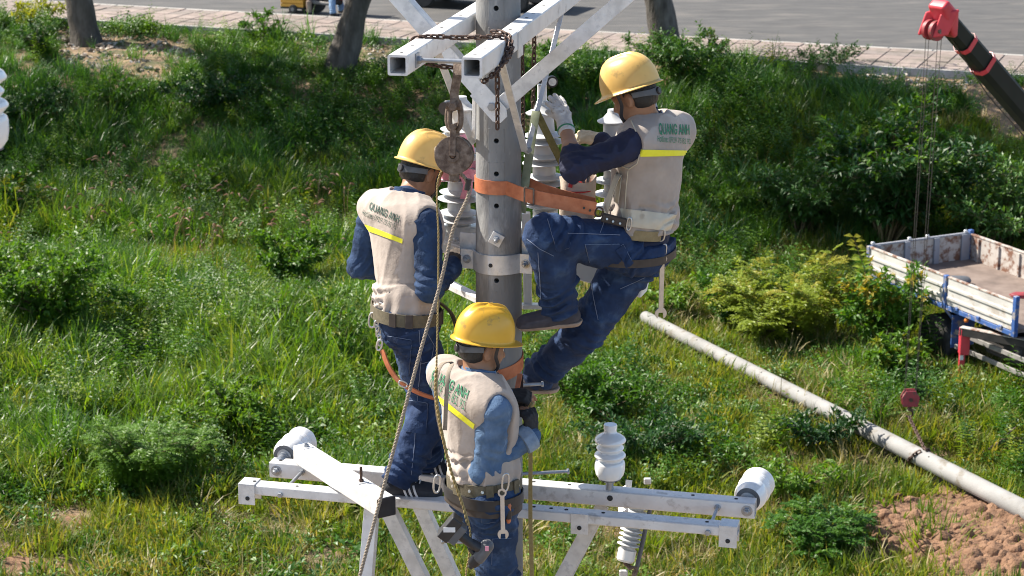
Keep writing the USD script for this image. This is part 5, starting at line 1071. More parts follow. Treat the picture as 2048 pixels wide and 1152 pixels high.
    for s in 'LR':
        Q.bump(rings(J['kn' + s], J['an' + s], .62, 1.05, .006, .045, 1)); Q.bump(rings(J['hip' + s], J['kn' + s], .70, 1.1, .005, .055, 3)); Q.bump(rings(J['hip' + s], J['kn' + s], .0, .28, .005, .06, 5)); d = unit(J['an' + s] - J['kn' + s]); c = J['an' + s] + d * .035
        sl, p = Q._sub(c - .13, c + .13)
        if sl is not None:
            dd = ((p - c.astype(np.float32)) @ d.astype(np.float32)); near_ = np.linalg.norm(p - c, axis=-1) < .13; A = Q.a[sl]; Q.a[sl] = np.where(near_, np.maximum(A, dd), A)
    T.part('trousers', Q.mesh(), spec['trousers'], smooth=True); o['Q'] = Q
    # vest
    V = Field(lo, hi, h * .85); torso(V, .029, .06); vb = spec.get('vest_low', .02); vq = max(vb, .02); V.ell(pel + up * (vq + .075), RP, np.array((.172, .134, .070)) * spec.get('blouse', 1.0), .05)
    V.bump(cloth(spec['seed'] + 40, .0085, 6.0, (1, 1, .45)))
    def pleats(p):
        w = p - pel; t = w @ up; th = np.arctan2(w @ rt, w @ fw); return -.0038 * (sstep(vb - .02, vb + .05, t) * (1 - sstep(vb + .10, vb + .22, t))) * np.sin(th * 15 + 5 * vn(p, 7, spec['seed']))
    V.bump(pleats)
    V.bump(rings(pel + up * .30, pel + up * vb, .45, .95, .005, .05, 9))
    for s, sg in (('L', -1), ('R', 1)):
        ad = unit(J['el' + s] - J['sh' + s]); c = J['sh' + s] + rt * sg * .062; V.cone(c + up * .01, c + ad * .15, .068, .080, .012, op='cut'); V.cone(c + rt * sg * .03, c + rt * sg * .15, .09, .12, .01, op='cut')
    V.cone(neck - up * .015 + fw * .015, neck + up * .12 + fw * .03, .078, .12, .012, op='cut'); V.plane(pel + up * vb, -up + rt * spec.get('vest_tilt', 0), .01)
    o['vestp'] = T.part('vest', V.mesh(), spec['vest'], smooth=True); o['V'] = V
    # shoes
    for s in 'LR':
        t = unit(spec['toe' + s]); u = unit(spec.get('sole' + s, np.array([0, 0, 1.0])) - t * (np.asarray(spec.get('sole' + s, np.array([0, 0, 1.0]))) @ t)); sd = np.cross(t, u); a0 = J['an' + s] - u * .062; RF = np.stack([sd, t, u], 1)
        K = Field(a0 - .24, a0 + .24, .0055); K.cone(a0 - t * .045 + u * .01, a0 + t * .15, .043, .036, .02, sd, 1.05).cone(a0 - t * .02 + u * .02, a0 + t * .02 + u * .07, .044, .046, .03).cone(a0 + t * .06 + u * .008, a0 + t * .17 - u * .006, .040, .032, .03, sd, 1.15); K.plane(a0 - u * .018, -u, .004); K.plane(a0 + u * .075, u, .01)
        K.cone(a0 + u * .055, a0 + u * .12, .034, .037, .006, op='cut'); shp = T.part('shoe', K.mesh(), spec['shoe'], smooth=True)
        W = Field(a0 - .24, a0 + .24, .0055); W.cone(a0 - t * .05, a0 + t * .16, .047, .042, .02, sd, 1.08); W.plane(a0 - u * .010, u, .003); W.plane(a0 - u * .034, -u, .003); T.part('sole', W.mesh(), spec['sole'], smooth=40, under=shp); o['shoe' + s] = (K, shp, a0, t, u, sd)
    for s in 'LR':
        g = spec.get('glove' + s)
        if g:
            wr, hd_ = J['wr' + s], spec['hand' + s]; GL = Field(wr - .24, wr + .24, .0036); hand(GL, wr, hd_['d'], hd_['n'], hd_['curl'], hd_['side'], hd_.get('sc', 1.0), extra=.0026, thumb=hd_.get('thumb')); ad = unit(J['el' + s] - wr); GL.cone(wr, wr + ad * g.get('cuff', .05), .034, .037, .015); GL.bump(cloth(77, .0018, 38), .012)
            if g.get('cut'): d_ = unit(hd_['d']); GL.plane(wr + d_ * .118 * hd_.get('sc', 1), d_, .002)
            gp = T.part('glove', GL.mesh(), g['mat'], smooth=True); o['glove' + s] = gp
            if g.get('band'): T.part('glove_band', MB().lathe([(.037, -.005), (.0395, -.004), (.0395, .004), (.037, .005)], wr + ad * (g['cuff']), ad, 28), g['band'], under=gp)
    o.update(R=R, up=up, rt=rt, fw=fw, J=J, rp=rp, fp=fp); return o
UPZ = np.array([0, 0, 1.0])
def pose(f, pel, neck, head, shc, hw=.19, hipw=.09, fpel=None, tilt=0.0, drop=.03):
    f = unit(np.r_[f, 0][:3]); r = unit(np.array([f[1], -f[0], tilt])); fp = unit(np.r_[fpel, 0][:3]) if fpel is not None else f; rp = np.array([fp[1], -fp[0], 0])
    return dict(pelvis=pel, neck=neck, head=head, shL=shc - r * hw, shR=shc + r * hw, hipL=pel - rp * hipw - UPZ * drop, hipR=pel + rp * hipw - UPZ * drop)
def stripe_and_text(o, sq, tq1, tq2, t1, t2, mat, start=7.6, bold=True):
    T = o['T']; T.part('reflective_stripe', sheet(o['V'], sq, 40, 6, .003, start), 'stripe_yellow', smooth=True, under=o['vestp'])
    T.part('lettering', lettering(o['V'], t1, tq1, bold, start), mat, smooth=False, under=o['vestp'], label='company name printed on the back of the vest'); T.part('lettering', lettering(o['V'], t2, tq2, False, start), mat, smooth=False, under=o['vestp'], label='hotline number printed on the back of the vest')
def seams(o, fld, under, lists, mat='stitch', start=7.6, r=.0014):
    for l in lists:
        m = seam(o[fld], l, r, .001, start)
        if m is not None: o['T'].part('seam', m, mat, smooth=True)
def pocket(o, q, mat, start=7.6, name='pocket', off=.005):
    m = sheet(o['Q'], q, 14, 14, off, start)
    o['T'].part(name, m, mat, smooth=True)
    q = [*q, q[0]]; seams(o, 'Q', None, [q], start=start)

# ---- worker on the left, standing on the crossarms
J = pose((.75, .66), P(812, 628, 8.99), P(814, 396, 9.05), P(843, 346, 9.17), P(798, 430, 9.04), fpel=(.95, .30), hw=.185)
J['anL'], J['anR'] = P(798, 955, 8.985), P(850, 915, 9.27)
J['knL'], J['knR'] = ik(J['hipL'], J['anL'], .43, .42, (1, .2, 0)), ik(J['hipR'], J['anR'], .43, .42, (1, .1, 0))
J['elR'] = reach(J['shR'], 860, 577, .29, 1); J['wrR'] = reach(J['elR'], 905, 532, .235, 1); J['elL'] = reach(J['shL'], 722, 530, .28, 1); J['wrL'] = reach(J['elL'], 838, 560, .25, 1)
A_ = person(dict(J=J, hf=(.74, .58, -.34), label='man standing on the lower crossarm at left, back turned, faded yellow helmet and dark denim', group=None, seed=3, helmet='helmet_faded', shirt='denim_mid', trousers='denim_dark', vest='vest_beige', shoe='shoe_black', sole='shoe_sole',
    toeL=(.95, -.12, 0), toeR=(.93, -.1, 0), handR=dict(d=(.35, .75, .45), n=(-.2, -.5, .8), curl=[.5, .6, .7, .7], side=-1), handL=dict(d=(.9, .3, .1), n=(0, -.2, .9), curl=.6, side=1),
    gloveR=dict(mat='glove_dark', cuff=.03), gloveL=dict(mat='glove_dark', cuff=.03), vest_low=-.035, hair=.035, leg=(.108, .086, .082, .074), shirt_low=.02, trouser_top=.04))
stripe_and_text(A_, [(713, 441), (806, 478), (805, 487), (711, 452)], [(741, 404), (801, 432), (797, 446), (738, 418)], [(727, 419), (795, 449), (792, 459), (724, 429)], 'QUANG ANH', 'Hotline: 0919 75 81 91', 'print_dark')
pocket(A_, [(776, 672), (823, 680), (818, 752), (788, 748)], 'denim_dark'); pocket(A_, [(776, 672), (823, 680), (822, 696), (776, 690)], 'denim_dark', off=.009); pocket(A_, [(815, 800), (856, 806), (852, 868), (810, 862)], 'denim_dark')
seams(A_, 'Q', None, [[(838, 660), (842, 720), (835, 800), (828, 900), (822, 950)], [(770, 645), (880, 655)], [(845, 650), (868, 690), (862, 722), (840, 728)]])
b, ring_ = belt_ring(A_['Q'], J['pelvis'] + A_['up'] * .012, A_['up'] + A_['rt'] * .06, A_['rt'], .019, .056, .006); A_['T'].part('work_belt', b, 'belt_olive', smooth=40); bl = A_['T'].path
for i in (40, 46, 53, 60): 
    if np.linalg.norm(ring_[i] - CAMP) < np.linalg.norm(J['pelvis'] - CAMP): pass
def belt_bits(o, ring_, idx, mat='leather_dark', w=.034, h=.062):
    for i in idx:
        c = ring_[i]; t = unit(ring_[i + 1] - ring_[i - 1]); n = unit(np.cross(t, o['up'])); n = n if n @ (c - o['J']['pelvis']) > 0 else -n; m = MB(); m.box(c + n * .006, (w, h, .007), np.stack([t, o['up'], n], 1), .002); o['T'].part('belt_loop', m, mat, smooth=False)
vis = sorted(range(2, 70), key=lambda i: np.linalg.norm(ring_[i] - CAMP))[:24]; belt_bits(A_, ring_, vis[::7])
for (x, y) in ((757, 625), (745, 640)):
    p = P(x, y, 8.93); A_['T'].part('snap_hook', loop(p, .017, .034, unit([1, -.3, .1]), unit([.1, 0, 1]), .0048), 'steel_bright', smooth=True)
m = MB(); m.beam(P(757, 612, 8.9), P(772, 618, 8.88), .012, .045, ch=.003); m.beam(P(768, 617, 8.88), P(782, 642, 8.88), .008, .012, ch=.002); A_['T'].part('buckle', m, 'steel_bright', smooth=False)
# laces and side stripes on the front shoe
def shoe_bits(o, s):
    K, shp, a0, t, u, sd = o['shoe' + s]
    for k in range(3):
        q = np.array([(a0 + t * (.025 + .024 * k + .022 * z) + u * (.040 - .058 * z)) for z in np.linspace(0, 1, 8)]); w = (CAMP - q); w -= t * (w @ t)[:, None]; w -= u * (w @ u)[:, None]; w /= np.linalg.norm(w, axis=1, keepdims=True); p, ok = K.hit(q + w * .12, -w, 0.0, .13)
        if ok.sum() > 4: o['T'].part('side_stripe', MB().ribbon(p[ok] + w[ok] * .0015, t, .010, .002), 'white_trim', smooth=True, under=shp)
    for k in range(4):
        q = np.array([a0 + t * (.045 + .018 * k) + sd * z + u * .15 for z in np.linspace(-.022, .022, 8)]); p, ok = K.hit(q, np.tile(-u, (8, 1)), 0.0, .2)
        if ok.all(): o['T'].part('lace', MB().tube(p + u * .002, .0032, 5), 'white_trim', smooth=True, under=shp)
shoe_bits(A_, 'L'); shoe_bits(A_, 'R')

# ---- worker at lower centre
J = pose((.76, .63), P(968, 974, 8.50), P(955, 755, 8.52), P(963, 698, 8.56), P(936, 782, 8.50), hw=.185, fpel=(.86, .5), tilt=-.20)
J['wrR'] = None
J['elR'] = reach(J['shR'], 968, 938, .285, 1); J['wrR'] = reach(J['elR'], 1061, 872, .25, 1); J['wrL'] = P(1010, 792, 8.70); J['elL'] = ik(J['shL'], J['wrL'], .29, .25, (.2, .3, -1))
J['knL'], J['knR'] = P(1000, 1165, 8.66), P(992, 1168, 8.50); J['anL'], J['anR'] = P(985, 1350, 8.7), P(975, 1355, 8.52)
C_ = person(dict(J=J, hf=(.88, .44, -.16), label='man strapped low on the pole in a bright yellow helmet and light blue denim shirt', seed=8, helmet='helmet_yellow', shirt='denim_light', trousers='denim_mid', vest='vest_beige', shoe='shoe_black', sole='shoe_sole',
    toeL=(.9, .3, 0), toeR=(.9, .2, 0), handR=dict(d=(-.05, .15, .95), n=(.75, -.5, .1), curl=[.75, .8, .85, .9], side=1), handL=dict(d=(.95, -.05, -.02), n=(-.05, -.25, .95), curl=[.45, .7, .75, .8], side=-1, thumb=(.6, -.5, -.5)),
    gloveR=dict(mat='glove_black', cuff=.012, cut=True), gloveL=dict(mat='glove_black', cuff=.05, cut=True), vest_low=.02, hair=.065, hz=.045, leg=(.100, .080, .078, .074), shirt_low=.0, trouser_top=.05))
stripe_and_text(C_, [(850, 769), (950, 848), (947, 858), (848, 780)], [(868, 738), (939, 781), (933, 799), (862, 756)], [(862, 757), (933, 803), (929, 820), (858, 774)], 'QUANG ANH', '0919 75 81 91', 'print_green', 7.2)
b, ring_ = belt_ring(C_['V'], J['pelvis'] + C_['up'] * .035, C_['up'], C_['rt'], .004, .055, .006); C_['T'].part('work_belt', b, 'belt_olive', smooth=40); vis = sorted(range(2, 70), key=lambda i: np.linalg.norm(ring_[i] - CAMP))[:24]; belt_bits(C_, ring_, vis[::6], 'belt_olive')
for i in vis[3::6]:
    c = ring_[i]; n = unit(c - J['pelvis']); C_['T'].part('rivet', MB().lathe([(.0075, 0), (.006, .003)], c + n * .004, n, 12), 'steel_bright')
b, ring_ = belt_ring(C_['Q'], J['pelvis'] - C_['up'] * .012, C_['up'] + C_['rt'] * .05, C_['rt'], .008, .05, .005); C_['T'].part('waist_band', b, 'black_plastic', smooth=40)
b, ring2 = belt_ring(C_['Q'], J['pelvis'] - C_['up'] * .055, C_['up'] + C_['rt'] * .05, C_['rt'], .006, .03, .005); C_['T'].part('trouser_belt', b, 'leather_dark', smooth=40)
for s in 'LR':
    ad = unit(J['wr' + s] - J['el' + s]); c_ = J['el' + s] + (J['wr' + s] - J['el' + s]) * .80; C_['T'].part('rolled_cuff', MB().lathe([(.050, 0), (.060, .004), (.0625, .03), (.061, .055), (.050, .062)], c_, ad, 36), 'denim_faded', smooth=50)
pocket(C_, [(962, 1012), (1018, 1006), (1020, 1040), (964, 1048)], 'denim_mid', 7.2); pocket(C_, [(985, 1078), (1022, 1076), (1020, 1128), (984, 1132)], 'denim_mid', 7.2)

# ---- worker on the right, sitting back in his strap
J = pose((-.80, .60), P(1284, 480, 8.98), P(1298, 240, 9.0), P(1270, 196, 8.97), P(1314, 276, 9.0), hw=.19, fpel=(-.9, .44))
J['hipL'], J['hipR'] = P(1258, 495, 8.91), P(1277, 508, 9.05)
J['elL'] = reach(J['shL'], 1150, 333, .285, -1); J['wrL'] = reach(J['elL'], 1131, 254, .25, 1); J['wrR'] = P(1200, 281, 9.22); J['elR'] = ik(J['shR'], J['wrR'], .29, .26, (.3, .2, -1))
J['knL'] = reach(J['hipL'], 1092, 472, .43, -1); J['anL'] = P(1120, 612, 8.86); J['knR'] = reach(J['hipR'], 1163, 668, .45, 1); J['anR'] = P(1078, 745, 9.22)
B_ = person(dict(J=J, hf=(-.84, .46, -.36), label='man leaning back in an orange strap at right, knee raised, navy sleeves', seed=5, helmet='helmet_faded', shirt='navy_knit', trousers='denim_dark', vest='vest_beige', shoe='shoe_grey', sole='tan_sole', collar=False,
    toeL=(-1, -.02, -.10), soleL=(.04, -.06, 1), toeR=(-.9, .1, -.05), handL=dict(d=(-.30, .50, .80), n=(.45, -.75, .4), curl=[.22, .18, .22, .3], side=1, thumb=(-.9, .1, .3)), handR=dict(d=(-.9, .1, .15), n=(.1, -.35, .9), curl=[.9, .95, 1, 1], side=1),
    gloveL=dict(mat='glove_white', cuff=.022, band='print_green'), gloveR=dict(mat='glove_tan', cuff=.05), vest_low=.045, blouse=.93, hair=.04, hz=.042, sleeve={'L': .25, 'R': .95}, leg=(.106, .086, .084, .078), shirt_low=.06, trouser_top=.0))
stripe_and_text(B_, [(1282, 299), (1383, 301), (1383, 311), (1281, 313)], [(1317, 247), (1378, 250), (1379, 269), (1318, 268)], [(1315, 271), (1381, 278), (1381, 288), (1315, 283)], 'QUANG ANH', 'Hotline: 0919 75 81 91', 'print_green')
for l in ([(1262, 240), (1276, 272), (1282, 302), (1274, 327), (1258, 338), (1232, 328)], [(1256, 340), (1252, 380), (1250, 418)]):
    m = seam(B_['V'], l, .0028, .001)
    if m is not None: B_['T'].part('piping', m, 'vest_cream', smooth=True, under=B_['vestp'])
B_['T'].part('hem_panel', sheet(B_['V'], [(1240, 416), (1352, 430), (1340, 462), (1250, 452)], 40, 12, .003), 'vest_cream', smooth=True, under=B_['vestp'], label='cream hem panel below the grey back')
T = B_['T']; c = J['neck']; b, ring_ = belt_ring(B_['V'], J['pelvis'] + B_['up'] * .042, B_['up'] + B_['rt'] * .08, B_['rt'], .002, .045, .006); T.part('work_belt', b, 'belt_tan', smooth=40)
sc_ = Field(c - .2, c + .25, .006); sc_.cone(c - B_['up'] * .012, c + B_['up'] * .03 + B_['fw'] * .012, .072, .064, .012).cone(c + B_['up'] * .01, c + B_['up'] * .12, .052, .062, .006, op='cut'); sc_.bump(cloth(4, .006, 14)); T.part('neck_scarf', sc_.mesh(), 'scarf', smooth=True)
b, r2 = belt_ring(B_['Q'], J['pelvis'] - B_['up'] * .055, B_['up'] - B_['rt'] * .05, B_['rt'], .004, .036, .005); T.part('trouser_belt', b, 'leather_dark', smooth=40)
pocket(B_, [(1095, 438), (1124, 432), (1142, 494), (1114, 504)], 'denim_dark'); pocket(B_, [(1170, 489), (1240, 488), (1258, 538), (1180, 528)], 'denim_dark'); pocket(B_, [(1230, 500), (1246, 488), (1268, 530), (1256, 540)], 'denim_dark', off=.009)
seams(B_, 'Q', None, [[(1124, 432), (1200, 430)], [(1130, 466), (1240, 470)], [(1174, 507), (1232, 508)], [(1054, 478), (1080, 498), (1108, 512)], [(1076, 505), (1080, 560), (1082, 600)], [(1180, 540), (1186, 590), (1196, 640)], [(1240, 578), (1290, 555)], [(1200, 466), (1208, 445)]])
m = MB(); m.beam(P(1203, 434, 8.80), P(1252, 446, 8.80), .02, .04, ch=.006); T.part('rope_grab', m, 'leather_dark', smooth=False)
for x, y in ((1214, 438), (1226, 443), (1240, 447)): T.part('rivet', MB().lathe([(.006, 0), (.005, .003)], P(x, y, 8.785), (0, -1, .2), 10), 'steel_bright')
for x, y, w in ((1258, 448, .010), (1322, 470, .016)): T.part('belt_ring', loop(P(x, y, 8.80 if x < 1300 else 8.87), w, .028, unit([1, -.2, 0]), unit([.1, 0, 1]), .004), 'steel_bright', smooth=True)
T.part('vest_tail', MB().ribbon(smooth_path([P(1232, 405, 8.83), P(1238, 350, 8.83), P(1224, 380, 8.8), P(1212, 420, 8.82)], 14), (.3, -1, 0), .05, .006), 'vest_cream', smooth=True)
wt = P(1285, 590, 9.12); 

# ------------------------------------------------------------------ straps, tools
def around_pole(z, off=.004, a0=200, a1=340, n=24): a = np.radians(np.linspace(a0, a1, n)); return np.array([AX + [0, 0, z] + (pole_r(z) + off) * np.array([math.cos(t), math.sin(t), 0]) for t in a])
# strap of the right worker: round the front of the pole to his belt and back behind it
z1 = P(960, 374, 8.9)[2]; q = around_pole(z1, .004, 90, 290, 30); q[:, 2] += np.linspace(.0, -.005, 30); e1 = P(1192, 418, 8.80); q2 = np.vstack([q, smooth_path([q[-1], P(1062, 393, 8.84), e1], 12)[2:]])
st = Thing('safety_strap', 'orange leather strap from the pole to the belt of the right worker', 'strap', 'worker straps', loc=q[0]); st.part('band', MB().ribbon(q2, (0, 0, 1), .062, .005), 'strap_orange', smooth=40)
q3 = np.vstack([around_pole(z1, .004, 95, 20, 12), smooth_path([around_pole(z1, .004, 15, 15, 1)[0], P(1100, 385, 9.0), P(1190, 408, 8.9)], 12)]); st.part('return_band', MB().ribbon(q3, (0, 0, 1), .055, .005), 'strap_orange', smooth=40)
c = P(1058, 392, 8.835); R = frame(unit([.1, -1, .1])); m = MB()
for a, b in (((-.02, -.036), (-.02, .036)), ((.02, -.036), (.02, .036)), ((-.02, .036), (.02, .036)), ((-.02, -.036), (.02, -.036))):
    f = lambda s: c + np.array([1, .0, -.16]) * s[0] + np.array([0, 0, 1.0]) * s[1] - [0, .006, 0]
    m.tube([f(a), f(b)], .004, 8)
st.part('buckle', m, 'rust_iron', smooth=True); st.part('end_ring', loop(P(1198, 424, 8.8), .016, .020, unit([1, 0, -.3]), unit([.3, 0, 1]), .004), 'chain_iron', smooth=True); m = MB().lathe([(.006, 0), (.005, .004)], P(1168, 416, 8.79), (0, -1, .2), 10); st.part('rivet', m, 'leather_dark'); st.part('rivet', MB().lathe([(.006, 0), (.005, .004)], P(1180, 421, 8.79), (0, -1, .2), 10), 'leather_dark')
# strap of the lower worker
z2 = P(1010, 742, 8.9)[2]; q = around_pole(z2, .004, 225, 372, 26); q[:, 2] += np.linspace(-.045, .03, 26); q = np.vstack([smooth_path([P(960, 800, 8.62), P(968, 768, 8.74), q[0]], 8)[:-1], q, around_pole(z2 + .03, .004, 20, 80, 6)])
st = Thing('safety_strap', 'orange strap round the pole level with the lowest worker shoulder', 'strap', 'worker straps', loc=q[0]); st.part('band', MB().ribbon(q, (0, 0, 1), .058, .005), 'strap_orange', smooth=40)
m = MB(); m.ribbon(smooth_path([P(1040, 748, 8.86), P(1030, 800, 8.74), P(1016, 872, 8.66)], 10), (1, -.2, .1), .022, .005); st.part('hanging_tail', m, 'strap_orange', smooth=40); m = MB().ribbon(smooth_path([P(1043, 750, 8.88), P(1040, 800, 8.78), P(1022, 868, 8.68)], 10), (1, -.2, .1), .018, .004); st.part('hanging_tail', m, 'leather_dark', smooth=40)
m = MB(); m.beam(P(1012, 858, 8.64), P(1018, 886, 8.62), .04, .016, ch=.004); st.part('strap_end', m, 'strap_orange', smooth=False); st.part('snap_hook', loop(P(1028, 872, 8.6), .010, .026, unit([1, 0, 0]), unit([.3, 0, 1]), .004), 'steel_bright', smooth=True)
# strap of the standing worker hanging by his hip
q = smooth_path([P(764, 700, 8.84), P(778, 735, 8.81), P(800, 764, 8.79), P(838, 786, 8.78), P(880, 800, 8.85)], 24); st = Thing('safety_strap', 'orange strap hanging slack beside the hip of the standing worker', 'strap', 'worker straps', loc=q[0]); st.part('band', MB().ribbon(q, (.5, -.6, .5), .030, .006), 'strap_orange', smooth=40); st.part('snap_hook', loop(P(759, 690, 8.85), .012, .024, unit([1, -.3, 0]), unit([.2, 0, 1]), .005), 'steel_bright', smooth=True)
m = MB()
for i in range(5): st.part('link', loop(P(753 + 2 * i, 648 + 9 * i, 8.88), .009, .016, unit([1, -.8 * (i % 2), .1]), unit([.1, 0, 1]), .0042), 'steel_bright', smooth=True)
st.part('buckle', loop(P(806, 768, 8.775), .020, .012, unit([1, 0, -.5]), unit([.4, 0, 1]), .004), 'steel_bright', smooth=True)
# green-edged sling strap from the standing worker belt to the pole
q = smooth_path([P(868, 600, 8.95), P(888, 612, 8.98), P(905, 632, 9.02), P(916, 668, 9.06)], 16); t = Thing('belt_tail', 'olive webbing loop hanging from the standing worker belt behind the yellow helmet', 'strap', loc=q[0]); t.part('band', MB().ribbon(q, (.3, -1, .3), .05, .005), 'belt_olive', smooth=40)
# thin olive rope
YR = 8.20; q = smooth_path([pc - sx * rP * .9 + sz * .02, P(879, 350, YR), P(877, 480, YR), P(876, 600, YR), P(873, 735, YR - .02), P(871, 800, YR - .01), P(884, 872, YR), P(905, 950, YR), P(926, 1010, YR), P(940, 1060, YR), P(938, 1110, YR), P(930, 1180, YR), P(925, 1450, YR)], 90)
t = Thing('rope', 'thin olive rope hanging from the pulley over the back of the lowest worker', 'rope', loc=q[0]); t.part('strands', twisted(q, .0048, .03, 2, 6, .008), 'rope_olive', smooth=True); t.part('doubled_end', twisted(smooth_path([P(873, 735, YR - .03), P(872, 790, YR - .02), P(884, 868, YR - .01), P(903, 945, YR - .01), P(926, 1012, YR - .01), P(936, 1050, YR - .02)], 40), .0075, .04, 2, 6, .008), 'rope_olive', smooth=True)
q = smooth_path([P(884, 872, 8.24), P(874, 820, 8.22), P(872, 760, 8.22), P(884, 728, 8.3), P(904, 726, 8.34), P(897, 745, 8.24), P(893, 790, 8.2), P(890, 860, 8.2)], 40); t = Thing('webbing_loop', 'pale webbing loop lying over the back of the lowest worker', 'strap', loc=q[0]); t.part('band', MB().ribbon(q, (1, -.2, 0), .017, .004), 'rope_fibre', smooth=True)
q = smooth_path([P(1062, 838, 8.62), P(1061, 930, 8.6), P(1061, 1050, 8.58), P(1064, 1170, 8.56), P(1066, 1450, 8.55)], 30); t = Thing('rope', 'flat olive rope hanging from the hands of the lowest worker', 'rope', loc=q[0]); t.part('band', MB().ribbon(q, (1, -.1, 0), .018, .010), 'rope_olive', smooth=40); t.part('held_end', MB().tube(smooth_path([P(1062, 838, 8.62), P(1058, 820, 8.62), P(1066, 805, 8.62)], 8), .010, 8), 'rope_olive', smooth=True)
# spanners
def spanner(label, a, b, w, nrm, mat='tool_steel', ringend=True):
    a, b = np.asarray(a), np.asarray(b); d = unit(b - a); n = unit(np.asarray(nrm) - d * (np.asarray(nrm) @ d)); s = np.cross(d, n); L = np.linalg.norm(b - a); import shapely.geometry as sg
    sh = sg.LineString([(0, .012), (0, L - .012)]).buffer(w * .30, cap_style=2); ro = sg.Point(0, 0).buffer(w * .62); jw = sg.Point(0, L).buffer(w * .78)
    sh = sh.union(ro).union(jw).difference(sg.Point(0, 0).buffer(w * .38)).difference(sg.Polygon([(-w * .36, L + w * .95), (w * .46, L + w * .85), (w * .30, L - w * .12), (-w * .30, L - w * .12)]))
    m = trimesh.creation.extrude_polygon(sh.buffer(-.0008).buffer(.0008), w * .26, engine='earcut'); v = np.array(m.vertices); t = Thing('spanner', label, 'spanner', loc=a); t.part('spanner_body', (v[:, :1] * s + v[:, 1:2] * d + v[:, 2:] * n + a, m.faces if np.linalg.det(np.stack([s, d, n])) > 0 else m.faces[:, ::-1]), mat, smooth=30); return t
spanner('long bright combination spanner hanging from the belt of the right worker', P(1324, 517, 8.86), P(1321, 626, 8.87), .034, (.15, -1, .1), 'steel_bright')
t = spanner('steel combination spanner hanging from the belt of the lowest worker', P(1004, 985, 8.30), P(1006, 1068, 8.29), .030, (.1, -1, .2)); 
t = Thing('carabiner', 'steel carabiner clipped on the belt of the right worker', 'carabiner', loc=P(1326, 500, 8.86)); t.part('ring', loop(P(1328, 500, 8.86), .010, .026, unit([1, 0, 0]), unit([.1, 0, 1]), .0035), 'steel_bright', smooth=True)
for k, (x, y, lab) in enumerate(((874, 968, 'steel carabiner at the left hip of the lowest worker'), (1011, 965, 'steel carabiner above the spanner of the lowest worker'))):
    t = Thing('carabiner', lab, 'carabiner', loc=P(x, y, 8.32)); t.part('ring', loop(P(x, y, 8.34 if k == 0 else 8.30), .014, .040, unit([1, .2, 0]), unit([.08, 0, 1]), .0045), 'steel_bright', smooth=True)
t = Thing('screwdriver', 'screwdriver with orange and black handle in the belt of the lowest worker', 'screwdriver', loc=P(1017, 1030, 8.3)); t.part('handle', MB().lathe([(.006, 0), (.011, .01), (.012, .05), (.009, .07), (.011, .08), (.007, .09)], P(1017, 1046, 8.32), (.02, 0, 1), 14), 'strap_orange', smooth=True); t.part('grip', MB().lathe([(.0125, .02), (.0135, .03), (.0135, .05), (.0125, .06)], P(1017, 1046, 8.32), (.02, 0, 1), 14), 'black_plastic'); t.part('shaft', MB().tube([P(1016, 1016, 8.33), P(1014, 990, 8.36)], .004, 8), 'steel_bright')
# cordless drill hanging on the thin rope
YD = 8.16
def hullm(ps): return m3.Manifold.hull_points(np.asarray(ps, np.float32).tolist()) if False else m3.Manifold.batch_hull([m3.Manifold.sphere(r, 14).translate(tuple(map(float, c))) for c, r in ps])
t = Thing('cordless_drill', 'black cordless impact driver hanging battery up before the lowest worker legs', 'drill', loc=P(930, 1080, YD))
ex, ez = unit([.72, 0, -.70]), unit([.70, 0, .72]); bc = P(902, 1058, YD)
def dbox(c, ax, sx_, sy_, sz_, r=.006): 
    u = unit(ax); w = unit(np.array([u[2], 0, -u[0]])); return hullm([(c + u * i * (sx_ - r) + w * j * (sz_ - r) + np.array([0, 1.0, 0]) * k * (sy_ - r), r) for i in (-1, 1) for j in (-1, 1) for k in (-1, 1)])
hx = unit(P(962, 1102, YD) - P(903, 1058, YD))
bt = t.part('battery', dbox(P(900, 1055, YD), hx, .026, .036, .056), 'black_plastic', smooth=40); t.part('battery_label', MB().box(P(899, 1053, YD) + [0, -.037, 0], (.05, .0015, .022), np.eye(3), 0), 'white_trim', smooth=False, under=bt)
t.part('foot', dbox(P(914, 1066, YD), hx, .020, .032, .046), 'grey_plastic', smooth=40)
t.part('handle', hullm([(P(918, 1068, YD), .022), (P(948, 1092, YD), .020)]) + hullm([(P(945, 1086, YD), .018), (P(958, 1096, YD), .024)]), 'black_plastic', smooth=40)
hd2 = unit(P(978, 1086, YD) - P(950, 1122, YD)); t.part('motor_housing', hullm([(P(974, 1092, YD), .030), (P(958, 1114, YD), .031)]), 'grey_plastic', smooth=40); t.part('gear_nose', MB().lathe([(.027, 0), (.026, .03), (.02, .045), (.013, .05), (.012, .06)], P(956, 1114, YD), -hd2, 20), 'black_plastic', smooth=30); t.part('housing_badge', MB().box(P(974, 1092, YD) + [0, -.0305, 0], (.016, .002, .02), np.eye(3), 0), 'pink_tape', smooth=False)
t.part('trigger', hullm([(P(940, 1098, YD), .010), (P(946, 1106, YD), .010)]), 'black_plastic', smooth=40)
b = Thing('long_bolt', 'long zinc bolt hanging behind the cordless driver', 'bolt', loc=P(900, 1085, 8.3)); m = MB().tube([P(886, 1082, 8.3), P(925, 1085, 8.34)], .0075, 10); b.part('shank', m, 'zinc_bolt'); b.part('head', MB().bolt(P(888, 1082, 8.3), (-1, 0, 0), .014, .012), 'zinc_bolt')
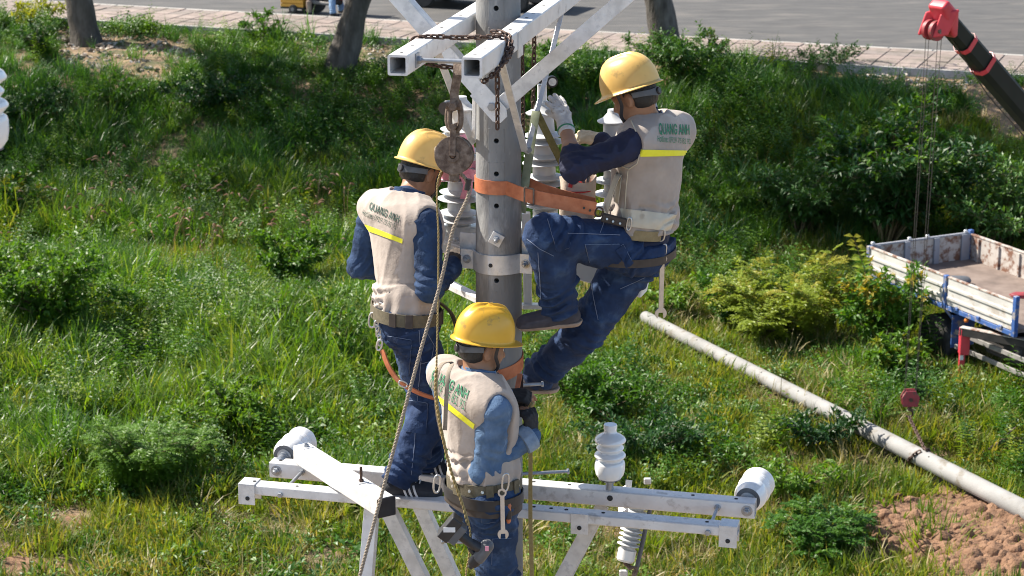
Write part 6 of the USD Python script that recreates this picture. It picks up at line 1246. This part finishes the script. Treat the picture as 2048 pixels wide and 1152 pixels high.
# ------------------------------------------------------------------ the pole lying in the grass
look('truck_white', [(.38, .37, .35), (.46, .45, .43), (.52, .51, .485)], scale=2.5, rough=.6, spots=((.24, .17, .11), 2.6, .54, .16))
look('truck_rusty', [(.33, .29, .26), (.42, .385, .35), (.48, .45, .42)], scale=2.5, rough=.75, spots=((.16, .075, .045), 6, .47, .12))
look('truck_blue', [(.025, .075, .24), (.04, .11, .32)], scale=3, rough=.6, spots=((.26, .24, .23), 9, .52, .08))
look('truck_grey', [(.20, .21, .24), (.28, .29, .32)], scale=3, rough=.6, spots=((.15, .08, .05), 7, .60, .08))
look('bed_floor', [(.11, .083, .07), (.165, .125, .105), (.21, .165, .14)], scale=3, rough=.85, bump=.3, bscale=30)
look('rubber', [(.018, .018, .018), (.045, .043, .04)], scale=12, rough=.85)
look('chassis', [(.02, .02, .02), (.06, .05, .045)], scale=6, rough=.8)
look('rim_grey', [(.16, .15, .14), (.26, .25, .24)], scale=10, rough=.6)
look('amber', [(.5, .16, .03), (.6, .2, .04)], rough=.3)
look('box_yellow', [(.55, .27, .03), (.66, .34, .05)], scale=10, rough=.6)
look('car_dark', [(.010, .011, .013), (.016, .017, .019)], scale=4, rough=.2, coat=.6)
look('car_glass', [(.02, .022, .025), (.03, .032, .035)], scale=4, rough=.05)
look('cloth_blue', [(.16, .26, .42), (.22, .33, .5)], scale=10, rough=.9)
look('branch_dead', [(.10, .07, .05), (.18, .13, .10)], scale=14, rough=.95)
g0, g1 = G(1286, 652), G(2048, 1060); f0 = np.array([g0[0], g0[1], g0[2] + .14]); f1 = np.array([g1[0], g1[1], g1[2] + .34])
f0 = P(1290, 634, g0[1]); f1 = P(2048, 1020, G(2048, 1050)[1]); fd = unit(f1 - f0); f2 = f0 + fd * (np.linalg.norm(f1 - f0) * 1.35)
lying = Thing('fallen_pole', 'long pale concrete pole lying across the grass below the crane', 'utility pole', loc=f0)
v, f = MB().lathe([(.096, 0), (.10, .01)] + [(.10 + .026 * t, .01 + t * np.linalg.norm(f2 - f0)) for t in np.linspace(0.02, 1, 30)], f0, fd, 48).vf(); lying.part('shaft', (v, f), 'pale_concrete', smooth=40)
lying.part('bore', MB().lathe([(.055, -.001), (.055, .001)], f0, fd, 24), 'hole_dark')
for t_ in (.08, .16, .24, .33, .42, .52, .61, .70): c = f0 + fd * (t_ * 11) ; s_ = unit(np.cross(fd, (0, 0, 1))); n = unit(np.array([0, 0, 1.]) * .8 + s_ * .5); n = unit(n - fd * (n @ fd)); lying.part('step_hole', MB().lathe([(.012, 0), (.012, .002)], c + n * (.1005 + .026 * t_ * 11 / np.linalg.norm(f2 - f0)), n, 10), 'hole_dark', smooth=False)

# ------------------------------------------------------------------ the crane truck
TA = np.array([5.61, 31.5]); tu = np.array([.436, -.9]); tw = np.array([.9, .436]); ZT = 1.45
def T3(d, w, z): p = TA + tu * d + tw * w; return np.array([p[0], p[1], z])
RT = np.stack([np.r_[tw, 0], np.r_[tu, 0] * 1.0, (0, 0, 1)], 1)    # across, along, up
if np.linalg.det(RT) < 0: RT[:, 1] *= -1
tk = Thing('crane_truck', 'small flatbed crane truck with a worn white bed standing in the weeds at right', 'truck', loc=T3(2, 1, 0))
LB, WB, SH = 3.55, 1.95, .44
def side(m, d0, d1, w, inner): pass
def panel(name, a, b, z0, z1, th, mat, ribs, out, rib_mat=None, frame_mat=None):
    """a drop side from a to b (plan points), with two pressed ribs and a top rail"""
    a, b = np.asarray(a), np.asarray(b); mid = (a + b) / 2; al_ = unit(np.r_[b - a, 0]); L = np.linalg.norm(b - a); nn = np.array([out[0], out[1], 0.0]); Rp = np.stack([al_, nn, (0, 0, 1)], 1)
    if np.linalg.det(Rp) < 0: Rp[:, 0] *= -1
    m = MB().box([mid[0], mid[1], (z0 + z1) / 2], (L, th, z1 - z0), Rp, .004)
    p = tk.part(name, m, mat, smooth=False, label=None)
    for z in ribs: tk.part('rib', MB().box([mid[0] + nn[0] * (th / 2 + .008), mid[1] + nn[1] * (th / 2 + .008), z], (L - .03, .028, .05), Rp, .012), mat, smooth=40, under=p)
    tk.part('top_rail', MB().box([mid[0], mid[1], z1 + .012], (L, th + .02, .028), Rp, .004), rib_mat or mat, smooth=False, under=p)
    return p, Rp
zb = ZT - SH
ow = np.r_[-tw, 0][:2]
def pt2(d, w): return TA + tu * d + tw * w
for d0, d1 in ((.03, 1.90), (2.00, LB - .03)):
    p, Rp = panel('left_side', pt2(d0, 0), pt2(d1, 0), zb, ZT - .03, .03, 'truck_white', (zb + .11, zb + .27), -tw, 'truck_rusty')
    tk.part('sill', MB().box(np.r_[pt2((d0 + d1) / 2, -.005), zb - .045], (d1 - d0, .04, .07), Rp, .004), 'truck_blue', smooth=False)
    for k in range(3): tk.part('hinge', MB().box(np.r_[pt2(d0 + (d1 - d0) * (k + .5) / 3, -.03), zb - .005], (.07, .03, .05), Rp, .006), 'truck_blue', smooth=False)
p, Rp = panel('right_side', pt2(.03, WB), pt2(LB - .03, WB), zb, ZT - .03, .03, 'truck_rusty', (), tw)
for k in range(7): tk.part('inner_stake', MB().box(np.r_[pt2(.25 + k * .5, WB - .03), (zb + ZT) / 2 - .02], (.045, .03, SH - .06), Rp, .004), 'truck_rusty', smooth=False, under=p)
p, Re = panel('tail_board', pt2(0, .04), pt2(0, WB - .04), zb, ZT - .01, .035, 'truck_rusty', (), -tu, 'truck_grey')
for k in range(4): tk.part('tail_stake', MB().box(np.r_[pt2(.035, .12 + k * (WB - .24) / 3), (zb + ZT) / 2], (.10 if k != 3 else .16, .04, SH), Re, .004), 'truck_grey', smooth=False, under=p)
for d, w, z in ((0, 0, 0), (0, WB, .05), (1.95, 0, 0), (LB, 0, .08), (LB, WB, .3)): tk.part('corner_post', MB().box(np.r_[pt2(d, w + (-.006 if w == 0 else .006)), (zb - .08 + ZT + z) / 2], (.075, .07, ZT + z - zb + .08), Rp, .006), 'truck_blue', smooth=False)
for d, w in ((.0, .05), (.0, .75), (.0, 1.1), (0, WB - .1)): tk.part('latch', MB().box(np.r_[pt2(d, w), ZT + .035], (.05, .06, .05), Rp, .012), 'galvanised', smooth=40)
tk.part('floor', MB().box(np.r_[pt2(LB / 2, WB / 2), zb - .01], (LB, WB - .03, .05), Rp), 'bed_floor', smooth=False)
for w in (.55, 1.4): tk.part('chassis_rail', MB().box(np.r_[pt2(LB / 2 + 1.2, w), zb - .15], (LB + 3.0, .09, .2), Rp), 'chassis', smooth=False)
for k in range(5): tk.part('cross_bearer', MB().box(np.r_[pt2(.3 + k * .72, WB / 2), zb - .075], (.07, WB - .1, .08), Rp), 'chassis', smooth=False)
def wheel(d, w, r=.37, wd=.22):
    c = np.r_[pt2(d, w), r]; ax = np.r_[-tw, 0]
    k = tk.part('wheel', MB().lathe([(r * .58, -wd / 2), (r * .9, -wd / 2), (r, -wd * .36), (r, wd * .36), (r * .9, wd / 2), (r * .58, wd / 2)], c, ax, 40), 'rubber', smooth=35); tk.part('rim', MB().lathe([(r * .60, wd * .42), (r * .52, wd * .30), (r * .25, wd * .30), (r * .2, wd * .5), (0.01, wd * .5)], c, ax, 32), 'rim_grey', smooth=35, under=k)
wheel(1.62, .17); wheel(1.62, .42); wheel(1.62, WB - .17); wheel(5.6, .16); wheel(5.6, WB - .16)
tk.part('axle', MB().tube([np.r_[pt2(1.62, .1), .37], np.r_[pt2(1.62, WB - .1), .37]], .06, 10), 'chassis')
tk.part('mud_flap', MB().box(np.r_[pt2(2.12, .22), .62], (.02, .42, .5), Rp), 'truck_blue', smooth=False); tk.part('fender_stay', MB().beam(np.r_[pt2(1.95, .0), zb - .08], np.r_[pt2(1.98, .25), zb - .38], .10, .02, ch=.003), 'truck_blue', smooth=False)
tk.part('side_lamp', MB().lathe([(.035, 0), (.03, .03), (.012, .04)], np.r_[pt2(2.45, .02), zb - .13], np.r_[-tw, 0], 16), 'amber', smooth=30)
for z in (.62, .40): tk.part('side_guard', MB().beam(np.r_[pt2(2.15, .06), z], np.r_[pt2(3.9, .06), z], .03, .07, ch=.004), 'rim_grey', smooth=False)
tk.part('fuel_tank', MB().box(np.r_[pt2(3.1, .35), .62], (.8, .4, .35), Rp, .05), 'chassis', smooth=40)
# column, cab (beyond the picture edge)
cb = T3(4.15, WB / 2, 0); tk.part('crane_column', MB().lathe([(.32, zb - .1), (.32, zb + .2), (.20, zb + .3), (.18, 2.72), (.22, 2.78), (.22, 2.95)], [cb[0], cb[1], 0], (0, 0, 1), 24), 'boom_paint', smooth=30)
cabm = hullm([(np.array([*pt2(4.75 + i * 1.45, .1 + k * (WB - .2)), z]), .08) for i in (0, 1) for k in (0, 1) for z in (.65, 1.45)] + [(np.array([*pt2(4.85 + i * 1.0, .2 + k * (WB - .4)), 2.15]), .08) for i in (0, 1) for k in (0, 1)]); tk.part('cab', cabm, 'truck_blue', smooth=40)
for w in (.02, WB - .02): tk.part('cab_window', MB().box(np.r_[pt2(5.3, .08 if w < 1 else WB - .08), 1.75], (.75, .10, .42), Rp, .02), 'car_glass', smooth=40)
tk.part('windscreen', MB().box(np.r_[pt2(6.04, WB / 2), 1.78], (.12, 1.5, .5), Rp, .03), 'car_glass', smooth=40)
# outrigger
o_top = P(1953, 672, 28.4); th = Thing('outrigger', 'red outrigger leg of the crane truck standing in the grass', 'outrigger', loc=G(1944, 760)); b = G(1944, 758)
lg = np.array([o_top[0] - .03, b[1] - .1, 0]); th.part('leg_housing', MB().beam([lg[0] + .0, lg[1], .85], [lg[0], lg[1], .45], .14, .14, up=(0, 1, 0), ch=.01), 'red_paint', smooth=False); th.part('leg', MB().beam([lg[0] - .02, lg[1], .62], [lg[0] - .03, lg[1] - .02, .0], .08, .08, up=(0, 1, 0), ch=.006), 'red_paint', smooth=False)
th.part('foot_plate', MB().lathe([(.14, 0), (.14, .02), (.05, .05)], [lg[0] - .03, lg[1] - .02, .0], (0, 0, 1), 24), 'worn_red', smooth=30); e = T3(4.0, .5, .78); th.part('beam', MB().beam([lg[0] - .06, lg[1], .80], e, .11, .11, ch=.008), 'chassis', smooth=False); th.part('beam_edge', MB().beam([lg[0] - .06, lg[1], .866], [e[0], e[1], .845], .115, .014, ch=.003), 'truck_rusty', smooth=False)
th.part('label_strip', MB().box([lg[0] - .035, lg[1] - .045, .40], (.05, .006, .22), np.eye(3), 0), 'white_trim', smooth=False)
# things lying on the bed
t = Thing('coiled_sheet', 'crumpled grey plastic sheet lying on the truck bed', 'sheet', loc=np.r_[pt2(1.15, .75), zb + .015]); v, f = stone(np.random.default_rng(9), .2, 3); t.part('sheet', (v * [1.3, 1.1, .35] + np.r_[pt2(1.15, .75), zb + .07], f), 'grey_plastic', smooth=True)
t = Thing('cable_drum', 'small black drum lying on the truck bed near the side board', 'drum', loc=np.r_[pt2(2.75, 1.35), zb]); c = np.r_[pt2(2.75, 1.35), zb + .13]; t.part('rim_disc', MB().lathe([(.03, -.1), (.12, -.1), (.12, -.08), (.06, -.07), (.06, .07), (.12, .08), (.12, .1), (.03, .1)], c, (.8, -.6, .1), 24), 'black_plastic', smooth=30); t.part('spindle', MB().tube([c + [-.1, .08, 0], c + [.22, -.12, .1]], .02, 8), 'galvanised')
t = Thing('rag', 'dark reddish rag lying on the truck bed', 'rag', loc=np.r_[pt2(2.2, 1.25), zb + .015]); v, f = stone(np.random.default_rng(4), .13, 3); t.part('cloth', (v * [1.4, 1, .3] + np.r_[pt2(2.2, 1.25), zb + .04], f), 'worn_red', smooth=True)

# ------------------------------------------------------------------ crane boom, hoist ropes, hook block
YB = 26.3; tip = P(1884, 32, YB); root = np.array([cb[0], cb[1], 2.85]); bd = unit(root - tip); bR = frame(bd, (0, 0, 1)); BL = np.linalg.norm(root - tip)
boom = Thing('crane_boom', 'dark telescopic crane boom with red head and collars reaching in from the right edge', 'crane boom', loc=root)
import shapely.geometry as _sg2
def hexs(s): return _sg2.Polygon([(-.5 * s, -.35 * s), (-.28 * s, -.56 * s), (.28 * s, -.56 * s), (.5 * s, -.35 * s), (.5 * s, .35 * s), (.28 * s, .56 * s), (-.28 * s, .56 * s), (-.5 * s, .35 * s)])
for a, b, s in ((.10, .75, .22), (.55, 1.15, .25), (1.0, BL + .35, .28)): boom.part('section', MB().prism(hexs(s), tip + bd * a, tip + bd * b), 'boom_paint', smooth=False)
for a, s in ((.56, .262), (1.0, .295)): boom.part('collar', MB().prism(hexs(s), tip + bd * a, tip + bd * (a + .07)), 'red_paint', smooth=False)
hcx = np.cross(bd, (0, 0, 1)); hcx = unit(hcx)
def rounded(c, ax, r, th): return MB().lathe([(r, -th / 2), (r, th / 2)], c, ax, 32)
boom.part('head', hullm([(tip + hcx * k * .10 + bd * a + np.array([0, 0, 1.0]) * z, .05) for k in (-1, 1) for a, z in ((-.10, .05), (.16, .13), (.16, -.12), (-.04, .13))]), 'red_paint', smooth=40)
hd_c = tip + np.array([-.12, 0, -.18]); cheek = []
for k in (-1, 1): boom.part('head_cheek', MB().addm(hullm([(tip + hcx * k * .13 + np.array([-.10, 0, .02]), .02), (tip + hcx * k * .13 + np.array([.10, 0, .08]), .02), (hd_c + hcx * k * .13 + np.array([-.06, 0, -.06]), .02), (hd_c + hcx * k * .13 + np.array([.10, 0, -.03]), .02)])), 'red_paint', smooth=40)
for k in (-.06, .06): boom.part('sheave', rounded(hd_c + hcx * k + np.array([.02, 0, 0]), hcx, .13, .05), 'worn_red', smooth=30)
boom.part('pin', MB().tube([hd_c - hcx * .16, hd_c + hcx * .16], .03, 10), 'rust_iron')
HB = P(1820, 797, YB); hb = Thing('hook_block', 'red crane hook block hanging over the fallen pole', 'hook block', loc=HB)
for k in (-1, 1): hb.part('side_plate', MB().addm(hullm([(HB + np.array([x, k * .05, z]), .012) for x, z in ((-.09, -.09), (-.11, .02), (-.06, .11), (.06, .11), (.11, .02), (.09, -.09))])), 'worn_red', smooth=40)
hb.part('sheave', rounded(HB, (0, 1, 0), .10, .05), 'rust_iron', smooth=30); hb.part('pin', MB().tube([HB - [0, .075, 0], HB + [0, .075, 0]], .028, 10), 'chain_iron'); hb.part('shank', MB().tube([HB - [0, 0, .08], HB - [0, 0, .17]], .025, 10), 'chain_iron')
a = np.radians(np.linspace(100, -150, 20)); hb.part('hook', MB().tube(HB - [0, 0, .21] + np.stack([.045 * np.cos(a), 0 * a, .05 * np.sin(a)], 1), np.linspace(.018, .010, 20), 8), 'chain_iron', smooth=True)
for k, (xa, xb) in enumerate(((-.10, -.085), (-.04, -.06), (.05, .06), (.12, .085))):
    st_ = hd_c + np.array([xa + .02, (-.05, .05)[k % 2], -.08]); en = HB + np.array([xb, (-.03, .03)[k % 2], .08]); t = Thing('hoist_rope', ('leftmost', 'second from the left', 'second from the right', 'rightmost')[k] + ' steel hoist rope between boom head and hook block', 'wire rope', loc=en); t.part('wire', MB().tube([st_, en], .0042, 6), 'wire_dark', smooth=True)
t = Thing('hoist_rope', 'steel rope running back under the dark boom from its red head', 'wire rope', loc=tip); t.part('wire', MB().tube([hd_c + np.array([.16, 0, .02]), tip + bd * 1.2 - [0, 0, .32], tip + bd * BL - [0, 0, .3]], .008, 6), 'wire_dark', smooth=True)
tq = ((HB[0] - f0[0]) / fd[0]); pc2 = f0 + fd * tq; R = frame(fd); rr2 = .115 + .018; ang = np.radians(np.linspace(90, 450, 26)); ringp = [pc2 + rr2 * (np.cos(a) * R[:, 0] + np.sin(a) * R[:, 1]) + fd * (.10 * math.sin(a) - .10) * 1.2 for a in ang]
chain('chain sling from the crane hook round the fallen pole', [HB - [0, 0, .26], (HB - [0, 0, .26]) * .5 + ringp[0] * .5] + ringp[:-2], 9, .055, .010, .024)
# fallen branch by the earth
q = smooth_path([G(1960, 925) + [0, 0, .1], G(2010, 910) + [0, 0, .22], G(2060, 900) + [0, 0, .15]], 12); t = Thing('dead_branch', 'dry bare branch lying above the dug earth at the right edge', 'branch', loc=q[0]); t.part('limb', MB().tube(q, np.linspace(.03, .015, len(q)), 7), 'branch_dead', smooth=True); t.part('twig', MB().tube([q[4], q[4] + [.25, .1, .2]], [.012, .006], 5), 'branch_dead', smooth=True)

# ------------------------------------------------------------------ on the road
def on_road(px, py, s_off=None):
    d = ray(px, py); z = 2.10; k = (z - CAM_H) / d[2]; return d * k + [0, 0, CAM_H]
RC = np.stack([np.r_[ED, 0], np.r_[-EN, 0], (0, 0, 1)], 1)                      # along the road, away from the pavement, up
def road_pt(o, a, b, z): return o + RC @ np.array([a, b, z])
o = on_road(585, 26); cart = Thing('delivery_bike', 'red motorbike with a slatted yellow box standing by the kerb', 'motorbike', loc=o)
sc = .92
cart.part('box_core', MB().box(road_pt(o, 0, .25, .46), (.60, .5, .62), RC, .01), 'box_yellow', smooth=False)
for k in range(6): cart.part('box_slat', MB().box(road_pt(o, 0, -.015, .20 + .10 * k), (.64, .03, .085), RC, .006), 'box_yellow', smooth=False)
cart.part('box_base', MB().box(road_pt(o, 0, .25, .13), (.66, .56, .04), RC, .004), 'chassis', smooth=False)
def cwheel(a, b, r, name='wheel'): c = road_pt(o, a, b, r); k = cart.part(name, MB().lathe([(r * .75, -.04), (r, -.03), (r, .03), (r * .75, .04)], c, RC[:, 1], 28), 'rubber', smooth=35); cart.part('hub', MB().lathe([(.05, -.05), (.05, .05)], c, RC[:, 1], 14), 'rim_grey', under=k)
cwheel(.05, -.06, .11); cwheel(.05, .55, .11); cwheel(.55, .25, .28); cwheel(1.75, .25, .28)
cart.part('body_shell', hullm([(road_pt(o, a, .25 + b, z), .09) for a, b, z in ((.6, 0, .55), (1.3, -.03, .45), (1.3, .03, .45), (.9, 0, .68), (1.6, 0, .62))]), 'red_paint', smooth=40)
cart.part('seat', hullm([(road_pt(o, a, .25, .78), .07) for a in (.7, 1.15)]), 'black_plastic', smooth=40); cart.part('leg_shield', hullm([(road_pt(o, a, .25 + b, z), .05) for a, b, z in ((1.62, -.18, .9), (1.62, .18, .9), (1.5, -.16, .35), (1.5, .16, .35))]), 'red_paint', smooth=40)
cart.part('engine', hullm([(road_pt(o, a, .25, z), .10) for a, z in ((.85, .36), (1.2, .32))]), 'chassis', smooth=40); cart.part('exhaust', MB().tube([road_pt(o, .4, .10, .30), road_pt(o, 1.1, .10, .26)], .045, 10), 'rim_grey'); cart.part('handlebar', MB().tube([road_pt(o, 1.6, -.05, 1.02), road_pt(o, 1.6, .55, 1.02)], .02, 8), 'chassis')
cart.part('can', MB().lathe([(.07, 0), (.07, .28), (.03, .31)], road_pt(o, .48, -.02, .05), (0, 0, 1), 16), 'tan_sole', smooth=30)
pv, nk = road_pt(o, 1.0, .22, .90), road_pt(o, 1.08, .25, 1.42); e_ = RC[:, 0]; b_ = RC[:, 1]
J = dict(pelvis=pv, neck=nk, head=nk + [0, 0, .2], shL=nk + b_ * .18 - [0, 0, .06], shR=nk - b_ * .18 - [0, 0, .06], hipL=pv + b_ * .09, hipR=pv - b_ * .10)
J['wrL'], J['wrR'] = road_pt(o, 1.55, .5, 1.05), road_pt(o, 1.55, .0, 1.05); J['elL'], J['elR'] = ik(J['shL'], J['wrL'], .28, .25, (0, 0, -1)), ik(J['shR'], J['wrR'], .28, .25, (0, 0, -1))
J['anL'], J['anR'] = road_pt(o, 1.15, .48, .10), road_pt(o, 1.22, -.16, .09); J['knL'], J['knR'] = ik(J['hipL'], J['anL'], .43, .41, e_), ik(J['hipR'], J['anR'], .43, .42, e_ - b_ * .2)
person(dict(J=J, hf=e_, label='person in pale blue shorts sitting on the red motorbike with a foot on the ground', seed=15, helmet='helmet_yellow', shirt='cloth_blue', trousers='cloth_blue', vest='cloth_blue', shoe='shoe_black', sole='tan_sole', h=.014, toeL=e_, toeR=e_ - b_ * .2, handL=dict(d=e_, n=(0, 0, 1), curl=1.0, side=1), handR=dict(d=e_, n=(0, 0, 1), curl=1.0, side=-1)))
# dark car parked farther along
o = on_road(845, 15); car = Thing('parked_car', 'dark car on the road behind the steel arms at the top edge', 'car', loc=o)
prof_ = [(-1.0, .28), (-1.02, .62), (-.95, .82), (-.1, .95), (.45, 1.42), (1.9, 1.45), (2.75, 1.02), (3.35, .92), (3.42, .6), (3.38, .28)]
e = trimesh.creation.extrude_polygon(_sg2.Polygon(prof_).buffer(-.06).buffer(.06, 6), 1.66, engine='earcut'); v = np.array(e.vertices); car.part('body', (o + v[:, :1] * RC[:, 0] + v[:, 1:2] * RC[:, 2] + (v[:, 2:] + .0) * RC[:, 1], e.faces[:, ::-1]), 'car_dark', smooth=35)
for q_ in ([(.05, .98), (.5, 1.36), (1.1, 1.38), (1.1, .98)], [(1.16, .98), (1.16, 1.38), (1.85, 1.38), (2.5, 1.0)]):
    e = trimesh.creation.extrude_polygon(_sg2.Polygon(q_), .02, engine='earcut'); v = np.array(e.vertices); car.part('side_window', (o + v[:, :1] * RC[:, 0] + v[:, 1:2] * RC[:, 2] + (v[:, 2:] - .012) * RC[:, 1], e.faces[:, ::-1]), 'car_glass', smooth=False)
for a in (0.0, 2.6):
    for b in (.06, 1.6):
        c = road_pt(o, a, b, .32); k = car.part('wheel', MB().lathe([(.2, -.1), (.30, -.1), (.32, -.07), (.32, .07), (.30, .1), (.2, .1)], c, -RC[:, 1], 32), 'rubber', smooth=35); car.part('rim', MB().lathe([(.20, .07), (.17, .09), (.04, .085), (.03, .1)], c, -RC[:, 1], 24), 'rim_grey', under=k)
